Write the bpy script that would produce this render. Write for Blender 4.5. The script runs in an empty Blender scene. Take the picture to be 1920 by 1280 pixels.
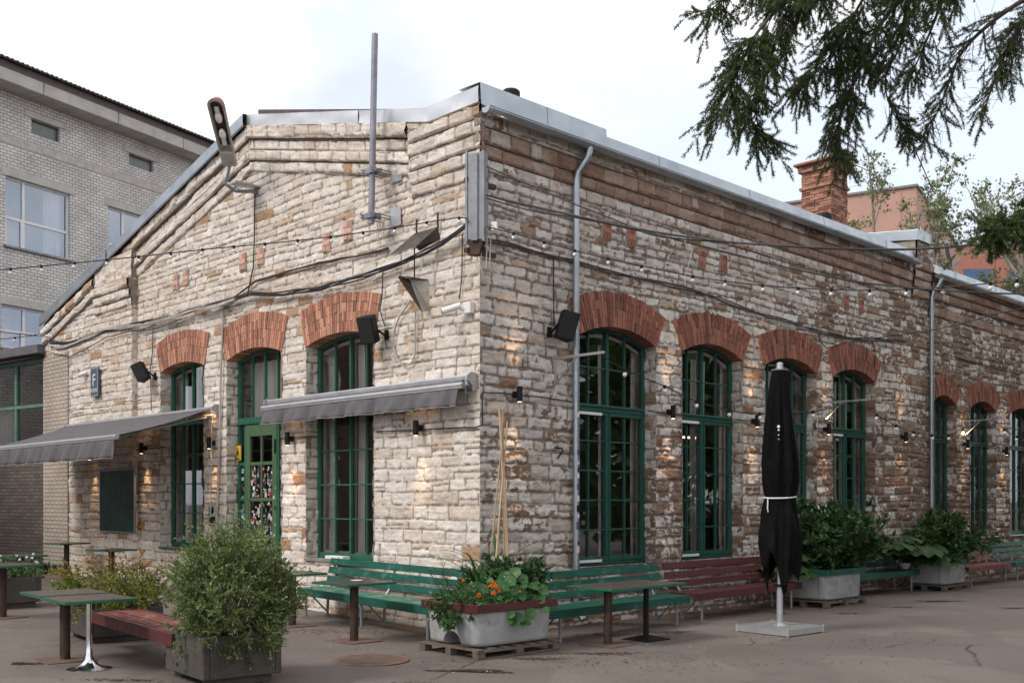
import bpy, math, random
import numpy as np
from mathutils import Vector, Matrix
R = math.radians
sc = bpy.context.scene
COL = sc.collection
# ------------------------------------------------------------------ camera
F, CX, HY, EH = 1980.0, 960.0, 938.0, 1.7          # focal (px of the 1920 photo), centre, horizon row, eye height
cam = bpy.data.cameras.new('camera'); co = bpy.data.objects.new('camera', cam); COL.objects.link(co)
co.location = (0, 0, EH); co.rotation_euler = (R(90), 0, 0)
cam.sensor_width = 36; cam.lens = 36*F/1920; cam.shift_y = (HY-640)/1920
cam.clip_start = .05; cam.clip_end = 3000
sc.camera = co
sc.render.resolution_x = 1024; sc.render.resolution_y = 682
# ------------------------------------------------------------------ light
SUN_EL, SUN_AZ = 44.0, -118.0      # degrees; azimuth measured clockwise from +Y (the view direction)
SKY_STR, CLOUD, SUN_E, EXPO = .10, 10.8, 1.8, 0.38
sun = bpy.data.lights.new('sun', 'SUN'); sun.energy = SUN_E; sun.angle = R(18); sun.color = (1, .935, .87)
so = bpy.data.objects.new('sun', sun); COL.objects.link(so)
d = Vector((math.sin(R(SUN_AZ))*math.cos(R(SUN_EL)), math.cos(R(SUN_AZ))*math.cos(R(SUN_EL)), math.sin(R(SUN_EL))))
so.rotation_euler = d.to_track_quat('Z', 'Y').to_euler(); so.location = (-6, -4, 12)
W = bpy.data.worlds.new('World'); sc.world = W; W.use_nodes = True
nt = W.node_tree; nt.nodes.clear(); N = nt.nodes.new; L = nt.links.new
out = N('ShaderNodeOutputWorld'); bg = N('ShaderNodeBackground'); bg.inputs[1].default_value = SKY_STR
sky = N('ShaderNodeTexSky'); sky.sky_type = 'NISHITA'; sky.sun_disc = False
sky.sun_elevation = R(SUN_EL); sky.sun_rotation = R(SUN_AZ); sky.dust_density = 3
tc = N('ShaderNodeTexCoord'); mp = N('ShaderNodeMapping'); mp.inputs['Location'].default_value = (8.1, .3, 6)
mp.inputs['Scale'].default_value = (1, 1, 2.0)
nz = N('ShaderNodeTexNoise'); nz.inputs['Scale'].default_value = 1.9; nz.inputs['Detail'].default_value = 6; nz.inputs['Roughness'].default_value = .55
rp = N('ShaderNodeValToRGB'); rp.color_ramp.elements[0].position = .36; rp.color_ramp.elements[1].position = .52
nz2 = N('ShaderNodeTexNoise'); nz2.inputs['Scale'].default_value = 3.4; nz2.inputs['Detail'].default_value = 5
rp2 = N('ShaderNodeValToRGB'); c = CLOUD
rp2.color_ramp.elements[0].color = (c*.54, c*.57, c*.63, 1); rp2.color_ramp.elements[0].position = .40
rp2.color_ramp.elements[1].color = (c*1.08, c*1.05, c*1.03, 1); rp2.color_ramp.elements[1].position = .60
hz = N('ShaderNodeMix'); hz.data_type = 'RGBA'; hz.inputs[0].default_value = .86; hz.inputs[7].default_value = (c*.72, c*.79, c*.89, 1)
mx = N('ShaderNodeMix'); mx.data_type = 'RGBA'
L(tc.outputs['Generated'], mp.inputs[0]); L(mp.outputs[0], nz.inputs[0]); L(mp.outputs[0], nz2.inputs[0])
L(nz.outputs[0], rp.inputs[0]); L(nz2.outputs[0], rp2.inputs[0]); L(rp.outputs[0], mx.inputs[0])
L(sky.outputs[0], hz.inputs[6]); L(hz.outputs[2], mx.inputs[6]); L(rp2.outputs[0], mx.inputs[7]); L(mx.outputs[2], bg.inputs[0]); L(bg.outputs[0], out.inputs[0])
sc.view_settings.view_transform = 'Standard'; sc.view_settings.look = 'None'
sc.view_settings.exposure = EXPO; sc.view_settings.gamma = 1; sc.view_settings.use_curve_mapping = False
sc.render.engine = 'CYCLES'
# ------------------------------------------------------------------ helpers
def rng(s): return random.Random(s)
def gz(x, y): return -.20 + (.018*min(-x, 14) if x < 0 else -.004*min(x, 12))      # gently sloping yard
def gp(px, py):                                       # photo pixel on the ground -> point
    z = -.2
    for _ in range(6):
        D = (EH-z)*F/(py-HY); x = (px-CX)/F*D; z = gz(x, D)
    return Vector((x, D, z))
def at(px, py, D): return Vector(((px-CX)/F*D, D, EH+(HY-py)/F*D))
class Frame:                                          # vertical plane: x to the viewer's right, y into the wall, z up
    def __init__(s, P, xd):
        s.P = Vector((P[0], P[1], 0)); s.x = Vector((xd[0], xd[1], 0)).normalized()
        s.y = Vector((-s.x.y, s.x.x, 0)); s.rot = math.atan2(s.x.y, s.x.x)
        s.M = Matrix.Translation(s.P) @ Matrix.Rotation(s.rot, 4, 'Z')
    def pt(s, u, y, z): return s.P + s.x*u + s.y*y + Vector((0, 0, z))
    def hit(s, px, py, y=0):                          # pixel -> (u, z) on the plane at depth y
        r = (px-CX)/F; Q = s.P + s.y*y
        u = (r*Q.y-Q.x)/(s.x.x-r*s.x.y); D = Q.y+s.x.y*u
        return u, EH+(HY-py)/F*D
    def u(s, px, y=0): return s.hit(px, 900, y)[0]
C0 = (-.449, 14.8)
LW = Frame(C0, (.7, -.714)); RW = Frame(C0, (.714, .7))
class MB:
    def __init__(s, M=None): s.v = []; s.f = []; s.M = M
    def add(s, vs, fs):
        n = len(s.v)
        s.v += [tuple(s.M @ Vector(p)) if s.M else tuple(p) for p in vs]
        s.f += [tuple(i+n for i in q) for q in fs]; return s
    def box(s, x0, x1, y0, y1, z0, z1, T=None, j=0, rg=None):
        vs = [Vector((x, y, z)) for x in (x0, x1) for y in (y0, y1) for z in (z0, z1)]
        if j: vs = [p+Vector([rg.uniform(-j, j) for _ in range(3)]) for p in vs]
        if T: vs = [T @ p for p in vs]
        return s.add(vs, [(0,1,3,2),(4,6,7,5),(0,4,5,1),(2,3,7,6),(0,2,6,4),(1,5,7,3)])
    def tube(s, pts, r, n=8, cap=True, closed=False):
        pts = [Vector(p) for p in pts]; rs = r if isinstance(r, (list, tuple)) else [r]*len(pts)
        vs = []; ref = None; m = len(pts)
        for i, p in enumerate(pts):
            a = pts[(i+1) % m] if (i < m-1 or closed) else p; b = pts[i-1] if (i > 0 or closed) else p
            t = (a-b).normalized()
            if ref is None: ref = Vector((0, 0, 1)) if abs(t.z) < .9 else Vector((1, 0, 0))
            e = (ref-t*ref.dot(t)).normalized(); g = t.cross(e); ref = e
            for k in range(n):
                an = 2*math.pi*k/n; vs.append(p+(e*math.cos(an)+g*math.sin(an))*rs[i])
        fs = [(i*n+k, i*n+(k+1) % n, ((i+1) % m)*n+(k+1) % n, ((i+1) % m)*n+k) for i in range(m if closed else m-1) for k in range(n)]
        if cap and not closed: fs += [tuple(range(n))[::-1], tuple(range((m-1)*n, m*n))]
        return s.add(vs, fs)
    def lathe(s, prof, n=24, c=(0, 0, 0), T=None):
        c = Vector(c); vs = []
        for r, z in prof:
            for k in range(n):
                a = 2*math.pi*k/n; vs.append(c+Vector((r*math.cos(a), r*math.sin(a), z)))
        if T: vs = [T @ p for p in vs]
        m = len(prof)
        fs = [(i*n+k, i*n+(k+1) % n, (i+1)*n+(k+1) % n, (i+1)*n+k) for i in range(m-1) for k in range(n)]
        fs += [tuple(range(n))[::-1], tuple(range((m-1)*n, m*n))]
        return s.add(vs, fs)
    def prism(s, poly, y0, y1):                       # polygon in x-z, extruded along y
        n = len(poly); vs = [(a, y0, b) for a, b in poly]+[(a, y1, b) for a, b in poly]
        fs = [tuple(range(n)), tuple(range(n, 2*n))[::-1]]+[(i, i+n, (i+1) % n+n, (i+1) % n) for i in range(n)]
        return s.add(vs, fs)
    def slab(s, poly, z0, z1):                        # polygon in x-y
        n = len(poly); vs = [(a, b, z0) for a, b in poly]+[(a, b, z1) for a, b in poly]
        fs = [tuple(range(n))[::-1], tuple(range(n, 2*n))]+[(i, (i+1) % n, (i+1) % n+n, i+n) for i in range(n)]
        return s.add(vs, fs)
    def grid(s, fn, na, nb):                          # fn(i/na, j/nb) -> point
        vs = [fn(i/na, j/nb) for i in range(na+1) for j in range(nb+1)]; w = nb+1
        return s.add(vs, [(i*w+j, (i+1)*w+j, (i+1)*w+j+1, i*w+j+1) for i in range(na) for j in range(nb)])
    def build(s, name, mat, parent=None, smooth=False, bevel=0, sub=0, solid=0):
        me = bpy.data.meshes.new(name); me.from_pydata(s.v, [], s.f); me.validate(); me.update()
        return link(name, me, mat, parent, smooth, bevel, sub, solid)
def link(name, me, mat, parent=None, smooth=False, bevel=0, sub=0, solid=0):
    o = bpy.data.objects.new(name, me); COL.objects.link(o); me.materials.append(mat)
    if smooth:
        me.polygons.foreach_set('use_smooth', [True]*len(me.polygons)); me.set_sharp_from_angle(angle=R(40))
    if solid: m = o.modifiers.new('solid', 'SOLIDIFY'); m.thickness = solid
    if bevel: m = o.modifiers.new('bevel', 'BEVEL'); m.width = bevel; m.segments = 2; m.limit_method = 'ANGLE'
    if sub: m = o.modifiers.new('sub', 'SUBSURF'); m.levels = sub; m.render_levels = sub
    if parent: o.parent = parent
    return o
def tag(o, label, cat, group=None, kind=None):
    if label: o['label'] = label
    if cat: o['category'] = cat
    if group: o['group'] = group
    if kind: o['kind'] = kind
    return o
def thing(name, label, cat, loc, rot=0, group=None):
    o = bpy.data.objects.new(name, None); COL.objects.link(o); o.location = loc; o.rotation_euler = (0, 0, rot)
    o.empty_display_size = .2
    return tag(o, label, cat, group)
def wthing(name, label, cat, fr, px, py, y=0, group=None):     # a thing fixed to a wall at a photo pixel
    u, z = fr.hit(px, py, y); return thing(name, label, cat, fr.pt(u, y, z), fr.rot, group)
def dup(root, loc=None, rot=None, label=None, parent=None, group=None, first=True):
    c = root.copy(); COL.objects.link(c)
    if parent: c.parent = parent
    if loc is not None: c.location = loc
    if rot is not None: c.rotation_euler = (0, 0, rot)
    if label: c['label'] = label
    if group: c['group'] = group
    for ch in list(root.children): dup(ch, parent=c)
    return c
# ------------------------------------------------------------------ materials
def NT(name):
    m = bpy.data.materials.new(name); m.use_nodes = True; t = m.node_tree; t.nodes.clear()
    o = t.nodes.new('ShaderNodeOutputMaterial'); b = t.nodes.new('ShaderNodeBsdfPrincipled'); t.links.new(b.outputs[0], o.inputs[0])
    return m, t, b, o
def nd(t, ty, **k):
    n = t.nodes.new('ShaderNode'+ty)
    for a, v in k.items():
        if a.startswith('i_'):
            q = a[2:]; n.inputs[int(q) if q.isdigit() else q.replace('_', ' ')].default_value = v
        else: setattr(n, a, v)
    return n
def ramp(t, src, stops, interp='LINEAR'):
    r = nd(t, 'ValToRGB'); cr = r.color_ramp; cr.interpolation = interp
    while len(cr.elements) < len(stops): cr.elements.new(.5)
    for e, (p, c) in zip(cr.elements, stops):
        e.position = p; e.color = (c, c, c, 1) if isinstance(c, (int, float)) else (*c, 1)
    t.links.new(src, r.inputs[0]); return r.outputs[0]
def mixc(t, f, a, b, mode='MIX'):
    m = nd(t, 'Mix', data_type='RGBA', blend_type=mode)
    for i, v in ((0, f), (6, a), (7, b)):
        if hasattr(v, 'is_output'): t.links.new(v, m.inputs[i])
        else: m.inputs[i].default_value = v if i == 0 else ((*v, 1) if len(v) == 3 else v)
    return m.outputs[2]
def noise(t, co, scale, detail=4, rough=.55, sx=(1, 1, 1)):
    if sx != (1, 1, 1):
        mp = nd(t, 'Mapping'); mp.inputs['Scale'].default_value = sx; t.links.new(co, mp.inputs[0]); co = mp.outputs[0]
    n = nd(t, 'TexNoise', i_Scale=scale, i_Detail=detail, i_Roughness=rough); t.links.new(co, n.inputs['Vector']); return n.outputs[0]
def bump(t, b, h, s=.3, dist=.02):
    m = nd(t, 'Bump', i_Strength=s, i_Distance=dist); t.links.new(h, m.inputs['Height']); t.links.new(m.outputs[0], b.inputs['Normal'])
def mat(name, col, rough=.7, metal=0, var=.15, scale=3, bmp=0, bs=40, rand=0, dirt=None, dscale=1.2, dth=(.5, .7), stretch=(1, 1, 1), spec=.5):
    m, t, b, o = NT(name)
    co = nd(t, 'TexCoord').outputs['Object']
    n1 = noise(t, co, scale, 6, .6, stretch)
    lo = tuple(max(0, x*(1-var)) for x in col); hi = tuple(min(1, x*(1+var)) for x in col)
    c = ramp(t, n1, [(.3, lo), (.7, hi)])
    if rand:
        g = nd(t, 'NewGeometry').outputs['Random Per Island']; c = mixc(t, 1, c, ramp(t, g, [(0, 1-rand), (1, 1)]), 'MULTIPLY')
    if dirt:
        c = mixc(t, ramp(t, noise(t, co, dscale, 7, .65), [(dth[0], 0.), (dth[1], 1.)]), c, dirt)
    t.links.new(c, b.inputs['Base Color'])
    b.inputs['Metallic'].default_value = metal; b.inputs['Specular IOR Level'].default_value = spec
    t.links.new(ramp(t, noise(t, co, scale*2.3, 4), [(.3, max(0., rough-.12)), (.7, min(1., rough+.1))]), b.inputs['Roughness'])
    if bmp: bump(t, b, noise(t, co, bs, 5, .6, stretch), bmp)
    return m
def leafmat(name, c1, c2, c3=None, tr=.35, tip=None):
    m, t, b, o = NT(name)
    g = nd(t, 'NewGeometry').outputs['Random Per Island']
    c = ramp(t, g, [(0, c1), (.6, c2), (1, c3 or c2)])
    co = nd(t, 'TexCoord').outputs['Object']
    c = mixc(t, .8, c, ramp(t, noise(t, co, 2.2, 3), [(.3, .6), (.7, 1.25)]), 'MULTIPLY')
    if tip:     # young growth colour towards the top of the plant
        sp = nd(t, 'SeparateXYZ'); t.links.new(co, sp.inputs[0])
        mr = nd(t, 'MapRange'); mr.inputs[1].default_value = tip[1]; mr.inputs[2].default_value = tip[2]; t.links.new(sp.outputs[2], mr.inputs[0])
        ms = nd(t, 'Math', operation='MULTIPLY'); t.links.new(mr.outputs[0], ms.inputs[0]); t.links.new(ramp(t, g, [(0, 0.), (1, 1.)]), ms.inputs[1])
        c = mixc(t, ms.outputs[0], c, tip[0])
    t.links.new(c, b.inputs['Base Color']); b.inputs['Roughness'].default_value = .5
    tl = nd(t, 'BsdfTranslucent'); t.links.new(mixc(t, 1, c, (1.2, 1.3, .8), 'MULTIPLY'), tl.inputs[0])
    ms = nd(t, 'MixShader'); ms.inputs[0].default_value = tr
    t.links.new(b.outputs[0], ms.inputs[1]); t.links.new(tl.outputs[0], ms.inputs[2]); t.links.new(ms.outputs[0], o.inputs[0])
    return m
def stonemat(name, stops, mortar, stain, stain2, sth=(.45, .65), wash=None, wth=(.52, .6)):
    m, t, b, o = NT(name)
    at_ = nd(t, 'Attribute', attribute_name='Col'); sp = nd(t, 'SeparateColor'); t.links.new(at_.outputs['Color'], sp.inputs[0])
    rnd, mor, rn2 = sp.outputs
    co = nd(t, 'TexCoord').outputs['Object']
    c = ramp(t, rnd, stops)
    c = mixc(t, .9, c, ramp(t, noise(t, co, 3.0, 8, .72, (1, 1, 2.2)), [(.3, .70), (.7, 1.16)]), 'MULTIPLY')
    c = mixc(t, .8, c, ramp(t, noise(t, co, 22, 6, .75, (1, 1, 2)), [(.32, .55), (.5, 1.), (.7, 1.12)]), 'MULTIPLY')
    if wash:   # flaked lime wash: the bare brown stone shows between white patches, and more at the arrises of each stone
        fb = noise(t, co, 5.5, 8, .7, (1, 1, 1.6))
        ad = nd(t, 'Math', operation='MULTIPLY_ADD'); t.links.new(rn2, ad.inputs[0]); ad.inputs[1].default_value = .26; t.links.new(fb, ad.inputs[2])
        sz = nd(t, 'SeparateXYZ'); t.links.new(co, sz.inputs[0])      # more brown on the lower piers and farther along the wall
        mr = nd(t, 'MapRange', i_1=3.6, i_2=2.6, i_3=0., i_4=.10); t.links.new(sz.outputs[2], mr.inputs[0])
        m2 = nd(t, 'MapRange', i_1=1.0, i_2=9.0, i_3=-.09, i_4=.055); t.links.new(sz.outputs[0], m2.inputs[0])
        a2 = nd(t, 'Math', operation='ADD'); t.links.new(mr.outputs[0], a2.inputs[0]); t.links.new(m2.outputs[0], a2.inputs[1])
        a3 = nd(t, 'Math', operation='ADD'); t.links.new(a2.outputs[0], a3.inputs[0]); t.links.new(ad.outputs[0], a3.inputs[1]); ad = a3
        lg = nd(t, 'Math', operation='MULTIPLY_ADD'); t.links.new(noise(t, co, .33, 3, .5), lg.inputs[0]); lg.inputs[1].default_value = .55; t.links.new(ad.outputs[0], lg.inputs[2])
        c = mixc(t, ramp(t, lg.outputs[0], [(wth[0], 0.), (wth[1], 1.)]), c, mixc(t, noise(t, co, 9, 5), tuple(x*.6 for x in wash), wash))
    c = mixc(t, ramp(t, noise(t, co, .45, 6, .65), [(sth[0], 0.), (sth[1], 1.)]), c, mixc(t, 1, c, stain, 'MULTIPLY'))
    c = mixc(t, ramp(t, noise(t, co, 1.7, 8, .7, (1, 1, .55)), [(.56, 0.), (.72, 1.)]), c, mixc(t, 1, c, stain2, 'MULTIPLY'))
    mc = mixc(t, noise(t, co, 14, 6, .7), tuple(x*.62 for x in mortar), mortar)
    c = mixc(t, mor, c, mc)
    t.links.new(c, b.inputs['Base Color']); b.inputs['Roughness'].default_value = .92; b.inputs['Specular IOR Level'].default_value = .2
    h1 = noise(t, co, 26, 9, .75, (1, 1, 2.4)); h2 = nd(t, 'TexVoronoi', i_Scale=34); t.links.new(co, h2.inputs[0])
    hh = nd(t, 'Math', operation='MULTIPLY_ADD'); t.links.new(ramp(t, h2.outputs[0], [(.1, 0.), (.35, 1.)]), hh.inputs[0]); hh.inputs[1].default_value = .25; t.links.new(h1, hh.inputs[2])
    bump(t, b, hh.outputs[0], .75, .03)
    return m
def glassmat(name, tint=(.9, .95, .92), base=.08, rough=.02, refl=(1, 1, 1)):
    m, t, b, o = NT(name); t.nodes.remove(b)
    tr = nd(t, 'BsdfTransparent'); tr.inputs[0].default_value = (*tint, 1)
    gl = nd(t, 'BsdfGlossy'); gl.inputs['Roughness'].default_value = rough; gl.inputs[0].default_value = (*refl, 1)
    co = nd(t, 'TexCoord').outputs['Object']
    bm = nd(t, 'Bump', i_Strength=.06, i_Distance=.05); t.links.new(noise(t, co, 1.3, 2), bm.inputs['Height']); t.links.new(bm.outputs[0], gl.inputs['Normal'])
    fr = nd(t, 'Fresnel', i_IOR=1.5); ad = nd(t, 'Math', operation='ADD'); t.links.new(fr.outputs[0], ad.inputs[0]); ad.inputs[1].default_value = base; ad.use_clamp = True
    ms = nd(t, 'MixShader'); t.links.new(ad.outputs[0], ms.inputs[0]); t.links.new(tr.outputs[0], ms.inputs[1]); t.links.new(gl.outputs[0], ms.inputs[2])
    t.links.new(ms.outputs[0], o.inputs[0]); return m
def emit(name, col, s):
    m, t, b, o = NT(name); b.inputs['Base Color'].default_value = (*col, 1); b.inputs['Emission Color'].default_value = (*col, 1); b.inputs['Emission Strength'].default_value = s; return m
def pick(name, cols, rough=.5):            # one colour of a list per mesh island (stickers)
    m, t, b, o = NT(name); g = nd(t, 'NewGeometry').outputs['Random Per Island']
    t.links.new(ramp(t, g, [(i/len(cols), c) for i, c in enumerate(cols)], 'CONSTANT'), b.inputs['Base Color']); b.inputs['Roughness'].default_value = rough; return m
CREAM = [(0, (.70, .61, .53)), (.25, (.80, .73, .66)), (.62, (.88, .82, .765)), (.92, (.80, .71, .62)), (.96, (.58, .43, .30)), (1, (.48, .29, .17))]
GREYW = [(0, (.60, .54, .49)), (.3, (.74, .69, .65)), (.7, (.84, .80, .76)), (.90, (.68, .58, .50)), (.96, (.42, .30, .21)), (1, (.34, .20, .12))]
m_stoneL = stonemat('limestone_cream', CREAM, (.38, .30, .235), (.92, .86, .80), (.82, .73, .64), (.45, .68))
m_stoneR = stonemat('limestone_washed', GREYW, (.33, .26, .21), (.90, .84, .79), (.78, .66, .59), (.42, .66), wash=(.31, .215, .16), wth=(.985, 1.05))
m_corR = stonemat('cornice_brown', [(0, (.34, .22, .175)), (.5, (.41, .285, .23)), (.78, (.46, .34, .28)), (.92, (.54, .45, .39)), (1, (.62, .56, .51))], (.2, .16, .13), (.8, .7, .62), (.7, .55, .45))
def brickmat(name, c1, c2, c3, rough=.85, soot=(.10, .07, .06)):
    m, t, b, o = NT(name); g = nd(t, 'NewGeometry').outputs['Random Per Island']; co = nd(t, 'TexCoord').outputs['Object']
    c = ramp(t, g, [(0, c3), (.22, c1), (.7, c2), (1, tuple(min(1, x*1.25) for x in c2))])
    c = mixc(t, .8, c, ramp(t, noise(t, co, 25, 6, .7), [(.3, .65), (.7, 1.2)]), 'MULTIPLY')
    c = mixc(t, ramp(t, noise(t, co, 1.6, 6, .7), [(.5, 0.), (.75, .55)]), c, soot)
    t.links.new(c, b.inputs['Base Color']); b.inputs['Roughness'].default_value = rough; b.inputs['Specular IOR Level'].default_value = .2
    bump(t, b, noise(t, co, 60, 6, .7), .6, .01); return m
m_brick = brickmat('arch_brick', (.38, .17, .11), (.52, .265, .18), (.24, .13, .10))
m_brickR = brickmat('arch_brick_shade', (.25, .10, .072), (.34, .145, .10), (.12, .065, .055))  # darker copy of the arch brick, side wall's shade put into its colour
m_chim = brickmat('chimney_brick', (.26, .115, .08), (.38, .20, .14), (.16, .075, .06))
m_mortar = mat('mortar', (.42, .35, .30), .95, var=.25, scale=12, bmp=.5)
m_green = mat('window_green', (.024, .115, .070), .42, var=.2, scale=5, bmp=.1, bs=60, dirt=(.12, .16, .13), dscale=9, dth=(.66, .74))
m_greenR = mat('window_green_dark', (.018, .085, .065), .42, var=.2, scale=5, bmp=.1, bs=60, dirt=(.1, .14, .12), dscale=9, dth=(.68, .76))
m_door = mat('door_green', (.075, .135, .07), .45, var=.12, scale=5)
m_inner = mat('inner_frame', (.62, .62, .60), .6, var=.1)
m_curt = mat('curtain', (.86, .84, .81), .9, var=.12, scale=2, stretch=(6, 6, .4))
m_dark = mat('interior_dark', (.16, .13, .11), .9, var=.5, scale=.8)
m_glass = glassmat('window_glass', (.94, .97, .96), base=.10)
m_glassL = glassmat('window_glass_lit', (.95, .97, .96), base=.13)
m_glassB = glassmat('window_glass_rear', (.8, .85, .9), base=.30, refl=(.72, .80, .92))  # blue glossy tint puts the sky's colour into the reflections
m_zinc = mat('galvanised_sheet', (.40, .44, .48), .38, .85, var=.12, scale=1.6, bmp=.12, bs=3)
m_zincb = mat('bright_sheet', (.60, .61, .63), .42, .8, var=.12, scale=1.5, bmp=.25, bs=2.2)
m_steel = mat('grey_steel', (.25, .26, .28), .5, .5, var=.2, scale=6, dirt=(.30, .2, .14), dscale=2.5, dth=(.62, .78))
m_pole = mat('pole_steel', (.26, .26, .30), .5, .4, var=.2, scale=6)
m_alu = mat('aluminium', (.50, .51, .53), .4, .6, var=.08)
m_black = mat('black_metal', (.010, .010, .011), .6, var=.2, spec=.25)
m_cable = mat('black_cable', (.02, .02, .022), .6, var=.2)
m_cablew = mat('grey_cable', (.42, .39, .36), .7, var=.25, scale=6)
m_white = mat('white_plastic', (.78, .78, .76), .4, var=.05)
m_fab = mat('awning_fabric', (.115, .11, .118), .9, var=.12, scale=3, bmp=.1, bs=200)
m_fabb = mat('umbrella_fabric', (.0055, .0052, .0055), .9, var=.25, scale=4, bmp=.08, bs=150, spec=.12)
m_shade = mat('shingle', (.10, .08, .085), .9, var=.3, scale=14, bmp=.4)
m_rust = mat('rusty_steel', (.055, .035, .028), .7, .3, var=.35, scale=9, dirt=(.12, .055, .03), dscale=6)
m_rustp = mat('rusty_plate', (.15, .10, .08), .8, .1, var=.35, scale=5, dirt=(.2, .1, .06), dscale=4)
m_top = mat('worn_tabletop', (.085, .065, .055), .38, 0, var=.3, scale=5, dirt=(.07, .055, .05), dscale=3, stretch=(1, 5, 1))
m_edge = mat('green_edge', (.015, .13, .065), .4, var=.15)
m_chrome = mat('chrome', (.75, .76, .78), .16, 1, var=.03)
m_wgreen = mat('bench_green', (.004, .082, .058), .5, var=.3, scale=3, stretch=(1, 6, 6), bmp=.15, bs=30, dirt=(.08, .19, .14), dscale=4.5, dth=(.58, .74))
m_wgreens = mat('bench_green_worn', (.045, .16, .11), .6, var=.3, scale=3, stretch=(1, 9, 9), bmp=.2, bs=30, dirt=(.24, .27, .22), dscale=5, dth=(.5, .64))
m_wred = mat('bench_red', (.085, .020, .022), .5, var=.25, scale=3, stretch=(1, 6, 6), bmp=.15, bs=30, dirt=(.14, .06, .05), dscale=5, dth=(.58, .74))
m_wredw = mat('bench_red_worn', (.15, .038, .032), .55, var=.3, scale=3, stretch=(1, 9, 9), bmp=.25, bs=30, dirt=(.26, .16, .13), dscale=6, dth=(.52, .66))
m_tub = mat('cement_tub', (.34, .345, .35), .85, var=.12, scale=3, bmp=.3, bs=25, dirt=(.20, .195, .19), dscale=2.2, dth=(.5, .72))
m_conc = mat('concrete', (.075, .066, .057), .9, var=.2, scale=4, bmp=.4, bs=30, dirt=(.035, .031, .027), dscale=1.8, dth=(.5, .7))
m_slabc = mat('slab_concrete', (.21, .21, .205), .85, var=.15, scale=3, bmp=.3, bs=30, dirt=(.14, .14, .14), dscale=2.5)
m_wood = mat('weathered_wood', (.15, .118, .09), .9, var=.3, scale=3, stretch=(1, 6, 6), bmp=.3, rand=.3)
m_bamboo = mat('bamboo', (.55, .40, .25), .6, var=.2, scale=8, rand=.25)
m_soil = mat('soil', (.035, .025, .018), 1, var=.4, scale=14, bmp=.8)
m_bark = mat('bark', (.085, .07, .06), .95, var=.35, scale=9, stretch=(1, 1, .3), bmp=.7)
m_barkl = mat('pale_bark', (.26, .24, .21), .9, var=.3, scale=5, stretch=(1, 1, .4), bmp=.5)
m_sty = mat('sign_blue', (.07, .10, .15), .4, var=.05)
m_chalk = mat('chalkboard', (.013, .045, .036), .6, var=.35, scale=2, dirt=(.03, .07, .06), dscale=1.5)
m_bulb = mat('bulb_glass', (.78, .78, .76), .15, var=.03)
m_warm = emit('lamp_glow', (1, .62, .3), 5)
m_yellow = mat('yellow', (.65, .42, .05), .5, var=.05)
m_stick = pick('stickers', [(.72, .72, .70), (.02, .02, .02), (.62, .61, .60), (.36, .05, .04), (.5, .5, .5), (.10, .2, .3), (.06, .06, .06), (.40, .2, .05), (.45, .45, .45), (.04, .04, .05), (.5, .49, .47), (.45, .38, .35), (.12, .2, .2), (.02, .02, .02), (.5, .5, .46), (.35, .34, .34), (.015, .015, .02)])
# ------------------------------------------------------------------ stone fields (each stone is real relief)
def h2(ix, iy, s):
    v = (ix.astype(np.int64)*374761393 + iy.astype(np.int64)*668265263 + s*2147483647) & 0xffffffff
    v = ((v ^ (v >> 13))*1274126177) & 0xffffffff
    return ((v ^ (v >> 16)) & 0xffffff)/float(0xffffff)
def vn(x, y, s=0):
    ix = np.floor(x); iy = np.floor(y); fx = x-ix; fy = y-iy; fx = fx*fx*(3-2*fx); fy = fy*fy*(3-2*fy)
    a = h2(ix, iy, s); b = h2(ix+1, iy, s); c = h2(ix, iy+1, s); e = h2(ix+1, iy+1, s)
    return (a*(1-fx)+b*fx)*(1-fy)+(c*(1-fx)+e*fx)*fy - .5
def fbm(x, y, s=0, o=3): return sum(vn(x*2**k, y*2**k, s+k)*.5**k for k in range(o))
def sst(x, a, b):
    t = np.clip((x-a)/(b-a), 0, 1); return t*t*(3-2*t)
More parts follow.
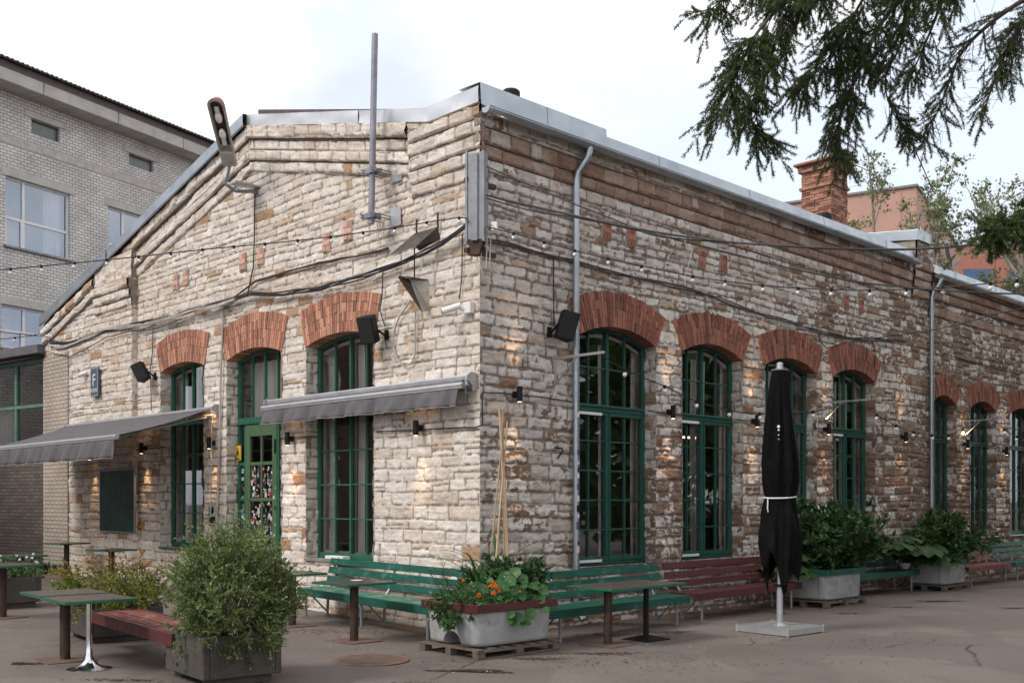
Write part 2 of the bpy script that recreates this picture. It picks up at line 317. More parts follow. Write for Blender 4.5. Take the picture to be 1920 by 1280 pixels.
def pattern(a, b, seed, rowh=(.15, .205), ln=(.28, .62), joint=.010, depth=.030, warp=.010, rough=.013, rows=None, split=.10, rag=.020):
    r = np.random.RandomState(seed)
    if rows is None:
        rows = [b.min()-.3]
        while rows[-1] < b.max()+.4: rows.append(rows[-1]+r.uniform(*(rowh(rows[-1]) if callable(rowh) else rowh)))
    rows = np.array(rows)
    b2 = b + fbm(a*.45, b*.5, seed, 3)*.075 + fbm(a*7, b*7, seed+5, 2)*warp*1.5
    a2 = a + fbm(a*6, b*8, seed+9, 2)*warp*2.4
    ri = np.clip(np.searchsorted(rows, b2)-1, 0, len(rows)-2)
    db = np.minimum(b2-rows[ri], rows[ri+1]-b2)
    e = np.zeros_like(a); r1 = np.zeros_like(a); r2 = np.zeros_like(a)
    a0, a1 = a.min()-1, a.max()+1
    for k in np.unique(ri):
        m = ri == k; bd = [a0-r.uniform(0, ln[1])]
        while bd[-1] < a1: bd.append(bd[-1]+r.uniform(*ln)*(1 if r.rand() > .12 else .5))
        bd = np.array(bd); x = a2[m]; ci = np.clip(np.searchsorted(bd, x)-1, 0, len(bd)-2)
        q = r.rand(len(bd)); w = r.rand(len(bd))
        da = np.minimum(x-bd[ci], bd[ci+1]-x)
        # rounded corners
        dd = db[m]; rr = .022; ins = np.minimum(da, dd)
        cor = rr-np.sqrt(np.maximum(rr-da, 0)**2+np.maximum(rr-dd, 0)**2)
        v_ = np.where((da < rr) & (dd < rr), cor, ins); q3 = r.rand(len(bd))[ci]; hgt = rows[ri[m]+1]-rows[ri[m]]; mid = rows[ri[m]]+hgt*(.35+.3*q[ci])
        sp_ = (q3 < split) & (hgt > .13); v_ = np.where(sp_, np.minimum(v_, np.abs(b2[m]-mid)), v_); hi = sp_ & (b2[m] > mid)
        e[m] = v_; r1[m] = np.where(hi, (q[ci]+.37) % 1, q[ci]); r2[m] = np.where(hi, (w[ci]+.61) % 1, w[ci])
    e = e + fbm(a*14, b*18, seed+3, 3)*rag
    body = sst(e, joint*.5, joint+.009)
    lam = np.abs(vn(a*2.4+r2*9, b*30, seed+2))*2       # bedding layers of the limestone
    h = body*(depth*(.50+.75*r2) + fbm(a*4, b*8, seed+4, 4)*rough*2.1 + (lam-.5)*rough*1.0) + fbm(a*16, b*22, seed+7, 2)*.008
    return h, r1, 1-sst(e, joint*.5, joint+.006), r2
def stonefield(name, posf, A, B, mt, parent, seed, keep=None, post=None, **st):
    a, b = np.meshgrid(A, B, indexing='ij'); h, r1, mo, r2 = pattern(a, b, seed, **st)
    if post: h = post(a, b, h)
    p = np.stack(posf(a, b, h), -1).reshape(-1, 3); na, nb = len(A), len(B)
    i, j = np.meshgrid(np.arange(na-1), np.arange(nb-1), indexing='ij')
    ca = (a[:-1, :-1]+a[1:, 1:])/2; cb = (b[:-1, :-1]+b[1:, 1:])/2
    k = np.ones_like(ca, bool) if keep is None else keep(ca, cb)
    i = i[k]; j = j[k]; f = np.stack([i*nb+j, (i+1)*nb+j, (i+1)*nb+j+1, i*nb+j+1], -1)
    me = bpy.data.meshes.new(name); nf = len(f)
    me.vertices.add(len(p)); me.vertices.foreach_set('co', p.astype(np.float32).ravel())
    me.loops.add(nf*4); me.loops.foreach_set('vertex_index', f.astype(np.int32).ravel())
    me.polygons.add(nf); me.polygons.foreach_set('loop_start', np.arange(0, nf*4, 4, dtype=np.int32))
    at_ = me.color_attributes.new('Col', 'FLOAT_COLOR', 'POINT')
    at_.data.foreach_set('color', np.stack([r1.ravel(), mo.ravel(), r2.ravel(), np.ones(r1.size)], -1).astype(np.float32).ravel())
    me.update(calc_edges=True); me.polygons.foreach_set('use_smooth', np.ones(nf, bool))
    return link(name, me, mt, parent)
def fpos(fr, flip=1):                      # wall frame mapping relative to the building origin
    o = fr.P-BO
    def g(u, z, h, y0=0): yy = y0-h; return (o.x+fr.x.x*u+fr.y.x*yy, o.y+fr.x.y*u+fr.y.y*yy, z-BO.z+0*h)
    return g
BO = Vector((C0[0], C0[1], -.2))
def bl(fr): return Matrix.Translation(-BO) @ fr.M      # frame-local -> building-local for MB
bld = thing('stone_building', 'long pale limestone factory hall with red brick window arches and green windows', 'building', BO)
def lines(lo, hi, step, extra=()):
    x = list(np.arange(lo, hi+step*.5, step)); x[-1] = hi
    for e in extra:
        if not lo-1e-6 <= e <= hi+1e-6: continue
        k = min(range(len(x)), key=lambda i: abs(x[i]-e)); x[k] = e
    return np.array(sorted(x))
class Win:
    def __init__(s, fr, u0, u1, zb, zs, zc, **k):
        s.fr, s.u0, s.u1, s.zb, s.zs, s.zc = fr, u0, u1, zb, zs, zc; s.uc = (u0+u1)/2; s.hw = (u1-u0)/2; s.k = k
        r = zc-zs; s.Rr = (s.hw**2+r*r)/(2*r); s.cz = zc-s.Rr; s.th = math.asin(s.hw/s.Rr)
    def top(s, u, inset=0):
        d_ = np.clip(np.abs(u-s.uc), 0, s.hw); return s.cz+np.sqrt((s.Rr-inset)**2-d_**2)
def hole(ws, u, z, m=0):
    k = np.zeros_like(u, bool)
    for w in ws:
        k |= (u > w.u0) & (u < w.u1) & (z > w.zb) & (z < w.top(u)+m)
        rr = np.hypot(u-w.uc, z-w.cz); tt = np.arctan2(u-w.uc, z-w.cz)
        k |= (rr > w.Rr-.01) & (rr < w.Rr+w.k['T']-.03) & (np.abs(tt) < w.th*1.01)
    return k
# left gable windows and right wall windows, measured on the photograph
def uz(fr, px, py): return fr.hit(px, py)
def mkwin(fr, x0, x1, xc, ycrown, yspring_px, ybot, **k):
    u0, u1 = fr.u(x0), fr.u(x1); uc_px = xc
    return Win(fr, u0, u1, fr.hit(xc, ybot)[1], fr.hit(*yspring_px)[1], fr.hit(xc, ycrown)[1], **k)
LWIN = [mkwin(LW, 303, 385, 344, 678, (385, 683), 1026, kind='w', T=.62),
        mkwin(LW, 427, 530, 478, 651, (530, 657), 1116, kind='d', T=.62),
        mkwin(LW, 576, 703, 640, 622, (703, 626), 1049, kind='w', T=.62)]
us = [(2.03, 3.95), (4.66, 6.53), (7.25, 9.17), (9.82, 11.66)]
_, wzc = RW.hit(1150, 612); _, wzs = RW.hit(1230, 650); _, wzb = RW.hit(1150, 1059)
RWIN = [Win(RW, a, b, wzb, wzs, wzc, kind='c', T=.55) for a, b in us]
FW = []
for x0, x1 in ((1746, 1791), (1817, 1866), (1891, 1944), (1966, 2014), (2036, 2086)):
    a, b = RW.u(x0), RW.u(x1); q = RW.hit(1842, 752)[1]
    FW.append(Win(RW, a, b, .78, q-.22, q, kind='c2', T=.5))
print('LWIN', [(round(w.u0,2), round(w.u1,2), round(w.zb,2), round(w.zs,2), round(w.zc,2)) for w in LWIN])
print('RWIN', [(round(w.u0,2), round(w.u1,2), round(w.zb,2), round(w.zs,2), round(w.zc,2)) for w in RWIN+FW])
# gable outline (u, z of the wall top)
UE = LW.u(93); UAP = LW.u(462, -.15); UPL = LW.u(258); UPR = LW.u(775)
ZC = LW.hit(903, 191, -.1)[1]; ZA = LW.hit(460, 236, -.16)[1]; ZE = LW.hit(92, 604, -.2)[1]; US = LW.u(804, -.12)
def gtop(u): return np.where(u > US, ZC, np.where(u > UAP, ZC+(ZA-ZC)*(US-u)/(US-UAP), ZE+(ZA-ZE)*(u-UE)/(UAP-UE)))
def gt(u): return float(gtop(np.array(float(u))))
print('gable', UE, UAP, UPL, UPR)
hc = lambda z: .030+vn(z*3.3, z*0, 77)*.03+vn(z*11, z*0, 78)*.02
def edge_post(u_edge, s=1):
    def f(a, b, h):
        w = np.clip(1-np.abs(a-u_edge)/.03, 0, 1); return h*(1-w)+hc(b)*w
    return f
fL, fR = fpos(LW), fpos(RW)
def posL(u, z, h):
    uu = np.where(u > -1e-4, u+hc(z), u); pil = np.where(u < UPL, .11, 0.)
    return fL(uu, z, h+pil)
def posR(u, z, h):
    uu = np.where(u < 1e-4, u-hc(z), u); return fR(uu, z, h)
rhL = lambda z: (.15, .22) if z < 3.6 else (.125, .195) if z < 4.9 else (.105, .165)
exL = [w.u0 for w in LWIN]+[w.u1 for w in LWIN]+[UPL, 0.]
A = lines(UE, 0, .021, exL); B = lines(-.45, 8.7, .0185)
stonefield('gable_wall', posL, A, B, m_stoneL, bld, 11, keep=lambda a, b: (b < gtop(a)-.05) & ~hole(LWIN, a, b), post=edge_post(0.), rowh=rhL, ln=(.30, .68), joint=.009, depth=.019, rough=.0075)
exR = [w.u0 for w in RWIN+FW]+[w.u1 for w in RWIN+FW]+[0.]
A = lines(0, 14.4, .022, exR); B = lines(-.45, 7.15, .0185)
stonefield('side_wall', posR, A, B, m_stoneR, bld, 23, keep=lambda a, b: ~hole(RWIN, a, b), post=edge_post(0.), rowh=lambda z: (.145, .22) if z < 4.8 else (.11, .175), ln=(.24, .56), joint=.019, depth=.026, rough=.011, rag=.034)
A = lines(14.4, 33, .04, exR); B = lines(-.45, 7.1, .025)
stonefield('wing_wall', posR, A, B, m_stoneR, bld, 31, keep=lambda a, b: ~hole(FW, a, b), rowh=(.13, .2), ln=(.22, .5), joint=.017, depth=.034, rough=.014, rag=.03)
# narrow brick pier on the far left corner of the gable is grey brick to cornice height
def reveal(w, side, mt, dep=.30, y0=-.012):
    fr = w.fr; g = fpos(fr); u = w.u0 if side < 0 else w.u1
    A = np.linspace(-.03, dep, 11); B = lines(w.zb, w.zs+.02, .03)
    stonefield('jamb', lambda a, b, h: g(u+side*0+(-side)*(h-.012), b, -a-y0*0, 0), A, B, mt, bld, int(abs(u)*100)+7, rowh=(.15, .205), ln=(.25, .4))
for w in LWIN: reveal(w, -1, m_stoneL); reveal(w, 1, m_stoneL)
for w in RWIN+FW: reveal(w, 1, m_stoneR); reveal(w, -1, m_stoneR)
# pilaster cheek on the gable
g = fpos(LW); A = np.linspace(0, .12, 6); B = lines(-.4, 7.6, .03)
stonefield('pilaster_cheek', lambda a, b, h: g(UPL+h*.6+.004, b, .12-a), A, B, m_stoneL, bld, 66, keep=lambda a, b: b < gt(UPL)-.3)
# ------------------------------------------------------------------ brick arches
def arch(w, mt, seed):
    rg = rng(seed); M = bl(w.fr); T = w.k['T']; mb = MB(M); n = int(2*w.th*(w.Rr+T*.4)/.062)
    def P(th, r, y): return Vector((w.uc+r*math.sin(th), y, w.cz+r*math.cos(th)))
    te = w.th*1.02
    k = 24; vs = []; fs = []
    for i in range(k+1):
        t = -te+2*te*i/k
        vs += [P(t, w.Rr, -.020), P(t, w.Rr+T, -.020), P(t, w.Rr+T, .3), P(t, w.Rr, .3)]
    for i in range(k):
        a, b = i*4, (i+1)*4
        fs += [(a, b, b+1, a+1), (a+1, b+1, b+2, a+2), (a+3, a+2, b+2, b+3), (a, a+3, b+3, b)]
    fs += [(0, 1, 2, 3), (k*4, k*4+3, k*4+2, k*4+1)]
    back = MB(M).add(vs, fs).build('arch_mortar', m_mortar, None)
    wd = 2*te/n
    for i in range(n):
        t0 = -te+i*wd; 
        cuts = [0, .26, .52] if i % 2 else [0, .13, .39, .52]
        if rg.random() < .3: cuts = [0, .26, .39, .52]
        cuts = [c*T/.52 for c in cuts]; cuts[-1] += rg.uniform(-.008, .012)
        for a, b in zip(cuts, cuts[1:]):
            g_ = .0045; ja = rg.uniform(-.0008, .0008); pr = rg.uniform(.033, .041) if rg.random() > .06 else .028
            th0 = t0+g_/w.Rr+ja; th1 = t0+wd-g_/w.Rr+ja; r0 = w.Rr+a+(.005 if a else -.012); r1 = w.Rr+b-.006
            y1 = .285 if a == 0 else .04; q = lambda: rg.uniform(-.003, .003)
            v = [P(th0, r0+q(), -pr+q()), P(th1, r0+q(), -pr+q()), P(th1, r1+q(), -pr+q()), P(th0, r1+q(), -pr+q()), P(th0, r0, y1), P(th1, r0, y1), P(th1, r1, y1), P(th0, r1, y1)]
            mb.add(v, [(0,3,2,1),(4,5,6,7),(0,1,5,4),(1,2,6,5),(2,3,7,6),(3,0,4,7)])
    o = mb.build('brick_arch', mt, bld); back.parent = o; back.name = 'mortar_bed'
for i, w in enumerate(LWIN): arch(w, m_brick, i+1)
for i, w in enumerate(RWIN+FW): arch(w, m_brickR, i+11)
# ------------------------------------------------------------------ windows
def bars_h(mb, u0, u1, z, t, y0, y1): mb.box(u0, u1, y0, y1, z-t/2, z+t/2)
def bar_v(mb, w, u, z0, z1, t, y0, y1, ins=.05):
    a, b = u-t/2, u+t/2
    if z1 is None: mb.prism([(a, z0), (b, z0), (b, float(w.top(np.array(b), ins))), (a, float(w.top(np.array(a), ins)))], y0, y1)
    else: mb.box(a, b, y0, y1, z0, z1)
def head(mb, w, z0, t, y0, y1, n=16):     # arched head strip
    poly = []
    for i in range(n+1):
        u = w.u0+(w.u1-w.u0)*i/n; poly.append((u, float(w.top(np.array(u)))+.02))
    for i in range(n+1):
        u = w.u1-t*.6-(w.u1-w.u0-t*1.2)*i/n; poly.append((u, float(w.top(np.array(u)))-t))
    # split into quads to stay convex
    for i in range(n): mb.prism([poly[i], poly[i+1], poly[2*n-i], poly[2*n+1-i]], y0, y1)
def pane_mesh(w, z0, y, mt, parent, u0=None, u1=None, z1=None, ins=.03):
    u0 = w.u0+.04 if u0 is None else u0; u1 = w.u1-.04 if u1 is None else u1; M = bl(w.fr)
    if z1 is not None: return MB(M).add([(u0, y, z0), (u1, y, z0), (u1, y, z1), (u0, y, z1)], [(0, 1, 2, 3)]).build('pane', mt, parent)
    n = 14; vs = []
    for i in range(n+1):
        u = u0+(u1-u0)*i/n; vs += [(u, y, z0), (u, y, float(w.top(np.array(u), ins)))]
    return MB(M).add(vs, [(2*i, 2*i+2, 2*i+3, 2*i+1) for i in range(n)]).build('pane', mt, parent)
def curtain(w, u0, u1, z0, z1, y, parent, mt=None):
    rg = rng(int(abs(u0)*77)); ph = rg.uniform(0, 6); nf = max(2, int((u1-u0)/.09))
    mb = MB(bl(w.fr)); mb.grid(lambda a, b: (u0+(u1-u0)*a+.01*math.sin(b*5+ph), y+.03*math.sin(a*nf*math.pi+ph+b*.6)+.01*math.sin(b*3), z0+(z1-z0)*b), nf*6, 8)
    mb.build('curtain', mt or m_curt, parent, smooth=True)
def window(w, mt, gl, cols, rows_top, rows_bot, zt, y=.20, casement=False, curt=((0, .2), (.82, 1)), seed=0):
    M = bl(w.fr); mb = MB(M); fw = .060; y0, y1 = y, y+.075
    mb.box(w.u0, w.u0+fw, y0, y1, w.zb, w.zs+.03); mb.box(w.u1-fw, w.u1, y0, y1, w.zb, w.zs+.03)
    mb.box(w.u0+fw, w.u1-fw, y0+.002, y1-.002, w.zb, w.zb+.09); head(mb, w, w.zs, fw, y0+.001, y1-.001)
    a, b = w.u0+fw, w.u1-fw
    mb.box(a, b, y0-.02, y1-.004, zt-.06, zt+.05); mb.box(a, b, y0-.045, y0-.02, zt+.01, zt+.04)
    zb = w.zb+.09
    bt, bm = y0+.012, y1-.012
    for i in range(1, cols):
        u = a+(b-a)*i/cols; mid = casement and i*2 == cols
        t = .060 if mid else (.042 if (not casement and i*2 == cols) else .024)
        yy = (y0+.004, y1-.006) if (mid or (not casement and i*2 == cols)) else (bt, bm)
        bar_v(mb, w, u, zb, zt-.06, t, *yy)
        bar_v(mb, w, u, zt+.05, None, t if not mid else .06, *yy, ins=fw*.8)
    if casement:
        for s in (-1, 1):
            mm = (a+b)/2; e0, e1 = (a, mm-.026) if s < 0 else (mm+.026, b); tt = .034
            yy = (y0-.012, y0+.05)
            mb.box(e0+.002, e0+tt, *yy, zb-.03, zt-.062); mb.box(e1-tt, e1-.002, *yy, zb-.03, zt-.062)
            mb.box(e0+tt, e1-tt, y0-.010, y0+.048, zb-.03, zb+.045); mb.box(e0+tt, e1-tt, y0-.010, y0+.048, zt-.12, zt-.062)
    for j in range(1, rows_bot): bars_h(mb, a, b, zb+(zt-.06-zb)*j/rows_bot, .023, bt+.003, bm-.003)
    for j in range(1, rows_top): bars_h(mb, a, b, zt+.05+(w.zc-zt-.1)*j/rows_top*.98, .023, bt+.003, bm-.003)
    o = mb.build('window', mt, bld, bevel=.004)
    pane_mesh(w, w.zb+.03, y+.045, gl, o, ins=.03)
    # secondary pale inner sash
    mi = MB(M); yi = y+.10
    for i in range(0, cols+1):
        u = a+(b-a)*i/cols; t = .030 if i in (0, cols) else .02
        if i not in (0, cols) and i*2 != cols: continue
        mi.box(u-t/2, u+t/2, yi, yi+.04, zb, zt-.05)
        if 0 < i < cols: bar_v(mi, w, u, zt+.05, None, t, yi, yi+.04, ins=.1)
    mi.box(a, b, yi+.001, yi+.045, zt-.06, zt+.05); mi.box(a, b, yi+.001, yi+.045, zb-.05, zb+.03)
    mi.build('inner_frame', m_inner, o)
    head_i = MB(M); n = 10
    for i in range(n):
        u = a+(b-a)*i/n; v = a+(b-a)*(i+1)/n; f_ = lambda q: float(w.top(np.array(q), .09))
        head_i.prism([(u, f_(u)), (v, f_(v)), (v, f_(v)-.05), (u, f_(u)-.05)], yi, yi+.04)
    head_i.build('inner_head', m_inner, o)
    for c0, c1 in curt:
        curtain(w, a+(b-a)*c0, a+(b-a)*c1, w.zb+.08, w.zs-.02, y+.24, o)
    return o
def sill(w, mt, o, out=.06, th=.05):
    MB(bl(w.fr)).box(w.u0-.03, w.u1+.03, -out, .2, w.zb-th, w.zb-.004).build('sill', mt, o, bevel=.006)
ztL = LW.hit(478, 785)[1]
o = window(LWIN[0], m_green, m_glassL, 4, 1, 4, LW.hit(345, 789)[1], curt=((-.13, .10), (.66, .86))); sill(LWIN[0], m_green, o)
o = window(LWIN[2], m_green, m_glassL, 4, 1, 4, LW.hit(640, 770)[1], curt=((-.13, .05), (.46, .57))); sill(LWIN[2], m_slabc, o, .05)
MB(bl(LW)).box(LWIN[2].uc-.35, LWIN[2].uc+.15, -.05, .1, LWIN[2].zb+.002, LWIN[2].zb+.06).build('sill_tray', m_white, o, bevel=.01)
ztR = RW.hit(1150, 764)[1]
for i, w in enumerate(RWIN):
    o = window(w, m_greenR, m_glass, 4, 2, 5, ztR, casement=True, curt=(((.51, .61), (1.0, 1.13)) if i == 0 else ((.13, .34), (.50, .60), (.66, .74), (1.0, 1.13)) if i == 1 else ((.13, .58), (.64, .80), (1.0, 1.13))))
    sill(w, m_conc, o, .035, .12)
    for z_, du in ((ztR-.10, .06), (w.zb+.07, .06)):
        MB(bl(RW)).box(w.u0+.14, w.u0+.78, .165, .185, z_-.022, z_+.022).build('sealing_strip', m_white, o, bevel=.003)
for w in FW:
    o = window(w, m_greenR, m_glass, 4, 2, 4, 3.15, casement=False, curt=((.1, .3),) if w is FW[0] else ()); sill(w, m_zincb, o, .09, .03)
# the door in the middle opening
w = LWIN[1]; M = bl(LW); y = .20; zt = ztL; mb = MB(M)
zg = -.15; a, b = w.u0+.07, w.u1-.07
mb.box(w.u0, a, y, y+.09, zg, w.zs+.03); mb.box(b, w.u1, y, y+.09, zg, w.zs+.03); head(mb, w, w.zs, .07, y+.001, y+.085)
mb.box(a, b, y-.03, y+.08, zt-.06, zt+.06)
d0, d1 = LW.u(461, .2), LW.u(519, .2)
mb.box(d0-.07, d0-.004, y+.003, y+.085, zg, zt-.06); mb.box(d1+.004, d1+.07, y+.003, y+.085, zg, zt-.06)
for i in (1, 2, 3): bar_v(mb, w, a+(b-a)*i/4, zt+.06, None, .05 if i == 2 else .028, y+.01, y+.06, ins=.06)
dz = [.35, 1.05, 1.72, 2.38, zt-.22]
for z_ in dz[:-1]:
    for q0, q1 in ((a, d0-.07), (d1+.07, b)): mb.box(q0, q1, y+.01, y+.07, z_-.03, z_+.03)
dr = mb.build('doorway_frame', m_green, bld, bevel=.004)
pane_mesh(w, zt+.05, y+.05, m_glassL, dr, ins=.03)
pane_mesh(w, zg, y+.05, m_glassL, dr, a, d0-.07, zt-.05); pane_mesh(w, zg, y+.05, m_glassL, dr, d1+.07, b, zt-.05)
curtain(w, a, b, zt+.1, w.zs-.02, y+.3, dr)
mb = MB(M); yd = y-.005; st = .15
mb.box(d0, d0+st, yd, yd+.06, zg+.02, zt-.065); mb.box(d1-st, d1, yd, yd+.06, zg+.02, zt-.065)
mb.box(d0+st, d1-st, yd+.002, yd+.058, zt-.29, zt-.065); mb.box(d0+st, d1-st, yd+.002, yd+.058, zg+.02, .35)
mid = (d0+d1)/2; mb.box(mid-.025, mid+.025, yd+.008, yd+.05, .35, zt-.29)
for z_ in dz[1:-1]: mb.box(d0+st, d1-st, yd+.010, yd+.048, z_-.03, z_+.03)
leafd = mb.build('door', m_door, bld, bevel=.004)
pane_mesh(w, .35, yd+.03, m_glassL, leafd, d0+st, d1-st, zt-.28)
MB(M).box(d1-.05, d1-.02, yd-.02, yd, 2.55, 2.8).build('hinge', m_black, leafd)
MB(M).tube([(d0+.06, yd, 1.0), (d0+.06, yd-.05, 1.0), (d0+.06, yd-.05, 1.3), (d0+.06, yd, 1.3)], .012).build('handle', m_steel, leafd)
rg = rng(5); mb = MB(M); nst = [0]
def sticker(mb, u, z, y, s, rg):
    nst[0] += 1; rest = mb
    if nst[0] % 4 == 0 and nst[0] <= 396: mb = MB(M)
    an = rg.uniform(-.3, .3); k = rg.random()
    if k < .4: pts = [(u+s*.5*math.cos(2*math.pi*i/12), y, z+s*.5*math.sin(2*math.pi*i/12)) for i in range(12)]
    else:
        hx, hz = s*rg.uniform(.35, .6), s*rg.uniform(.3, .75)
        pts = [(u+x*math.cos(an)-zz*math.sin(an), y, z+x*math.sin(an)+zz*math.cos(an)) for x, zz in ((-hx, -hz), (hx, -hz), (hx, hz), (-hx, hz))]
    mb.add(pts, [tuple(range(len(pts)))])
    if rg.random() < .6:      # an inner motif
        s2 = s*.25; q = rg.uniform(-.1, .1)*s; mb.add([(u-s2+q, y-.0012, z-s2), (u+s2, y-.0012, z-s2*.5), (u+s2*.4, y-.0012, z+s2), (u-s2, y-.0012, z+s2*.6)], [(0, 1, 2, 3)])
    if mb is not rest: mb.build('sticker', m_stick, leafd)
for i in range(340):
    z_ = rg.uniform(.4, 2.33)**1; col = rg.choice([(d0+st+.03, mid-.05), (mid+.05, d1-st-.03)])
    if any(abs(z_-q) < .05 for q in dz): continue
    sticker(mb, rg.uniform(*col), z_, yd+.028-i*.00006, rg.uniform(.035, .085), rg)
for i in range(90):
    z_ = rg.uniform(.4, 2.33); c_ = rg.choice([(a+.02, d0-.09), (d1+.09, b-.02)])
    if any(abs(z_-q) < .05 for q in dz): continue
    sticker(mb, rg.uniform(*c_), z_, y+.045-i*.0001, rg.uniform(.05, .1), rg)
for i in range(16): sticker(mb, rg.choice([rg.uniform(d0+.03, d0+.12), rg.uniform(d1-.12, d1-.02)]), rg.uniform(.5, 2.0), yd-.002-i*.0001, rg.uniform(.04, .07), rg)
tag(mb.build('small_stickers', m_stick, leafd), None, None, kind='stuff')
u_, z_ = LW.hit(449, 849, .2); 
ws = MB(M).box(u_-.09, u_+.09, .17, .19, z_-.14, z_+.14).build('warning_sign', m_yellow, bld)
tri = MB(M).tube([(u_-.06, .166, z_-.07), (u_+.06, .166, z_-.07), (u_, .166, z_+.09)], .007, 5, closed=True)
tri.box(u_-.012, u_+.012, .163, .17, z_-.04, z_+.03); tri.box(u_-.07, u_+.07, .163, .17, z_-.12, z_-.10); tri.build('triangle_symbol', m_black, ws)
# tiny bricked-up vents
def patch(fr, px, py, mt, wd=.21, hh=.30, seed=0):
    u, z = fr.hit(px, py); rg = rng(seed); mb = MB(bl(fr)); n = int(hh/.085)
    for k in range(n):
        zz = z-hh/2+k*hh/n; cut = [u-wd/2, u+wd/2] if k % 2 else [u-wd/2, u+rg.uniform(-.02, .02), u+wd/2]
        for a_, b_ in zip(cut, cut[1:]): mb.box(a_+.006, b_-.006, -.04-rg.random()*.01, .02, zz+.006, zz+hh/n-.007, j=.003, rg=rg)
    o = mb.build('brick_vent_infill', mt, bld); MB(bl(fr)).box(u-wd/2-.01, u+wd/2+.01, -.034, .02, z-hh/2-.01, z+hh/2+.01).build('mortar_bed', m_mortar, o)
m_brickp = brickmat('infill_brick', (.48, .27, .2), (.56, .35, .27), (.5, .4, .34), soot=(.45, .36, .3))
for k, q in enumerate([(655, 433), (615, 455), (491, 481), (458, 491), (351, 521), (332, 530)]): patch(LW, *q, m_brickp, seed=k)
for k, q in enumerate([(1135, 432), (1180, 445), (1313, 487), (1354, 494), (1584, 566), (1612, 575)]): patch(RW, *q, m_brickR, seed=k+9)
# ------------------------------------------------------------------ cornices
def band(path, d0, d1, y0, y1, mt, seed, name, ln=(.3, .55), n=None, nd=6):
    """stone course following a (u,z) path; d0..d1 below it, front face at y0+relief (outwards), back to y1"""
    for si, ((ua, za), (ub, zb)) in enumerate(zip(path, path[1:])):
        L_ = math.hypot(ub-ua, zb-za); A = lines(0, L_, .03); B = np.linspace(d0, d1, max(4, int((d1-d0)/.022))+1)
        tx, tz = (ub-ua)/L_, (zb-za)/L_; g = FR_g
        def pos(a, b, h):
            return g(ua+tx*a, za+tz*a-b, h-y0)
        def post(a, b, h):
            e = sst(np.minimum(b-d0, d1-b), -.001, .02); return h*e-.01*(1-e)
        rows = [d0-1, d0, d1, d1+1]
        o = stonefield(name, pos, A, B, mt, bld, seed+si, post=post, rows=rows, ln=ln, depth=.03, warp=.012, split=0)
        mb = MB(FR_m)      # underside and top shelf
        for dd in (d0+.002, d1-.002):
            mb.add([(ua, y0+.012, za-dd), (ub, y0+.012, zb-dd), (ub, y1, zb-dd), (ua, y1, za-dd)], [(0, 1, 2, 3)])
        for q, (uq, zq) in enumerate(((ua, za), (ub, zb))):
            mb.add([(uq, y0+.012, zq-d0), (uq, y0+.012, zq-d1), (uq, y1, zq-d1), (uq, y1, zq-d0)], [(0, 1, 2, 3)])
        mb.build('course_bed', m_bed, o)
m_bed = mat('course_bed', (.26, .22, .18), .95, var=.3, scale=8, bmp=.5)
FR_g, FR_m = fpos(LW), bl(LW)
P_ = [(UPL+.02, gt(UPL+.02)), (UAP, ZA), (UPR, gt(UPR))]
band(P_, -.02, .22, -.12, .0, m_stoneL, 201, 'gable_cornice'); band(P_, .225, .42, -.035, .0, m_stoneL, 205, 'gable_cornice')
band(P_, .425, .60, -.085, .0, m_stoneL, 209, 'gable_cornice'); band(P_, .605, .80, -.035, .0, m_stoneL, 213, 'gable_cornice')
P_ = [(UPR, ZC+.25), (-.02, ZC)]; P_ = [(US, ZC), (.0, ZC)]
Pr = [(UPR, ZC), (.0, ZC)]
for k, (d0_, d1_, y_) in enumerate(((-.02, .19, -.10), (.195, .39, -.085), (.395, .60, -.07), (.605, .80, -.05), (.805, 1.0, -.03))): band([Pr[0], (-y_+.022, ZC)], d0_, d1_, y_, .0, m_stoneL, 221+k, 'corner_corbel')
band([(UPR-.0, gt(UPR)), (US, ZC)], -.02, max(.05, gt(UPR)-ZC), -.10, 0, m_stoneL, 230, 'corner_corbel')
ue = UE+.02; um = LW.u(190)
P_ = [(ue, gt(ue)), (um, gt(um))]
band(P_, .10, .30, -.2, -.1, m_stoneL, 241, 'gable_cornice'); band(P_, .34, .52, -.17, -.1, m_stoneL, 243, 'gable_cornice')
zk = gt(um)-.35
for k, (d0_, d1_, y_) in enumerate(((0, .2, -.22), (.205, .4, -.18), (.405, .58, -.14))): band([(um, zk), (UPL+.03, zk)], d0_, d1_, y_, 0, m_stoneL, 251+k, 'corner_corbel')
band([(um, zk+.4), (UPL+.03, zk+.4)], -.2, .4, -.13, 0, m_stoneL, 258, 'corner_corbel')
FR_g, FR_m = fpos(RW), bl(RW)
Q = [(-.11, 7.12), (13.3, 7.12)]
band(Q, 0, .20, -.10, 0, m_stoneR, 301, 'eaves_course'); band([(-.085,7.12),(13.3,7.12)], .205, .43, -.085, 0, m_corR, 303, 'brown_course', ln=(.35, .5))
band([(-.06,7.12),(13.3,7.12)], .435, .62, -.065, 0, m_corR, 305, 'brown_course', ln=(.3, .45)); band([(-.03,7.12),(13.3,7.12)], .625, .80, -.04, 0, m_stoneR, 307, 'brown_course', ln=(.25, .4))
Q = [(14.25, 7.05), (33, 7.05)]
band(Q, 0, .20, -.15, 0, m_corR, 311, 'brown_course'); band(Q, .205, .40, -.12, 0, m_corR, 313, 'brown_course'); band(Q, .405, .60, -.08, 0, m_corR, 315, 'brown_course'); band(Q, .8, 1.0, -.05, 0, m_corR, 317, 'brown_course')
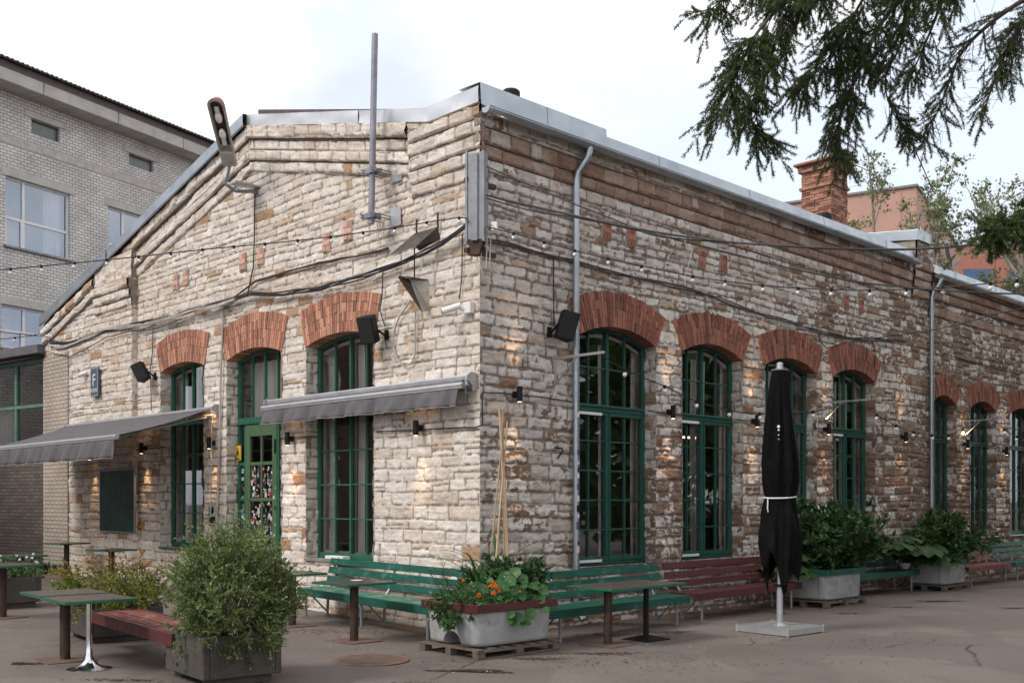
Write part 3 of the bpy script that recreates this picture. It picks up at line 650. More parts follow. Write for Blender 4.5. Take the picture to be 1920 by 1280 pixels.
# fire-wall pier between hall and wing
band([(13.3, 7.62), (14.2, 7.62)], 0, .45, -.18, .6, m_stoneR, 331, 'pier', ln=(.2, .3)); 
for k in range(4): band([(13.3, 7.18), (14.2, 7.18)], .2*k, .2*k+.195, -.17+.03*k, 0, m_corR, 335+k, 'pier')
FR_g, FR_m = fpos(RW), bl(RW)
for ub in (13.15, 14.3):      # shallow lesenes either side of the joint
    pass
# ------------------------------------------------------------------ roof, flashing, gutters
Mb = bl(LW); MR = bl(RW)
def quadroof(pts, mt, name, th=.13):
    mb = MB(Matrix.Translation(-BO)); lo = [Vector(p)-Vector((0, 0, th)) for p in pts]; mb.add([Vector(p) for p in pts]+lo, [(0, 1, 2, 3), (7, 6, 5, 4)]+[(i, i+4, (i+1) % 4+4, (i+1) % 4) for i in range(4)])
    return mb.build(name, mt, bld)
LR = 13.8; e = RW.x
def LP(u, z, t=0, y=0): return LW.pt(u, y, z)+e*t
quadroof([LP(.05, ZC+.10), LP(US, ZC+.12), LP(US, ZC+.12, LR), LP(.05, ZC+.10, LR)], m_shade, 'roof')
quadroof([LP(US-.3, ZC+.27, -.12), LP(UAP+.35, ZA+.205, -.12), LP(UAP, ZA+.20, LR), LP(US, ZC+.12, LR)], m_shade, 'roof')
quadroof([LP(UAP, ZA+.20, -.1), LP(UE-.1, ZE+.05, -.1), LP(UE-.1, ZE+.05, LR), LP(UAP, ZA+.20, LR)], m_shade, 'roof')
quadroof([LP(.05, ZC-.1, LR), LP(-5, ZC+.9, LR), LP(-5, ZC+.9, 33), LP(.05, ZC-.1, 33)], m_zincb, 'roof')
def flash(path, hgt, y, mt, name, seams, drop=0):
    mb = MB(Mb)
    for (ua, za), (ub, zb) in zip(path, path[1:]):
        L_ = math.hypot(ub-ua, zb-za); n = max(1, round(L_/seams))
        for i in range(n):
            f0, f1 = i/n, (i+1)/n-.004/L_; rg = rng(int(abs(ua)*10)+i)
            A_ = (ua+(ub-ua)*f0, za+(zb-za)*f0); B_ = (ua+(ub-ua)*f1, za+(zb-za)*f1); o_ = (i % 2)*.004
            wv = lambda a_, b_: y-o_-.012*math.sin(a_*7+i*2)*math.sin(b_*3)
            mb.grid(lambda a_, b_: (A_[0]+(B_[0]-A_[0])*a_, wv(a_, b_), A_[1]+(B_[1]-A_[1])*a_-drop+hgt*b_), 8, 3)
            mb.add([(A_[0], y-o_, A_[1]-drop+hgt), (B_[0], y-o_, B_[1]-drop+hgt), (B_[0], .3, B_[1]-drop+hgt+.03), (A_[0], .3, A_[1]-drop+hgt+.03)], [(0, 1, 2, 3)])
            mb.add([(A_[0], y-o_, A_[1]-drop), (B_[0], y-o_, B_[1]-drop), (B_[0], y+.03, B_[1]-drop-.012), (A_[0], y+.03, A_[1]-drop-.012)], [(0, 1, 2, 3)])
    o = mb.build(name, mt, bld, smooth=True); return o
flash([(US, ZC), (.13, ZC)], .22, -.145, m_zincb, 'verge_flashing', 1.3)
flash([(UAP, ZA), (US, ZC)], .20, -.145, m_zincb, 'verge_flashing', 1.8)
flash([(UE-.1, gt(UE)-.02), (UAP, ZA)], .20, -.22, m_zinc, 'verge_flashing', 2.2)
def eaves(t0, t1, zt0, name, hh=lambda t: .20):
    mb = MB(MR); n = int((t1-t0)/1.25); rg = rng(3)
    for i in range(n):
        a_, b_ = t0+(t1-t0)*i/n, t0+(t1-t0)*(i+1)/n-.006; k = (i % 2)*.004
        e_ = hh(a_); k += .01 if e_ > .25 else 0
        mb.add([(a_, -.17-k, zt0), (b_, -.17-k, zt0), (b_, -.145-k, zt0+e_), (a_, -.145-k, zt0+e_), (b_, .3, zt0+e_+.01), (a_, .3, zt0+e_+.01), (a_, -.25-k, zt0-.05), (b_, -.25-k, zt0-.05)], [(0, 1, 2, 3), (3, 2, 4, 5), (6, 7, 1, 0)])
    mb.build(name, m_zinc, bld)
    mb = MB(MR); r = .075; zc = zt0-.06; yc = -.27
    mb.grid(lambda a_, b_: (t0+(t1-t0)*a_, yc-r*math.cos(b_*math.pi), zc-r*math.sin(b_*math.pi)*1.1), int((t1-t0)/.5), 10)
    g_ = mb.build('gutter', m_zinc, bld, smooth=True, solid=.004)
    mb = MB(MR); k = t0+.1
    mb.tube([(t0, yc-r-.004, zc), (t1, yc-r-.004, zc)], .009, 6)
    while k < t1:
        mb.tube([(k, yc-(r+.008)*math.cos(q*math.pi/8), zc-(r+.008)*1.1*math.sin(q*math.pi/8)) for q in range(9)], .009, 5); k += .95
    mb.add([(t0+.002, yc-(r)*math.cos(q*math.pi/8), zc-r*1.1*math.sin(q*math.pi/8)) for q in range(9)], [tuple(range(9))])
    mb.build('gutter_bracket', m_zinc, g_)
eaves(-.14, 13.25, 7.17, 'eaves_flashing', lambda t: .31 if t < 1.7 else .205); eaves(14.25, 33, 7.03, 'eaves_flashing', lambda t: .19)
def downpipe(px, ztop, label):
    u = RW.u(px, -.10); mb = MB(MR); rg = rng(int(px))
    mb.tube([(u+.12, -.27, ztop), (u+.12, -.27, ztop-.12), (u+.1, -.25, ztop-.22), (u+.02, -.14, ztop-.42), (u, -.11, ztop-.55), (u, -.11, ztop-.75)], .056, 14)
    mb.tube([(u, -.11, ztop-.7), (u, -.11, .15)], .053, 14); mb.tube([(u, -.11, .2), (u-.0, -.13, .05), (u, -.26, -.1)], .053, 14)
    o = mb.build('downpipe', m_zinc, bld, smooth=True); mb = MB(MR)
    for z_ in (6.2, 4.35, 2.3, .7): mb.tube([(u, -.11, z_), (u, -.11, z_+.05)], .060, 14); mb.box(u-.01, u+.01, -.06, .02, z_, z_+.04)
    for q in range(7): mb.tube([(u+.11-.013*q, -.255+.014*q, ztop-.18-.034*q), (u+.11-.013*q-.004, -.255+.014*q+.004, ztop-.18-.034*q-.01)], .061, 14)
    mb.build('pipe_clamp', m_zinc, o, smooth=True); return o, u
dp, du = downpipe(1079, 7.1, ''); downpipe(1746, 6.98, '')
mb = MB(MR); rg = rng(9)
for k, (py, s) in enumerate([(776, .07), (847, .08), (864, .1), (880, .06), (891, .07), (912, .09), (934, .09), (953, .1), (967, .06), (985, .12), (1030, .1), (1018, .05)]):
    u, z = RW.hit(1078+rg.uniform(-3, 3), py, -.17); n = 10
    for a_ in range(-n, n, 1):
        pass
    kk = [math.pi*1.5+q for q in np.linspace(-s*6, s*6, 7)]
    mb = MB(MR); vs = [(du+.0545*math.cos(q), -.11+.0545*math.sin(q), z+d_) for q in kk for d_ in (-s/2, s/2)]
    mb.add(vs, [(2*i, 2*i+2, 2*i+3, 2*i+1) for i in range(6)]); mb.build('sticker', (m_white, m_sty, m_inner, m_black)[k % 4], dp)
# roof vents and chimney
def vent(px, py, D, r=.14, h=.34):
    p = at(px, py, D)-BO; mb = MB(); mb.lathe([(r*.8, -.8), (r*.8, 0), (r*1.15, .02), (r*1.15, h*.8), (r*.95, h)], 20, p); mb.build('roof_vent', m_black, bld, smooth=True)
vent(958, 186, 17.2, .13, .14); vent(1544, 420, 27, .2, .25); vent(1556, 424, 27.3, .16, .12)
def brickbox(mb, T, wx, wy, z0, z1, rg, ch=.078, bl_=.26, grow=lambda z: 0):
    z = z0; k = 0
    while z < z1-.01:
        e = grow(z); X, Y = wx/2+e, wy/2+e
        for (ax, Lh, fx) in ((0, X, Y), (1, Y, X)):
            for sgn in (-1, 1):
                p = -Lh+(.13 if k % 2 else 0)*1.0
                cut = [-Lh]+([p] if k % 2 else []); 
                while cut[-1]+bl_ < Lh: cut.append(cut[-1]+bl_)
                cut.append(Lh)
                for a_, b_ in zip(cut, cut[1:]):
                    if b_-a_ < .03: continue
                    pr = rg.uniform(-.012, .014); lo = fx-.1; hi = fx+pr
                    if ax == 0: mb.box(a_+.005, b_-.005, sgn*lo if sgn > 0 else -hi, sgn*hi if sgn > 0 else -lo, z+.005, z+ch-.006, T, .004, rg)
                    else: mb.box(sgn*lo if sgn > 0 else -hi, sgn*hi if sgn > 0 else -lo, a_+.005, b_-.005, z+.005, z+ch-.006, T, .004, rg)
        z += ch; k += 1
pc = at(1546, 420, 28.6); T = Matrix.Translation(pc-BO) @ Matrix.Rotation(LW.rot, 4, 'Z'); wpx = .93
mb = MB(); zt_ = (420-309)/F*28.6
brickbox(mb, T, wpx-.05, wpx-.05, -1.3, zt_-.06, rng(4), grow=lambda z: (.07 if .93*zt_ > z > .84*zt_ else .10 if z >= .93*zt_ else .05 if .52*zt_ < z < .58*zt_ else .0))
ch = mb.build('chimney', m_chim, bld)
MB().box(-wpx/2+.07, wpx/2-.07, -wpx/2+.07, wpx/2-.07, -1.3, zt_-.08, T).build('mortar_core', m_mortar, ch)
MB().box(-wpx/2-.14, wpx/2+.14, -wpx/2-.14, wpx/2+.14, zt_-.06, zt_, T).build('chimney_cap', mat('cap_tile', (.33, .14, .10), .8), ch, bevel=.01)
# fire wall rising behind the eaves, with its metal coping
mb = MB(bl(LW)); fy = 13.35
def FWp(s, z, y): return (-s, y, z)
ft = lambda s: 7.72+.12*s
sl = [(0, 0), (.8, 0), (2, 0), (3.2, 0), (5.2, 0)]
mb.prism([(-.1, 6.9), (-5.2, 6.9), (-5.2, ft(5.2)), (-.1, ft(0))], fy, fy+.5)
fwall = mb.build('fire_wall', mat('dark_render', (.17, .15, .14), .95, var=.3, scale=2, bmp=.3), bld)
mb = MB(bl(LW)); mb.prism([(.25, ft(0)-.12), (-5.3, ft(5.3)-.12), (-5.3, ft(5.3)+.08), (.25, ft(0)+.12)], fy-.09, fy+.6); mb.build('coping', m_zinc, fwall, bevel=.01)
# interior: dark rooms behind the openings
mb = MB(Matrix.Translation(-BO)); q = lambda u, t, z: LP(u, z, t)
def rq(a_, b_, c_, d_): mb.add([a_, b_, c_, d_], [(0, 1, 2, 3)])
u0, u1, t0, t1 = UE+.3, -.32, .32, 30; iu, it = -4.5, 4.5
rq(q(u0, t0, -.1), q(u1, t0, -.1), q(u1, 5.6, -.1), q(u0, 5.6, -.1)); rq(q(-4.9, 5.6, -.1), q(u1, 5.6, -.1), q(u1, t1, -.1), q(-4.9, t1, -.1)); rq(q(u0, t0, 5.0), q(u1, t0, 5.0), q(u1, 5.6, 5.0), q(u0, 5.6, 5.0)); rq(q(-4.9, 5.6, 5.0), q(u1, 5.6, 5.0), q(u1, t1, 5.0), q(-4.9, t1, 5.0))
rq(q(u0, 5.5, -.1), q(-4.9, 5.5, -.1), q(-4.9, 5.5, 5), q(u0, 5.5, 5)); rq(q(-4.9, 5.5, -.1), q(-4.9, t1, -.1), q(-4.9, t1, 5), q(-4.9, 5.5, 5))
rq(q(u0, t0, -.1), q(u0, 5.5, -.1), q(u0, 5.5, 5), q(u0, t0, 5)); rq(q(-4.9, t1, -.1), q(u1, t1, -.1), q(u1, t1, 5), q(-4.9, t1, 5))
mb.build('interior', m_dark, bld)
mb = MB(Matrix.Translation(-BO))      # rear and far walls close the volume
rq(q(UE, 0, -.3), q(UE, LR, -.3), q(UE, LR, ZE), q(UE, 0, ZE)); rq(q(-5, 33, -.3), q(0, 33, -.3), q(0, 33, 7.2), q(-5, 33, 8.1)); rq(q(-5, LR, -.3), q(-5, 33, -.3), q(-5, 33, 8.15), q(-5, LR, 8.15)); rq(q(UE, LR, -.3), q(-5, LR, -.3), q(-5, LR, ZA), q(UE, LR, ZE))
mb.build('rear_wall', m_conc, bld)
mb = MB(bl(RW)); u, z = RW.hit(1288, 820, .9); mb.box(u-.22, u+.22, .85, .9, z-.015, z+.015)
mb.build('pendant_lamp', m_warm, bld)
# interior furniture glimpses: pale tables just inside
mb = MB(bl(RW)); rg = rng(8)
for w in RWIN:
    for k in range(2):
        u = w.u0+rg.uniform(.3, 1.5); mb.box(u-.3, u+.3, .9, 1.5, .70, .74); mb.box(u-.03, u+.03, 1.17, 1.23, -.1, .70)
mb.build('indoor_tables', m_inner, bld)
# ------------------------------------------------------------------ ground
def asphalt():
    m, t, b, o = NT('asphalt'); co = nd(t, 'TexCoord').outputs['Object']
    c = ramp(t, noise(t, co, .35, 6, .6), [(.3, (.132, .109, .096)), (.7, (.200, .168, .150))])
    c = mixc(t, .8, c, ramp(t, noise(t, co, 90, 3, .8), [(.3, .5), (.5, 1.), (.72, 1.6)]), 'MULTIPLY')
    c = mixc(t, ramp(t, noise(t, co, 1.1, 8, .7), [(.56, 0.), (.70, .55)]), c, (.075, .062, .056))
    c = mixc(t, ramp(t, noise(t, co, .55, 3, .4, (1, .6, 1)), [(.50, 0.), (.515, .35)]), c, (.105, .085, .075))      # old patched strips
    c = mixc(t, ramp(t, noise(t, co, 5, 8, .8), [(.60, 0.), (.70, .6)]), c, (.06, .048, .042))
    c = mixc(t, ramp(t, noise(t, co, 38, 4, .7), [(.66, 0.), (.70, .8)]), c, (.30, .27, .25))
    v = nd(t, 'TexVoronoi', feature='DISTANCE_TO_EDGE', i_Scale=.42); t.links.new(mixc(t, .12, co, nd_noise(t, co)), v.inputs[0])
    crk = ramp(t, v.outputs[0], [(0, 1.), (.006, 0.)]); gate = ramp(t, noise(t, co, .3, 2), [(.52, 0.), (.58, 1.)])
    mm = nd(t, 'Math', operation='MULTIPLY'); t.links.new(crk, mm.inputs[0]); t.links.new(gate, mm.inputs[1])
    c = mixc(t, mm.outputs[0], c, (.03, .024, .02))
    t.links.new(c, b.inputs['Base Color']); b.inputs['Roughness'].default_value = .82; b.inputs['Specular IOR Level'].default_value = .3
    hh = nd(t, 'Math', operation='SUBTRACT'); t.links.new(noise(t, co, 70, 5, .75), hh.inputs[0]); t.links.new(mm.outputs[0], hh.inputs[1])
    bump(t, b, hh.outputs[0], .5, .012); return m
def nd_noise(t, co):
    n = nd(t, 'TexNoise', i_Scale=2.5, i_Detail=5); t.links.new(co, n.inputs['Vector']); return n.outputs['Color']
gx = [-900, -300, -100, -40, -20] + [x*.5-14 for x in range(0, 29)] + [.5+x*1 for x in range(0, 14)] + [20, 40, 100, 300, 900]; gx = sorted(set(gx))
gy = [-900, -200, -50, 0, 5, 10, 15, 20, 25, 30, 40, 60, 100, 300, 1500]
mb = MB(); mb.add([(x, y, gz(x, y)) for x in gx for y in gy], [(i*len(gy)+j, (i+1)*len(gy)+j, (i+1)*len(gy)+j+1, i*len(gy)+j+1) for i in range(len(gx)-1) for j in range(len(gy)-1)])
tag(mb.build('ground', asphalt(), smooth=True), 'worn brownish grey asphalt of the yard', None, kind='structure')
def flakes(name, spots, mt, label, cat):
    rg = rng(3); mb = MB()
    for px, py, rx, ry, n in spots:
        c = gp(px, py)
        for _ in range(n):
            a = rg.uniform(0, 6.28); r = rg.random()**.7*(1+.35*math.sin(a*3+px)); x, y = c.x+rx*r*math.cos(a), c.y+ry*r*math.sin(a); z = gz(x, y)+.004+rg.random()*.006
            q = rg.uniform(0, 6.28); l = rg.uniform(.008, .03); w = l*rg.uniform(.15, .6)
            dx, dy = math.cos(q), math.sin(q)
            mb.add([(x-dx*l, y-dy*l, z), (x+dy*w, y-dx*w, z+.004), (x+dx*l, y+dy*l, z+rg.random()*.006), (x-dy*w, y+dx*w, z+.003)], [(0, 1, 2, 3)])
    o = mb.build(name, mt); return tag(o, label, cat, kind='stuff')
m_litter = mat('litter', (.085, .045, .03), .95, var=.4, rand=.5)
flakes('leaf_litter', [(45, 1244, .16, .08, 260), (890, 1258, .42, .10, 900), (800, 1283, .5, .08, 500), (1760, 1127, .45, .14, 500), (1690, 1138, .3, .1, 150), (1480, 1180, .18, .1, 200), (1465, 1150, .15, .1, 100), (1905, 1140, .3, .1, 250), (1130, 1225, .5, .12, 300), (1250, 1185, .4, .2, 260), (1590, 1150, .3, .08, 120), (230, 1275, .5, .1, 150), (1005, 1235, .35, .1, 200), (1160, 1190, .9, .3, 300), (600, 1140, 1.2, .25, 500), (720, 1160, 1.0, .25, 500), (850, 1190, .6, .2, 300), (1150, 1170, 1.2, .25, 600), (1300, 1150, 1.2, .25, 500), (1450, 1130, 1.2, .25, 500), (1600, 1112, 1.2, .2, 400), (1850, 1085, 1.5, .25, 400), (200, 1085, 1.8, .2, 300), (1100, 1240, 3.5, .9, 420), (500, 1180, 3, .8, 260), (1500, 1200, 3, .9, 260), (1420, 1145, .8, .2, 260), (650, 1185, 1.2, .3, 240)], m_litter, 'dry brown needles and leaf litter on the asphalt, with strips added to darken under benches', 'leaf litter')  # litter patches, plus strips added as shade under benches and along walls
m_cig = mat('paper_scrap', (.6, .58, .55), .8)
flakes('paper_scraps', [(1200, 1210, 1.5, .5, 16), (650, 1215, 1.0, .5, 12), (1330, 1165, .6, .2, 8), (960, 1262, .7, .2, 5)], m_cig, 'tiny pale paper scraps scattered on the asphalt', 'litter')
# manhole cover
c = gp(694, 1237); t_ = thing('manhole_cover', 'round rusty cast iron manhole cover set in the asphalt', 'manhole cover', c)
mb = MB(); r = .46; mb.lathe([(r*.88, .0), (r*.88, .008), (r*.86, .010), (0.01, .010)], 40); mb.build('lid', m_rustp, t_)
mb = MB(); mb.lathe([(r, .0), (r, .007), (r*.97, .012), (r*.92, .012), (r*.9, .004)], 40); mb.build('rim', m_rustp, t_)
mb = MB()
for i in range(-8, 9):
    for j in range(-8, 9):
        x, y = i*.045, j*.045
        if x*x+y*y < (r*.82)**2: mb.box(x-.014, x+.014, y-.014, y+.014, .0105, .015)
mb.build('tread', m_rustp, t_)
# ------------------------------------------------------------------ white brick building behind on the left
RB = Frame((-.4848*34, 34), (.484, .875))
z1 = lambda px, py: RB.hit(px, py)
def sbrick(name, c1, c2, mo, fr, bw=.27, bh=.14, rough=.85):
    m, t, b, o = NT(name); co = nd(t, 'TexCoord').outputs['Object']
    sp = nd(t, 'SeparateXYZ'); t.links.new(co, sp.inputs[0])
    dp_ = nd(t, 'VectorMath', operation='DOT_PRODUCT'); t.links.new(co, dp_.inputs[0]); dp_.inputs[1].default_value = fr.x
    cb = nd(t, 'CombineXYZ'); t.links.new(dp_.outputs['Value'], cb.inputs[0]); t.links.new(sp.outputs[2], cb.inputs[1])
    br = nd(t, 'TexBrick', i_Scale=1, i_Mortar_Size=.012, i_Brick_Width=bw, i_Row_Height=bh, i_Mortar_Smooth=.2); t.links.new(cb.outputs[0], br.inputs[0])
    br.inputs['Color1'].default_value = (*c1, 1); br.inputs['Color2'].default_value = (*c2, 1); br.inputs['Mortar'].default_value = (*mo, 1)
    c = mixc(t, .7, br.outputs[0], ramp(t, noise(t, co, .8, 7, .7), [(.3, .62), (.7, 1.18)]), 'MULTIPLY')
    t.links.new(c, b.inputs['Base Color']); b.inputs['Roughness'].default_value = rough; bump(t, b, br.outputs[1], -.5, .02); return m
m_wb = sbrick('silicate_brick', (.74, .72, .70), (.62, .60, .58), (.24, .21, .20), RB, .25, .105)
m_wl = mat('lintel_concrete', (.50, .48, .45), .9, var=.15, scale=2)
m_wf = mat('white_frame', (.75, .76, .78), .4, var=.04)
TR = RB.P; rb = thing('brick_office_block', 'white silicate brick block behind the gable with wide white framed windows', 'building', TR+Vector((0, 0, -.2)))
MBr = Matrix.Translation(-(TR+Vector((0, 0, -.2)))) @ RB.M
zt_ = z1(0, 163)[1]; UL, UR_ = -8, RB.u(470)
def rect(x0, y0, x1, y1):
    u0, za = z1(x0, y0); u1, _ = z1(x1, y0); _, zb = z1(x0, y1); return u0, u1, zb, za
WN = [(RB.u(10), RB.u(132), z1(10, 460)[1], z1(10, 328)[1], 1), (RB.u(203), RB.u(262)+.9, z1(203, 510)[1], z1(203, 383)[1], 0), (RB.u(3), RB.u(92)+1.2, z1(3, 652)[1], z1(3, 569)[1], 0), (RB.u(59), RB.u(112), z1(59, 249)[1], z1(59, 222)[1], 2), (RB.u(242), RB.u(288), z1(242, 309)[1], z1(242, 287)[1], 2)]
WN[1] = (WN[1][0], WN[1][0]+(WN[0][1]-WN[0][0]), WN[0][2], WN[0][3], 0)
us_ = sorted(set([UL, UR_]+[w[0] for w in WN]+[w[1] for w in WN])); zs_ = sorted(set([-.2, zt_]+[w[2] for w in WN]+[w[3] for w in WN]))
mb = MB(MBr)
for a, b in zip(us_, us_[1:]):
    for c, d_ in zip(zs_, zs_[1:]):
        m_ = ((a+b)/2, (c+d_)/2)
        if any(w[0] < m_[0] < w[1] and w[2] < m_[1] < w[3] for w in WN): continue
        mb.add([(a, 0, c), (b, 0, c), (b, 0, d_), (a, 0, d_)], [(0, 1, 2, 3)])
for w in WN:
    a, b, c, d_ = w[:4]
    mb.add([(a, 0, c), (a, 0, d_), (b, 0, d_), (b, 0, c), (a, .2, c), (a, .2, d_), (b, .2, d_), (b, .2, c)], [(0, 1, 5, 4), (1, 2, 6, 5), (2, 3, 7, 6), (3, 0, 4, 7)])
mb.add([(UR_, 0, -.2), (UR_, 12, -.2), (UR_, 12, zt_), (UR_, 0, zt_), (UL, 0, -.2), (UL, 12, -.2), (UL, 12, zt_), (UL, 0, zt_)], [(0, 1, 2, 3), (4, 7, 6, 5), (1, 5, 6, 2), (3, 2, 6, 7)])
mb.build('wall', m_wb, rb)
m_room = mat('pale_room', (.30, .32, .35), .9)
for w in WN:
    a, b, c, d_, k = w; mb = MB(MBr); y = .12; f = .07
    if k == 2:
        mb.box(a, b, .1, .16, c, c+.04); mb.box(a, b, .1, .16, d_-.04, d_); mb.box(a, a+.04, .1, .16, c+.04, d_-.04); mb.box(b-.04, b, .1, .16, c+.04, d_-.04)
        o = mb.build('window', mat('vent_frame', (.1, .1, .1)), rb); MB(MBr).add([(a, .14, c), (b, .14, c), (b, .14, d_), (a, .14, d_)], [(0, 1, 2, 3)]).build('pane', mat('dusty_pane', (.17, .18, .18), .3), o)
        MB(MBr).box(a-.25, b+.25, -.05, .1, d_+.01, d_+.22).build('lintel', m_wl, o, bevel=.01)
    else:
        mb.box(a, a+f, y, y+.07, c, d_); mb.box(b-f, b, y, y+.07, c, d_); mb.box(a+f, b-f, y+.001, y+.069, c, c+f*1.2); mb.box(a+f, b-f, y+.001, y+.069, d_-f, d_)
        um_ = a+(b-a)*.30; mb.box(um_-.045, um_+.045, y-.003, y+.066, c+f, d_-f); zm = c+(d_-c)*.42
        mb.box(a+f, b-f, y+.003, y+.064, zm-.045, zm+.045)
        mb.box(a+f, a+f+.05, y-.01, y+.05, c+f, zm-.05); mb.box(um_-.1, um_-.045, y-.01, y+.05, c+f, zm-.05)
        o = mb.build('window', m_wf, rb, bevel=.005)
        MB(MBr).add([(a, y+.04, c), (b, y+.04, c), (b, y+.04, d_), (a, y+.04, d_)], [(0, 1, 2, 3)]).build('pane', m_glassB, o)
        MB(MBr).box(a-.05, b+.05, -.1, y, c-.05, c+.02).build('sill', m_steel, o)
        MB(MBr).box(a-.15, b+.15, -.02, .1, d_+.006, d_+.27).build('lintel', m_wl, o)
        cu = MB(MBr); ca, cb_ = a+(b-a)*.68, a+(b-a)*.93
        cu.grid(lambda p, q: (ca+(cb_-ca)*p, y+.25+.05*math.sin(p*30), c+(d_-c)*q), 40, 3); cu.build('curtain', m_curt, o, smooth=True)
        MB(MBr).add([(a-.5, 1.6, c-.3), (b+.5, 1.6, c-.3), (b+.5, 1.6, d_+.3), (a-.5, 1.6, d_+.3)], [(0, 1, 2, 3)]).build('room', m_room, o)
# bands, cornice, corrugated roof
for py in (252, 290): 
    pass
zb_ = z1(0, 258)[1]; MB(MBr).box(UL, UR_+.01, -.015, 0.0, zb_-.1, zb_+.14).build('wall_band', mat('band_brick', (.50, .46, .43), .9, var=.2, scale=5), rb)
mb = MB(MBr); u = UL
while u < UR_: mb.box(u+.01, min(u+3.0, UR_+.4), -.75, .1, zt_-.05, zt_+.35); u += 3.02
mb.build('eaves_slab', m_wl, rb, bevel=.02)
mb = MB(MBr); n = int((UR_+.5-UL)/.045)
mb.grid(lambda a, b: (UL+(UR_+.5-UL)*a, -.95+b*8, zt_+.62+b*2.6+.035*math.sin(a*(UR_+.5-UL)/.18*2*math.pi)), n, 1)
mb.build('roof', mat('corrugated', (.20, .19, .21), .8, var=.15), rb, smooth=True, solid=.012)
MB(MBr).box(UL, UR_+.45, -.7, .1, zt_+.352, zt_+.6).build('fascia', mat('dark_fascia', (.16, .13, .12), .9), rb)
# ------------------------------------------------------------------ low annex on the far left
AX = Frame(LW.pt(UE, .02, 0), (.80, -.60)); zA = lambda px, py: AX.hit(px, py)
ax = thing('glazed_annex', 'low annex with green framed glazing over a sooty brick wall, left of the gable', 'annex building', AX.P+Vector((0, 0, -.1)))
MA = Matrix.Translation(-(AX.P+Vector((0, 0, -.1)))) @ AX.M
m_sb = sbrick('sooty_brick', (.19, .155, .13), (.12, .095, .08), (.06, .05, .045), AX, .27, .088)
zw = zA(45, 852)[1]; zr = zA(45, 682)[1]
mb = MB(MA); mb.box(-9, 0.0, .02, .3, -.2, zw); mb.build('brick_base', m_sb, ax)
mb = MB(MA); g_ = m_edge
m_gfr = mat('pale_green_frame', (.11, .22, .17), .6, var=.25, scale=6)
for u in [-7.4, -6, -4.6, -3.2, -1.75, -.06]: mb.box(u-.045, u+.045, .05, .13, zw, zr)
zm = zA(45, 762)[1]; mb.box(-9, 0, .055, .125, zm-.04, zm+.04); mb.box(-9, 0, .04, .13, zr-.02, zr+.1); mb.box(-9, 0, .045, .128, zw-.02, zw+.06)
fo = mb.build('glazing_frame', m_gfr, ax, bevel=.005)
MB(MA).add([(-9, .1, zw), (0, .1, zw), (0, .1, zr), (-9, .1, zr)], [(0, 1, 2, 3)]).build('pane', m_glass, fo)
MB(MA).add([(-9, 1.5, zw-1), (0, 1.5, zw-1), (0, 1.5, zr+.5), (-9, 1.5, zr+.5)], [(0, 1, 2, 3)]).build('back_room', m_dark, fo)
cu = MB(MA); cu.grid(lambda p, q: (-3.4+1.1*p, .3+.05*math.sin(p*40), zw+(zm-zw)*q), 60, 2); cu.build('curtain', m_curt, fo, smooth=True)
zt2 = zA(45, 656)[1]; zt3 = zA(45, 672)[1]
MB(MA).box(-9, .02, -.35, 3, zt3, zt2).build('roof', mat('roof_felt', (.12, .12, .13), .8, var=.2), ax, bevel=.01)
MB(MA).box(-9, .01, -.20, 3, zr+.101, zt3-.002).build('soffit', mat('dark_soffit', (.05, .04, .035), .9), ax)
MB(MA).tube([(-9, -.12, zr+.14), (-4, -.1, zr+.1), (0, -.1, zr+.15)], .05, 8).build('pipe', m_cablew, ax)
# pale brick strip between annex and gable masonry
MB(bl(LW)).box(UE, LW.u(139), -.155, -.12, -.4, LW.hit(110, 665, -.15)[1]).build('brick_facing', sbrick('facing_brick', (.52, .45, .38), (.46, .39, .33), (.22, .18, .15), LW, .27, .095), bld)
# ------------------------------------------------------------------ terracotta rendered block at the back right
PB = at(1718, 900, 56); d1 = Vector((-1.79, 1, 0)).normalized(); d2 = Vector((.584, 1, 0)).normalized()
pk = thing('terracotta_block', 'terracotta rendered modern block rising behind the brick chimney', 'building', (PB.x, PB.y, -.2))
m_pk = mat('terracotta_render', (.46, .28, .225), .9, var=.08, scale=1.2, bmp=.1)
ztp = at(1718, 350, 56).z+.2
mb = MB(); A_, B_, C_ = Vector((0, 0, 0)), d1*16, d2*16
ct = 4.3
mb.add([A_, B_, B_+C_, C_, A_+Vector((0, 0, ztp)), B_+Vector((0, 0, ztp)), B_+C_+Vector((0, 0, ztp)), C_+Vector((0, 0, ztp))], [(0, 4, 5, 1), (1, 5, 6, 2), (3, 7, 4, 0), (2, 6, 7, 3), (4, 7, 6, 5)])
mb.build('wall', m_pk, pk)
mb = MB(); Zp = Vector((0, 0, ztp)); n1 = Vector((-d1.y, d1.x, 0))
def rail(mb, a, b, w, h): 
    t = (b-a).normalized(); s_ = Vector((t.y, -t.x, 0))*w; mb.add([a-s_, b-s_, b+s_, a+s_, a-s_+Vector((0, 0, h)), b-s_+Vector((0, 0, h)), b+s_+Vector((0, 0, h)), a+s_+Vector((0, 0, h))], [(0,1,2,3),(7,6,5,4),(0,4,5,1),(1,5,6,2),(2,6,7,3),(3,7,4,0)])
rail(mb, Zp-d1*.1, B_+Zp, .12, .12); rail(mb, Zp+Vector((0,0,.002)), C_+Zp, .1, .12); mb.build('parapet_cap', mat('cap_grey', (.2, .19, .18), .6), pk)
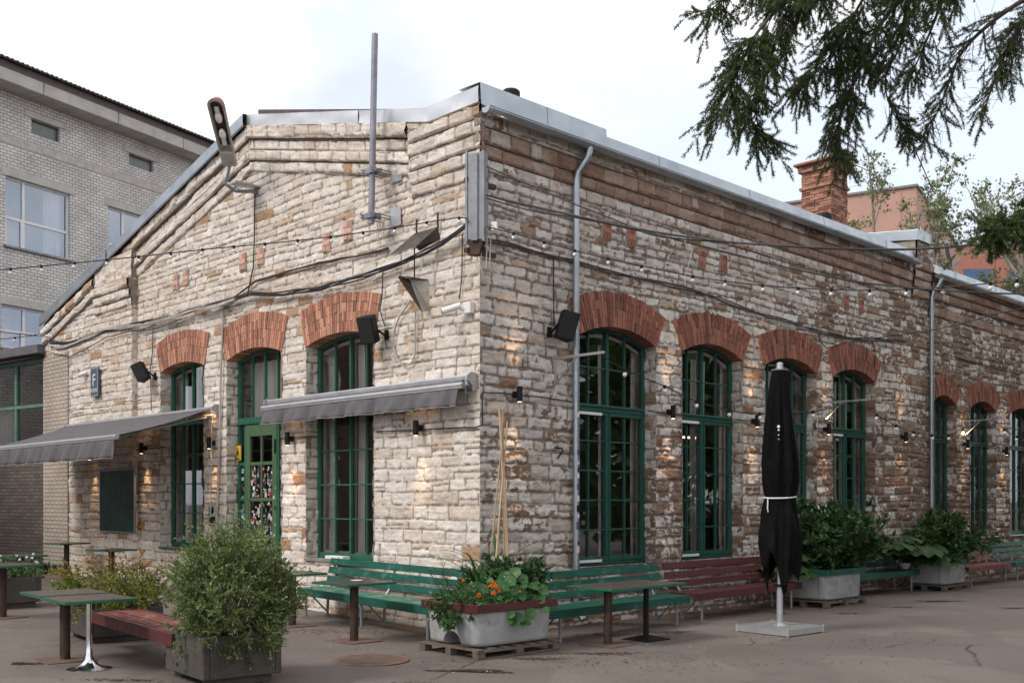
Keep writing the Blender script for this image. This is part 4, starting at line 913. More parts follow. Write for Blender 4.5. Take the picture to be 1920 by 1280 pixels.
# recessed panel, joint and side windows
def onf(dr, s, z, o_): n_ = Vector((dr.y, -dr.x, 0)); n_ = -n_ if n_.y > 0 else n_; return dr*s+n_*o_+Vector((0, 0, z))
def fbox(mb, dr, s0, s1, z0, z1_, o0, o1):
    v = [onf(dr, s, z, o_) for s in (s0, s1) for o_ in (o0, o1) for z in (z0, z1_)]; mb.add(v, [(0,1,3,2),(4,6,7,5),(0,4,5,1),(2,3,7,6),(0,2,6,4),(1,5,7,3)])
mb = MB(); zq = at(1600, 408, 58).z+.2; fbox(mb, d1, 3.0, 5.0, 3, zq, -.02, .05); mb.build('panel', mat('panel_terracotta', (.58, .29, .21), .8), pk)
mb = MB(); fbox(mb, d1, .75, .8, 2, ztp-.1, 0, .03); mb.build('drain_strip', m_pk, pk)
def dn2(dr): n_ = Vector((dr.y, -dr.x, 0)); return n_ if n_.x > 0 else -n_
m_bp = mat('blue_pane', (.08, .14, .22), .15); nn = dn2(d2)
def side(mb, s0, s1, z0, z1_, o0, o1):
    v = [d2*s+nn*o_+Vector((0, 0, z)) for s in (s0, s1) for o_ in (o0, o1) for z in (z0, z1_)]; mb.add(v, [(0,1,3,2),(4,6,7,5),(0,4,5,1),(2,3,7,6),(0,2,6,4),(1,5,7,3)])
for s0 in (.8, 4.2, 7.6, 11):
    for z0 in (ztp-4.2, ztp-8.2): mb = MB(); side(mb, s0, s0+2, z0, z0+2.3, .0, .05); mb.build('window', m_bp, pk)
mb = MB(); mb.tube([nn*1.4+d2*.5+Vector((0, 0, ztp-3)), nn*1.4+d2*8+Vector((0, 0, ztp-7.5))], .12, 6); mb.tube([nn*.05+d2*.5+Vector((0, 0, ztp-3)), nn*1.4+d2*.5+Vector((0, 0, ztp-3))], .1, 6); mb.build('steel_brace', m_steel, pk)
p = at(1850, 900, 74); MB(Matrix.Translation(p-Vector((PB.x, PB.y, -.2))-Vector((0, 0, p.z)))).box(-6.5, 14, -.5, 9, 0, at(1850, 462, 74).z).build('side_wing', mat('wing_render', (.40, .17, .125), .9, var=.1), pk)
m_bw = mat('blue_pane_wing', (.05, .12, .24), .15)
for k in range(5):
    for j in range(2): MB(Matrix.Translation(p-Vector((PB.x, PB.y, -.2))-Vector((0, 0, p.z)))).box(-5+k*3.2, -3.2+k*3.2, -.56, -.502, 11.2+j*4, 13.8+j*4).build('window', m_bw, pk)
# low grey block behind the wing roof at the far right
# ------------------------------------------------------------------ wall lamps
def spot(par, loc, up, e=42):
    l = bpy.data.lights.new('lamp_light', 'SPOT'); l.energy = e; l.color = (1, .58, .28); l.spot_size = R(62); l.spot_blend = .8; l.shadow_soft_size = .02
    o = bpy.data.objects.new('lamp_light', l); COL.objects.link(o); o.parent = par; o.location = loc
    o.rotation_euler = (R(180+8) if up else R(-8), 0, 0); return o
def lamp_proto():
    t = thing('wall_lamp', 'x', 'wall lamp', (0, 0, 0), 0, 'up and down cylinder lamps on the stone walls')
    mb = MB(); mb.tube([(0, -.115, -.11), (0, -.115, .11)], .043, 20); b = mb.build('lamp_body', m_black, t, smooth=True)
    mb = MB(); mb.box(-.03, .03, -.08, -.03, -.03, .03); mb.box(-.045, .045, -.045, -.01, -.045, .045); mb.build('bracket', m_black, t, bevel=.004)
    MB().lathe([(.030, 0), (.030, .003)], 16, (0, -.115, -.1135)).build('lens', m_warm, t)
    spot(t, (0, -.10, -.118), False); spot(t, (0, -.10, .118), True)
    return t
LAMPS = [(LW, 783, 802, 'black cylinder wall lamp under the half retracted awning, nearest the building corner'),
 (LW, 542, 822, 'black cylinder wall lamp between the sticker covered door and the tall window beside it'),
 (LW, 395, 830, 'black cylinder wall lamp on the pier left of the sticker covered door'),
 (LW, 268, 840, 'black cylinder wall lamp in awning shade between the chalkboard and the leftmost arched window'),
 (LW, 180, 853, 'black cylinder wall lamp glowing above the top left corner of the chalkboard'),
 (RW, 971, 739, 'black cylinder wall lamp just right of the building corner, above the bamboo canes'),
 (RW, 1259, 772, 'black cylinder wall lamp on the pier between first and second side windows'),
 (RW, 1417, 789, 'black cylinder wall lamp on the pier just left of the closed black parasol'),
 (RW, 1551, 804, 'black cylinder wall lamp on the pier right of the closed black parasol'),
 (RW, 1696, 819, 'black cylinder wall lamp left of the farther downpipe'),
 (RW, 1812, 832, 'black cylinder wall lamp between the first two windows past the farther downpipe'),
 (RW, 1885, 845, 'black cylinder wall lamp farthest to the right, near the edge of the view')]
LP0 = lamp_proto()
for i, (fr, px, py, lb) in enumerate(LAMPS):
    u, z = fr.hit(px, py, -.115); o = LP0 if i == 0 else dup(LP0)
    o.location = fr.pt(u, -.035-(.115 if px < 255 else 0), z); o.rotation_euler = (0, 0, fr.rot); o['label'] = lb
# ------------------------------------------------------------------ cables on the walls
def wcable(name, fr, pts, r, mt, label, y=-.06, n=1, seed=0, cat='cable', group=None):
    rg = rng(seed); P = []
    for px, py in pts: u, z = fr.hit(px, py, y); P.append(fr.pt(u, y, z))
    base = P[0].copy(); Q = []
    for a, b in zip(P, P[1:]):
        k = max(2, int((b-a).length/.3))
        for i in range(k): Q.append(a.lerp(b, i/k)+Vector((0, 0, rg.uniform(-.008, .008))))
    Q.append(P[-1]); Q = [q-base for q in Q]; mb = MB()
    for j in range(n):
        off = [Vector((0, 0, 0))] if n == 1 else None
        ph = rg.uniform(0, 6); sp = rg.uniform(.012, .03) if n > 1 else 0
        mb.tube([q+fr.y*(-abs(sp)*math.cos(i*.9+ph)*.5)+Vector((0, 0, sp*1.4*math.sin(i*.6+ph))) for i, q in enumerate(Q)], r, 6)
    o = mb.build(name, mt, None, smooth=True); o.location = base
    return tag(o, label, cat, group)
wcable('cable_bundle', LW, [(93, 648), (105, 652), (125, 648), (165, 632), (200, 618), (240, 612), (300, 602), (350, 587), (405, 573), (440, 560)], .017, m_cablew, 'thick pale cable bundle sagging along the gable from its left corner to above the door', -.16, 4, 1)
wcable('cable_bundle', LW, [(93, 642), (130, 643), (200, 619), (300, 599), (405, 570), (470, 550), (530, 551), (600, 541), (680, 519), (760, 490), (830, 457), (872, 425)], .014, m_cable, 'black cable bundle running across the gable up to the corner cabinet', -.13, 4, 2)
wcable('cable', LW, [(412, 572), (480, 526), (540, 512), (600, 494), (640, 481), (690, 473), (729, 468)], .013, m_rust, 'rusty thin cable pair rising across the gable to the tilted metal hood', -.06, 2, 3)
wcable('cable', LW, [(478, 360), (477, 440), (475, 500), (464, 553)], .012, m_cable, 'black cable hanging straight down the gable from the old street lamp', -.05, 1, 4)
wcable('conduit', LW, [(416, 580), (418, 600), (414, 700), (412, 800), (409, 900), (406, 1000)], .02, m_cablew, 'pale conduit running down the pier left of the door', -.06, 1, 5)
wcable('cable', LW, [(96, 662), (130, 668), (160, 655), (200, 632), (250, 620), (285, 618), (340, 598)], .010, m_cable, 'thin black cable curving below the pale bundle at the far left of the gable', -.17, 1, 6)
wcable('cable', LW, [(287, 605), (286, 660), (282, 690), (284, 770)], .009, m_cable, 'thin black cable dropping past the small tilted speaker at the left', -.05, 1, 7)
wcable('cable', LW, [(718, 512), (716, 560), (712, 580), (722, 612)], .009, m_cable, 'thin black cable dropping to the speaker beside the third brick arch', -.06, 1, 8)
wcable('cable', LW, [(867, 440), (866, 520), (861, 560)], .008, m_cable, 'thin wire dropping to the white camera near the corner', -.05, 1, 12)
wcable('cable_loop', LW, [(770, 562), (748, 595), (739, 620), (737, 650), (744, 672), (758, 686), (772, 680), (778, 665), (779, 640), (779, 580)], .013, m_cablew, 'pale cable hanging in a big loop below the rusty wedge bracket', -.06, 1, 9)
wcable('cable', LW, [(705, 809), (780, 806), (893, 800), (903, 797)], .010, m_cable, 'black cable feeding the lamp nearest the corner on the gable', -.05, 1, 10)
wcable('cable', LW, [(527, 822), (590, 818)], .010, m_cable, 'short black cable beside the lamp right of the door', -.05, 1, 11)
wcable('cable', LW, [(200, 852), (268, 841), (310, 838)], .010, m_cable, 'black cable in the awning shade above the chalkboard', -.05, 1, 13)
wcable('cable', RW, [(905, 797), (904, 736), (960, 738), (1010, 744), (1072, 753)], .010, m_cable, 'black cable wrapping the corner to the lamp above the bamboo canes', -.05, 1, 14)
wcable('cable', RW, [(1214, 770), (1259, 774), (1280, 777)], .010, m_cable, 'black cable on the pier between first and second side windows', -.05, 1, 15)
wcable('cable', RW, [(1380, 786), (1417, 790), (1434, 793)], .010, m_cable, 'black cable at the lamp left of the parasol', -.05, 1, 16)
wcable('cable', RW, [(1525, 802), (1551, 805), (1566, 806)], .010, m_cable, 'black cable at the lamp right of the parasol', -.05, 1, 17)
wcable('cable', RW, [(1630, 816), (1696, 820), (1740, 827), (1750, 829)], .010, m_cable, 'black cable leading to the farther downpipe', -.05, 1, 18)
wcable('cable', RW, [(914, 452), (962, 461), (1037, 482), (1110, 500), (1201, 521), (1280, 540), (1350, 561), (1440, 592), (1538, 622), (1590, 632), (1637, 637), (1700, 640)], .012, m_cable, 'long black cable sloping along the upper side wall above the arches', -.05, 2, 19)
wcable('cable', RW, [(1770, 663), (1830, 680), (1914, 702)], .012, m_cable, 'black cable above the arches past the farther downpipe', -.05, 1, 20)
wcable('cable', RW, [(1038, 484), (1038, 540), (1039, 608)], .010, m_cable, 'straight black cable dropping to the speaker left of the downpipe', -.05, 1, 21)
wcable('cable', RW, [(1538, 620), (1536, 640), (1550, 652), (1590, 640), (1635, 638), (1641, 660), (1640, 690)], .009, m_cable, 'thin looping cable above the fourth side arch', -.05, 1, 22)
# ------------------------------------------------------------------ awnings
def awning(u0, u1, z, out, drop, vh, label, seed):
    t = thing('awning', label, 'awning', LW.pt((u0+u1)/2, 0, z), LW.rot, 'grey retractable awnings on the gable')
    h = (u1-u0)/2; MB().box(-h+.03, h-.03, -.17, -.02, -.06, .10).build('cassette', m_alu, t, bevel=.02)
    for s in (-1, 1):
        x = s*h; prof = [(-.02, -.12), (-.02, .13), (-.12, .14), (-.2, .08), (-.21, .02), (-.13, -.02), (-.09, -.05), (-.08, -.12)]
        mb = MB(); n = len(prof); vs = [(x-.015, a, b) for a, b in prof]+[(x+.015, a, b) for a, b in prof]
        mb.add(vs, [tuple(range(n)), tuple(range(n, 2*n))[::-1]]+[(i, i+n, (i+1) % n+n, (i+1) % n) for i in range(n)]); mb.build('end_cap', m_alu, t)
    yo = -out; zf = -drop
    mb = MB(); mb.grid(lambda a, b: (-h+.08+(2*h-.16)*a, -.14+(yo+.14)*b, .06+(zf-.04)*b-.05*math.sin(b*math.pi)*out*.4+.004*math.sin(a*90)), 40, 8)
    mb.build('canopy', m_fab, t, smooth=True, solid=.003)
    mb = MB(); mb.tube([(-h+.02, yo, zf), (h-.02, yo, zf)], .042, 14); mb.box(-h+.02, h-.02, yo-.035, yo+.02, zf-.045, zf); mb.build('front_bar', m_alu, t, smooth=True)
    rg = rng(seed); ph = [rg.uniform(0, 6) for _ in range(4)]
    mb = MB(); mb.grid(lambda a, b: (-h+.1+(2*h-.2)*a, yo-.02-b*.045*(1+math.sin(a*2*h*7+ph[0])+.6*math.sin(a*2*h*17+ph[1]+b*2))-.015*math.sin(a*2*h*31+ph[2])*b, zf-.04-vh*b), int(h*2*24), 6)
    v = mb.build('valance', m_fab, t, smooth=True, solid=.003)
    mb = MB(); mb.tube([(-h+.1+(2*h-.2)*i/200, yo-.02-.045*(1+math.sin(i/200*2*h*7+ph[0])+.6*math.sin(i/200*2*h*17+ph[1]+2))-.015*math.sin(i/200*2*h*31+ph[2])-.002, zf-.04-vh) for i in range(201)], .005, 5); mb.build('hem', m_cablew, v)
    for s in (-1, 1):
        a = Vector((s*(h-.35), -.1, -.08)); c = Vector((s*(h-.3), yo+.03, zf-.03)); w_ = min(2.2, max(.9, out)); m_ = (a+c)/2+Vector((-s*.75 if out > 1 else -s*.95, 0, -.02))
        mb = MB(); mb.tube([a, m_], .028, 8); mb.tube([m_, c], .022, 8); mb.tube([m_+Vector((0, 0, -.03)), m_+Vector((0, 0, .03))], .04, 10); mb.build('folding_arm', m_alu, t, smooth=True)
    mb = MB(); mb.tube([(h-.12, -.1, -.05), (h-.12, -.11, -.12)], .008, 6); mb.tube([(h-.12+.02*math.cos(q), -.11, -.15+.035*math.sin(q)) for q in np.linspace(0, 6.28, 13)[:-1]], .006, 5, closed=True); mb.build('crank_eye', m_alu, t)
    return t
zA2 = LW.hit(890, 716, -.05)[1]
uA2 = LW.hit(493, 765, -.22)[0]
awning(uA2, -.06, zA2, .24, .05, .25, 'grey awning almost fully retracted, over the tall window nearest the corner', 1)
aw = awning(-14.2, LW.u(414), LW.hit(412, 772)[1], 2.0, .55, .34, 'extended grey awning shading the chalkboard at the left', 2)
mb = MB(); L0 = Vector((LW.u(414)+14.2, 0, 0)); mb.tube([(L0.x/2-.14, -.11, -.18), (L0.x/2-.16, -.12, -1.9)], .009, 6); mb.build('crank_rod', m_cablew, aw)
# ------------------------------------------------------------------ speakers, cameras, signs
def speaker(fr, px, py, yaw, pitch, roll, label, side=1, s=1.0):
    t = wthing('speaker', label, 'loudspeaker', fr, px, py, -.28, 'black loudspeakers on wall brackets')
    M = Matrix.Rotation(R(yaw), 4, 'Z') @ Matrix.Rotation(R(pitch), 4, 'X') @ Matrix.Rotation(R(roll), 4, 'Y')
    a, b, h = .125*s, .11*s, .19*s; mb = MB()
    poly = [(-a, -b), (a, -b), (a*.62, b), (-a*.62, b)]
    vs = [M @ Vector((x, y, z)) for z in (-h, h) for x, y in poly]
    mb.add(vs, [(3, 2, 1, 0), (4, 5, 6, 7), (0, 1, 5, 4), (1, 2, 6, 5), (2, 3, 7, 6), (3, 0, 4, 7)]); mb.build('cabinet', m_black, t, bevel=.008)
    mb = MB(); mb.box(-a+.012, a-.012, -b-.008, -b-.001, -h+.012, h-.012, M); mb.build('grille', mat('grille', (.014, .014, .015), .8, var=.1, bmp=.3, bs=300), t, bevel=.004)
    mb = MB(); q = M @ Vector((0, b, 0)); mb.tube([q, q.lerp(Vector((side*.08, .2, -.06)), .5), (side*.1, .22, -.08), (side*.1, .27, -.08)], .018, 8); mb.box(side*.1-.04, side*.1+.04, .235, .275, -.15, 0); mb.build('bracket', m_black, t)
    return t
speaker(LW, 693, 617, 22, 20, 0, 'black speaker beside the right end of the third brick arch', 1, 1.08)
speaker(LW, 265, 697, -55, 28, 0, 'small black speaker tilted beside the blue house sign', 1)
speaker(RW, 1062, 611, 62, 16, 0, 'black speaker just left of the near downpipe', -1, 1.1)
def camera_(fr, px, py, label, s=1):
    t = wthing('security_camera', label, 'security camera', fr, px, py, -.2); d_ = Vector((-.75, -.5, -.25)).normalized()
    mb = MB(); mb.tube([-d_*.12*s, d_*.12*s], .042*s, 16); mb.build('housing', m_white, t, smooth=True)
    MB().tube([d_*.119*s, d_*.13*s], .038*s, 16).build('lens', m_black, t)
    mb = MB(); mb.tube([-d_*.08*s, (.10*s, .10, -.02), (.16*s, .13, 0)], .02*s, 8); mb.build('mount', m_white, t)
    MB().box(.10*s, .24*s, .10, .19, -.07*s, .07*s).build('junction_box', m_white, t, bevel=.008)
camera_(LW, 847, 578, 'white bullet camera on the gable close to the corner', 1.15)
camera_(LW, 155, 701, 'small white bullet camera left of the blue house sign', .95)
# house sign with lettering
t = wthing('house_sign', 'dark blue house sign with white letter F and word HOONE', 'sign', LW, 178, 716, -.19)
w_, h_ = .205, .325
MB().box(-w_, w_, -.02, .02, -h_, h_).build('plate', m_sty, t, bevel=.008)
mb = MB()
for x0, x1, z0, z1_ in ((-w_+.015, w_-.015, h_-.024, h_-.016), (-w_+.015, w_-.015, -h_+.016, -h_+.024), (-w_+.015, -w_+.023, -h_+.024, h_-.024), (w_-.023, w_-.015, -h_+.024, h_-.024)): mb.box(x0, x1, -.024, -.0205, z0, z1_)
mb.build('border', m_white, t)
def text(s, size, loc, mt, par, name='lettering', rot=(90, 0, 0), wd=1):
    c = bpy.data.curves.new(name, 'FONT'); c.body = s; c.size = size; c.extrude = .002; c.align_x = 'CENTER'; c.align_y = 'CENTER'
    o = bpy.data.objects.new(name, c); COL.objects.link(o); o.data.materials.append(mt); dg = bpy.context.evaluated_depsgraph_get()
    me = bpy.data.meshes.new_from_object(o.evaluated_get(dg)); bpy.data.objects.remove(o)
    n = bpy.data.objects.new(name, me); COL.objects.link(n); n.parent = par; n.location = loc; n.rotation_euler = tuple(R(a) for a in rot); n.scale = (wd, 1, 1); return n
text('F', .38, (0, -.024, .03), m_white, t, 'letter'); text('HOONE', .12, (0, -.024, -.19), m_white, t, 'word', wd=.8)
# chalkboard
u0, u1 = LW.u(188, -.18), LW.u(253, -.18); z0, z1_ = LW.hit(220, 998, -.18)[1], LW.hit(220, 879, -.18)[1]
t = thing('chalkboard', 'tall dark green chalkboard fixed to the gable under the awning', 'chalkboard', LW.pt((u0+u1)/2, -.17, z0), LW.rot); a = (u1-u0)/2; h_ = z1_-z0
MB().box(-a+.03, a-.03, -.02, .0, .03, h_-.03).build('board', m_chalk, t)
mb = MB(); mb.box(-a, -a+.03, -.03, .02, 0, h_); mb.box(a-.03, a, -.03, .02, 0, h_); mb.box(-a+.03, a-.03, -.029, .02, 0, .03); mb.box(-a+.03, a-.03, -.029, .02, h_-.03, h_); mb.build('frame', m_steel, t, bevel=.003)
# posters pinned low on the pier left of the door
t = wthing('poster', 'small monochrome poster at the foot of the pier left of the door', 'poster', LW, 398, 962, -.07)
MB().box(-.16, .16, -.004, .0, -.22, .22).build('sheet', mat('poster_paper', (.4, .4, .38), .8, var=.5, scale=30), t); mb = MB(); mb.lathe([(.07, 0), (.07, .002)], 20, T=Matrix.Translation((.0, -.0045, .06)) @ Matrix.Rotation(R(90), 4, 'X')); mb.box(-.12, .12, -.007, -.005, -.18, -.06); mb.build('print', m_black, t)
# ------------------------------------------------------------------ steel mast and its brackets
ya = -.32
p0 = LW.hit(696, 420, ya); p1 = LW.hit(703, 64, ya); t = thing('steel_mast', 'tall grey steel pipe clamped to the gable and rising above the roof', 'mast', LW.pt(p0[0], ya, p0[1]), LW.rot)
dz_ = p1[1]-p0[1]; dx_ = p1[0]-p0[0]; MB().tube([(0, 0, 0), (dx_, 0, dz_)], .048, 20).build('pipe', m_pole, t, smooth=True)
for k, py in enumerate((322, 405)):
    zz = LW.hit(697, py, ya)[1]-p0[1]; xx = dx_*zz/dz_; mb = MB()
    mb.box(xx+.10, xx+.36, -ya-.05, -ya-.03, zz-.15, zz+.13); mb.build('wall_plate', m_white if 0 else m_alu, t, bevel=.004)
    mb = MB(); mb.box(xx-.15, xx+.15, -.075, -.055, zz-.04, zz+.04); mb.box(xx-.15, xx+.15, .055, .075, zz-.04, zz+.04)
    for x in (xx-.12, xx+.12): mb.tube([(x, -.13, zz+.02), (x, .28, zz+.02)], .010, 8); mb.tube([(x, -.13, zz-.02), (x, .28, zz-.02)], .010, 8)
    mb.build('clamp', m_steel, t)
mb = MB(); rg = rng(2)
for k in range(5): mb.tube([(.08, .1, .12), (.1+.04*k, .05, 0), (.04*k, .1, -.16-rg.random()*.1)], .006, 5)
mb.build('loose_wires', m_cablew, t)
# ------------------------------------------------------------------ old street lamp on the gable
A0 = LW.hit(428, 298, -.55); A1 = LW.hit(402, 186, -1.15); W0 = LW.hit(478, 352, -.05)
Pw = LW.pt(W0[0], 0, W0[1]); B0 = LW.pt(A0[0], -.55, A0[1])-Pw; B1 = LW.pt(A1[0], -1.15, A1[1])-Pw
t = thing('street_lamp', 'old twin bulb street lamp with peeling red back, bracketed to the gable top', 'street lamp', Pw)
ax_ = (B1-B0); Lh = ax_.length; ax_.normalize(); toc = (Vector((0, 0, 1.7))-(Pw+B0)).normalized()
sd = ax_.cross(toc).normalized(); nr = sd.cross(ax_).normalized(); nr = (nr+sd*-.38).normalized(); sd = ax_.cross(nr).normalized()
Mh = Matrix((( sd.x, ax_.x, nr.x, B0.x), (sd.y, ax_.y, nr.y, B0.y), (sd.z, ax_.z, nr.z, B0.z), (0, 0, 0, 1)))
def stad(w, l0, l1, z, n=10):
    return [(w*math.cos(q), l1-w+w*math.sin(q), z) for q in np.linspace(0, math.pi, n)]+[(-w*.86, l0, z), (w*.86, l0, z)]
def loft(mb, rings, cap0=True, cap1=True):
    n = len(rings[0]); vs = [p for r in rings for p in r]; m = len(rings)
    fs = [(i*n+k, i*n+(k+1) % n, (i+1)*n+(k+1) % n, (i+1)*n+k) for i in range(m-1) for k in range(n)]
    if cap0: fs.append(tuple(range(n))[::-1])
    if cap1: fs.append(tuple(range((m-1)*n, m*n)))
    mb.add(vs, fs)
lw_ = .145
mb = MB(Mh); loft(mb, [stad(lw_*.7, .12, Lh-.03, -.13), stad(lw_*.95, .04, Lh, -.06), stad(lw_, .0, Lh+.01, 0.0)], True, False); mb.build('lamp_back', mat('peeling_red', (.30, .08, .05), .7, var=.3, scale=5, dirt=(.34, .33, .31), dscale=4, dth=(.45, .55)), t, smooth=True)
mb = MB(Mh); loft(mb, [stad(lw_, 0, Lh+.01, 0), stad(lw_*1.03, -.01, Lh+.02, .015), stad(lw_*.80, .04, Lh-.03, .02), stad(lw_*.72, .05, Lh-.04, -.04)], False, True); mb.build('lamp_rim', mat('old_cream', (.36, .34, .31), .6, var=.15, dirt=(.2, .12, .08), dscale=6, dth=(.58, .68)), t)
mb = MB(Mh); loft(mb, [stad(lw_*.70, .26, Lh-.05, -.036), stad(lw_*.70, .26, Lh-.05, -.034)]); mb.build('lamp_recess', m_rust, t)
def ell(mb, c, rx, ry, n=12):
    mb.grid(lambda a, b: (c[0]+rx*math.sin(b*math.pi)*math.cos(a*2*math.pi), c[1]+ry*math.cos(b*math.pi), c[2]+rx*math.sin(b*math.pi)*math.sin(a*2*math.pi)), n, n)
for c in (Lh*.70, Lh*.42):
    mb = MB(Mh); ell(mb, (0, c, .0), .062, .105); b_ = mb.build('lamp_bulb', m_bulb, t, smooth=True)
    s_ = 1 if c > Lh*.5 else -1; MB(Mh).tube([(0, c+s_*.09, -.0), (0, c+s_*.19, -.0)], .04, 10).build('socket', m_inner, b_)
mb = MB(Mh); mb.box(-.13, .13, -.14, .14, -.08, .03); mb.build('gear_box', mat('old_enamel', (.4, .39, .37), .5, var=.1, dirt=(.2, .12, .08), dscale=5, dth=(.6, .7)), t, bevel=.02)
mb = MB(); pe = Mh @ Vector((0, -.12, -.03)); q1 = Vector(LW.pt(W0[0]-.35, -.62, W0[1]+.30))-Pw; q2 = Vector(LW.pt(W0[0]-.25, -.5, W0[1]-.02))-Pw; q3 = LW.y*-.12+Vector((0, 0, -.08))
mb.tube([pe, pe.lerp(q2, .35), q2+Vector((0, 0, .05)), q2.lerp(q3, .4)+Vector((0, 0, -.05)), q3, Vector((0, 0, -.08))], .032, 10); mb.build('arm', m_steel, t, smooth=True)
mb = MB(); mb.box(-.12, .12, -.5, -.0, -.01, .02, Matrix.Rotation(LW.rot, 4, 'Z')); mb.build('strap_bracket', m_alu, t)
# ------------------------------------------------------------------ grey cabinet on the corner
cbp = at(893, 476, 14.30); t = thing('corner_cabinet', 'tall narrow grey metal cabinet bolted across the upper building corner', 'metal cabinet', cbp, R(-16))
H_ = 1.36; mb = MB(); mb.box(-.12, .12, -.06, .10, .18, H_); mb.box(-.045, .045, -.085, -.055, .16, H_-.02); mb.build('case', m_steel, t, bevel=.008)
mb = MB(); mb.box(-.135, -.105, -.075, .11, .15, H_+.01); mb.box(.105, .135, -.075, .11, .15, H_+.01); mb.build('edge_channel', m_steel, t, bevel=.004)
mb = MB(); mb.prism([(-.11, .18), (.11, .18), (.06, -.02), (-.06, -.02)], -.055, .09); mb.build('bottom_hopper', m_rust, t, bevel=.006)
mb = MB(); M_ = Matrix.Rotation(RW.rot-R(-16), 4, 'Z')
for z_ in (.05, 1.0): mb.box(-.12, .42, .05, .12, z_-.03, z_+.03, M_)
M_ = Matrix.Rotation(LW.rot-R(-16), 4, 'Z')
for z_ in (.05, 1.0): mb.box(-.22, .1, .05, .11, z_-.03, z_+.03, M_)
mb.build('support_bar', m_rust, t)
mb = MB(); 
for k, (x, z_) in enumerate(((-.02, .02), (.03, -.0))): mb.tube([(x+.05, .02, z_+.1), (x+.02, .0, -.15), (x+.08, -.02, -.27-.03*k), (x+.16, 0, -.2), (x+.17, .02, .25)], .008, 6)
mb.tube([(.2+.06*math.cos(q), .0, .32+.06*math.sin(q)) for q in np.linspace(0, 6.28, 14)[:-1]], .007, 5, closed=True); mb.build('loose_cable', m_cablew, t)
MB().box(.21, .29, -.0, .05, .30, .42).build('junction_box', m_white, t, bevel=.005)
# tilted hood and wedge
def plate(name, par, quads, mt, th=.012):
    mb = MB(); 
    for q in quads: mb.add([LWp(*p)-par.location for p in q], [tuple(range(len(q)))])
    return mb.build(name, mt, par, solid=th)
def LWp(px, py, y): u, z = LW.hit(px, py, y); return LW.pt(u, y, z)
m_hood = mat('weathered_sheet', (.36, .34, .31), .7, .2, var=.25, scale=4, dirt=(.22, .13, .08), dscale=3, dth=(.55, .7))
t = thing('metal_hood', 'weathered grey metal rain hood tilted off the gable below the mast', 'metal hood', LWp(800, 450, 0)); pr_ = (729, 479, -.62)
plate('top_sheet', t, [[(729, 479, -.62), (779, 463, -.30), (821, 425, -.06), (777, 438, -.36)]], m_hood)
plate('side_sheet', t, [[(779, 463, -.30), (821, 425, -.06), (825, 448, -.02), (786, 470, -.2)]], m_rust)
mb = MB(); 
for px, y0_, y1_, yy in ((781, 411, 437, -.34), (821, 398, 428, -.07)): mb.tube([LWp(px, y0_, yy)-t.location, LWp(px, y1_, yy)-t.location], .014, 6)
mb.tube([LWp(777, 464, -.3)-t.location, LWp(777, 522, -.1)-t.location], .012, 6); mb.build('hanger_rod', m_rust, t)
t = thing('wedge_bracket', 'rusty triangular sheet metal hood jutting from the gable above the cable loop', 'metal hood', LWp(800, 550, 0))
plate('front_sheet', t, [[(747, 519, -.42), (791, 583, -.30), (768, 522, -.2)], [(747, 519, -.42), (768, 520, -.2), (805, 526, -.01)]], m_rust)
plate('side_sheet', t, [[(768, 521, -.22), (805, 526, -.01), (806, 582, -.01), (791, 584, -.28)]], m_hood)
# ------------------------------------------------------------------ light strings and overhead cables
def proj(p): return CX+p.x/p.y*F, HY-(p.z-EH)/p.y*F
mS = MB(); mS.tube([(0, 0, .03), (0, 0, -.05)], .022, 10); mS.tube([(-.0, -.028, .0), (0, .028, .0)], .026, 8); me_s = None
def strand(name, label, pts, bulbs, r=.008, jig=.006, bs=.68, cat='light string', group='strings of white festoon bulbs'):
    P = [at(*p) for p in pts]; o0 = P[0].copy(); Q = []; rg = rng(len(name)+len(bulbs))
    for i in range(len(P)-1):      # Catmull-Rom
        a, b, c, d_ = P[max(0, i-1)], P[i], P[i+1], P[min(len(P)-1, i+2)]
        for k in range(10):
            s = k/10; Q.append(.5*((2*b)+(c-a)*s+(2*a-5*b+4*c-d_)*s*s+(3*b-a-3*c+d_)*s**3))
    Q.append(P[-1])
    t = thing(name, label, cat, o0, 0, group if bulbs else None)
    mb = MB(); mb.tube([q-o0 for q in Q], r, 6); mb.build('wire', m_cable, t)
    for bx in bulbs:
        best = min(range(len(Q)-1), key=lambda i: min(abs(proj(Q[i])[0]-bx), abs(proj(Q[i+1])[0]-bx))); a, b = Q[best], Q[best+1]
        pa, pb = proj(a)[0], proj(b)[0]; s = max(0, min(1, (bx-pa)/(pb-pa+1e-9))); p = a.lerp(b, s)-o0
        T = Matrix.Translation(p) @ Matrix.Rotation(rg.uniform(-.18, .18), 4, 'X') @ Matrix.Rotation(rg.uniform(-.18, .18), 4, 'Y')
        mb = MB(T); mb.tube([(0, 0, .02*bs), (0, 0, -.045*bs)], .024*bs, 10); mb.box(-.03*bs, .03*bs, -.014*bs, .014*bs, -.012*bs, .016*bs); so_ = mb.build('bulb_socket', m_black, t, smooth=True)
        mb = MB(T); mb.lathe([(.014*bs, -.04*bs), (.030*bs, -.058*bs), (.037*bs, -.078*bs), (.033*bs, -.1*bs), (.018*bs, -.115*bs), (.003*bs, -.12*bs)], 12); mb.build('bulb', m_bulb, so_, smooth=True)
    return t
strand('light_string', 'festoon string crossing in front of the gable up to the corner cabinet', [(-160, 520, 14.3), (-60, 511, 14.3), (20, 504, 14.3), (140, 493, 14.3), (260, 481, 14.3), (380, 468, 14.3), (497, 457, 14.3), (620, 444, 14.3), (740, 427, 14.3), (800, 417, 14.3), (868, 408, 14.25), (878, 418, 14.2)], [20, 81, 141, 201, 260, 320, 380, 439, 498, 560, 620, 681, 741, 801, 861])
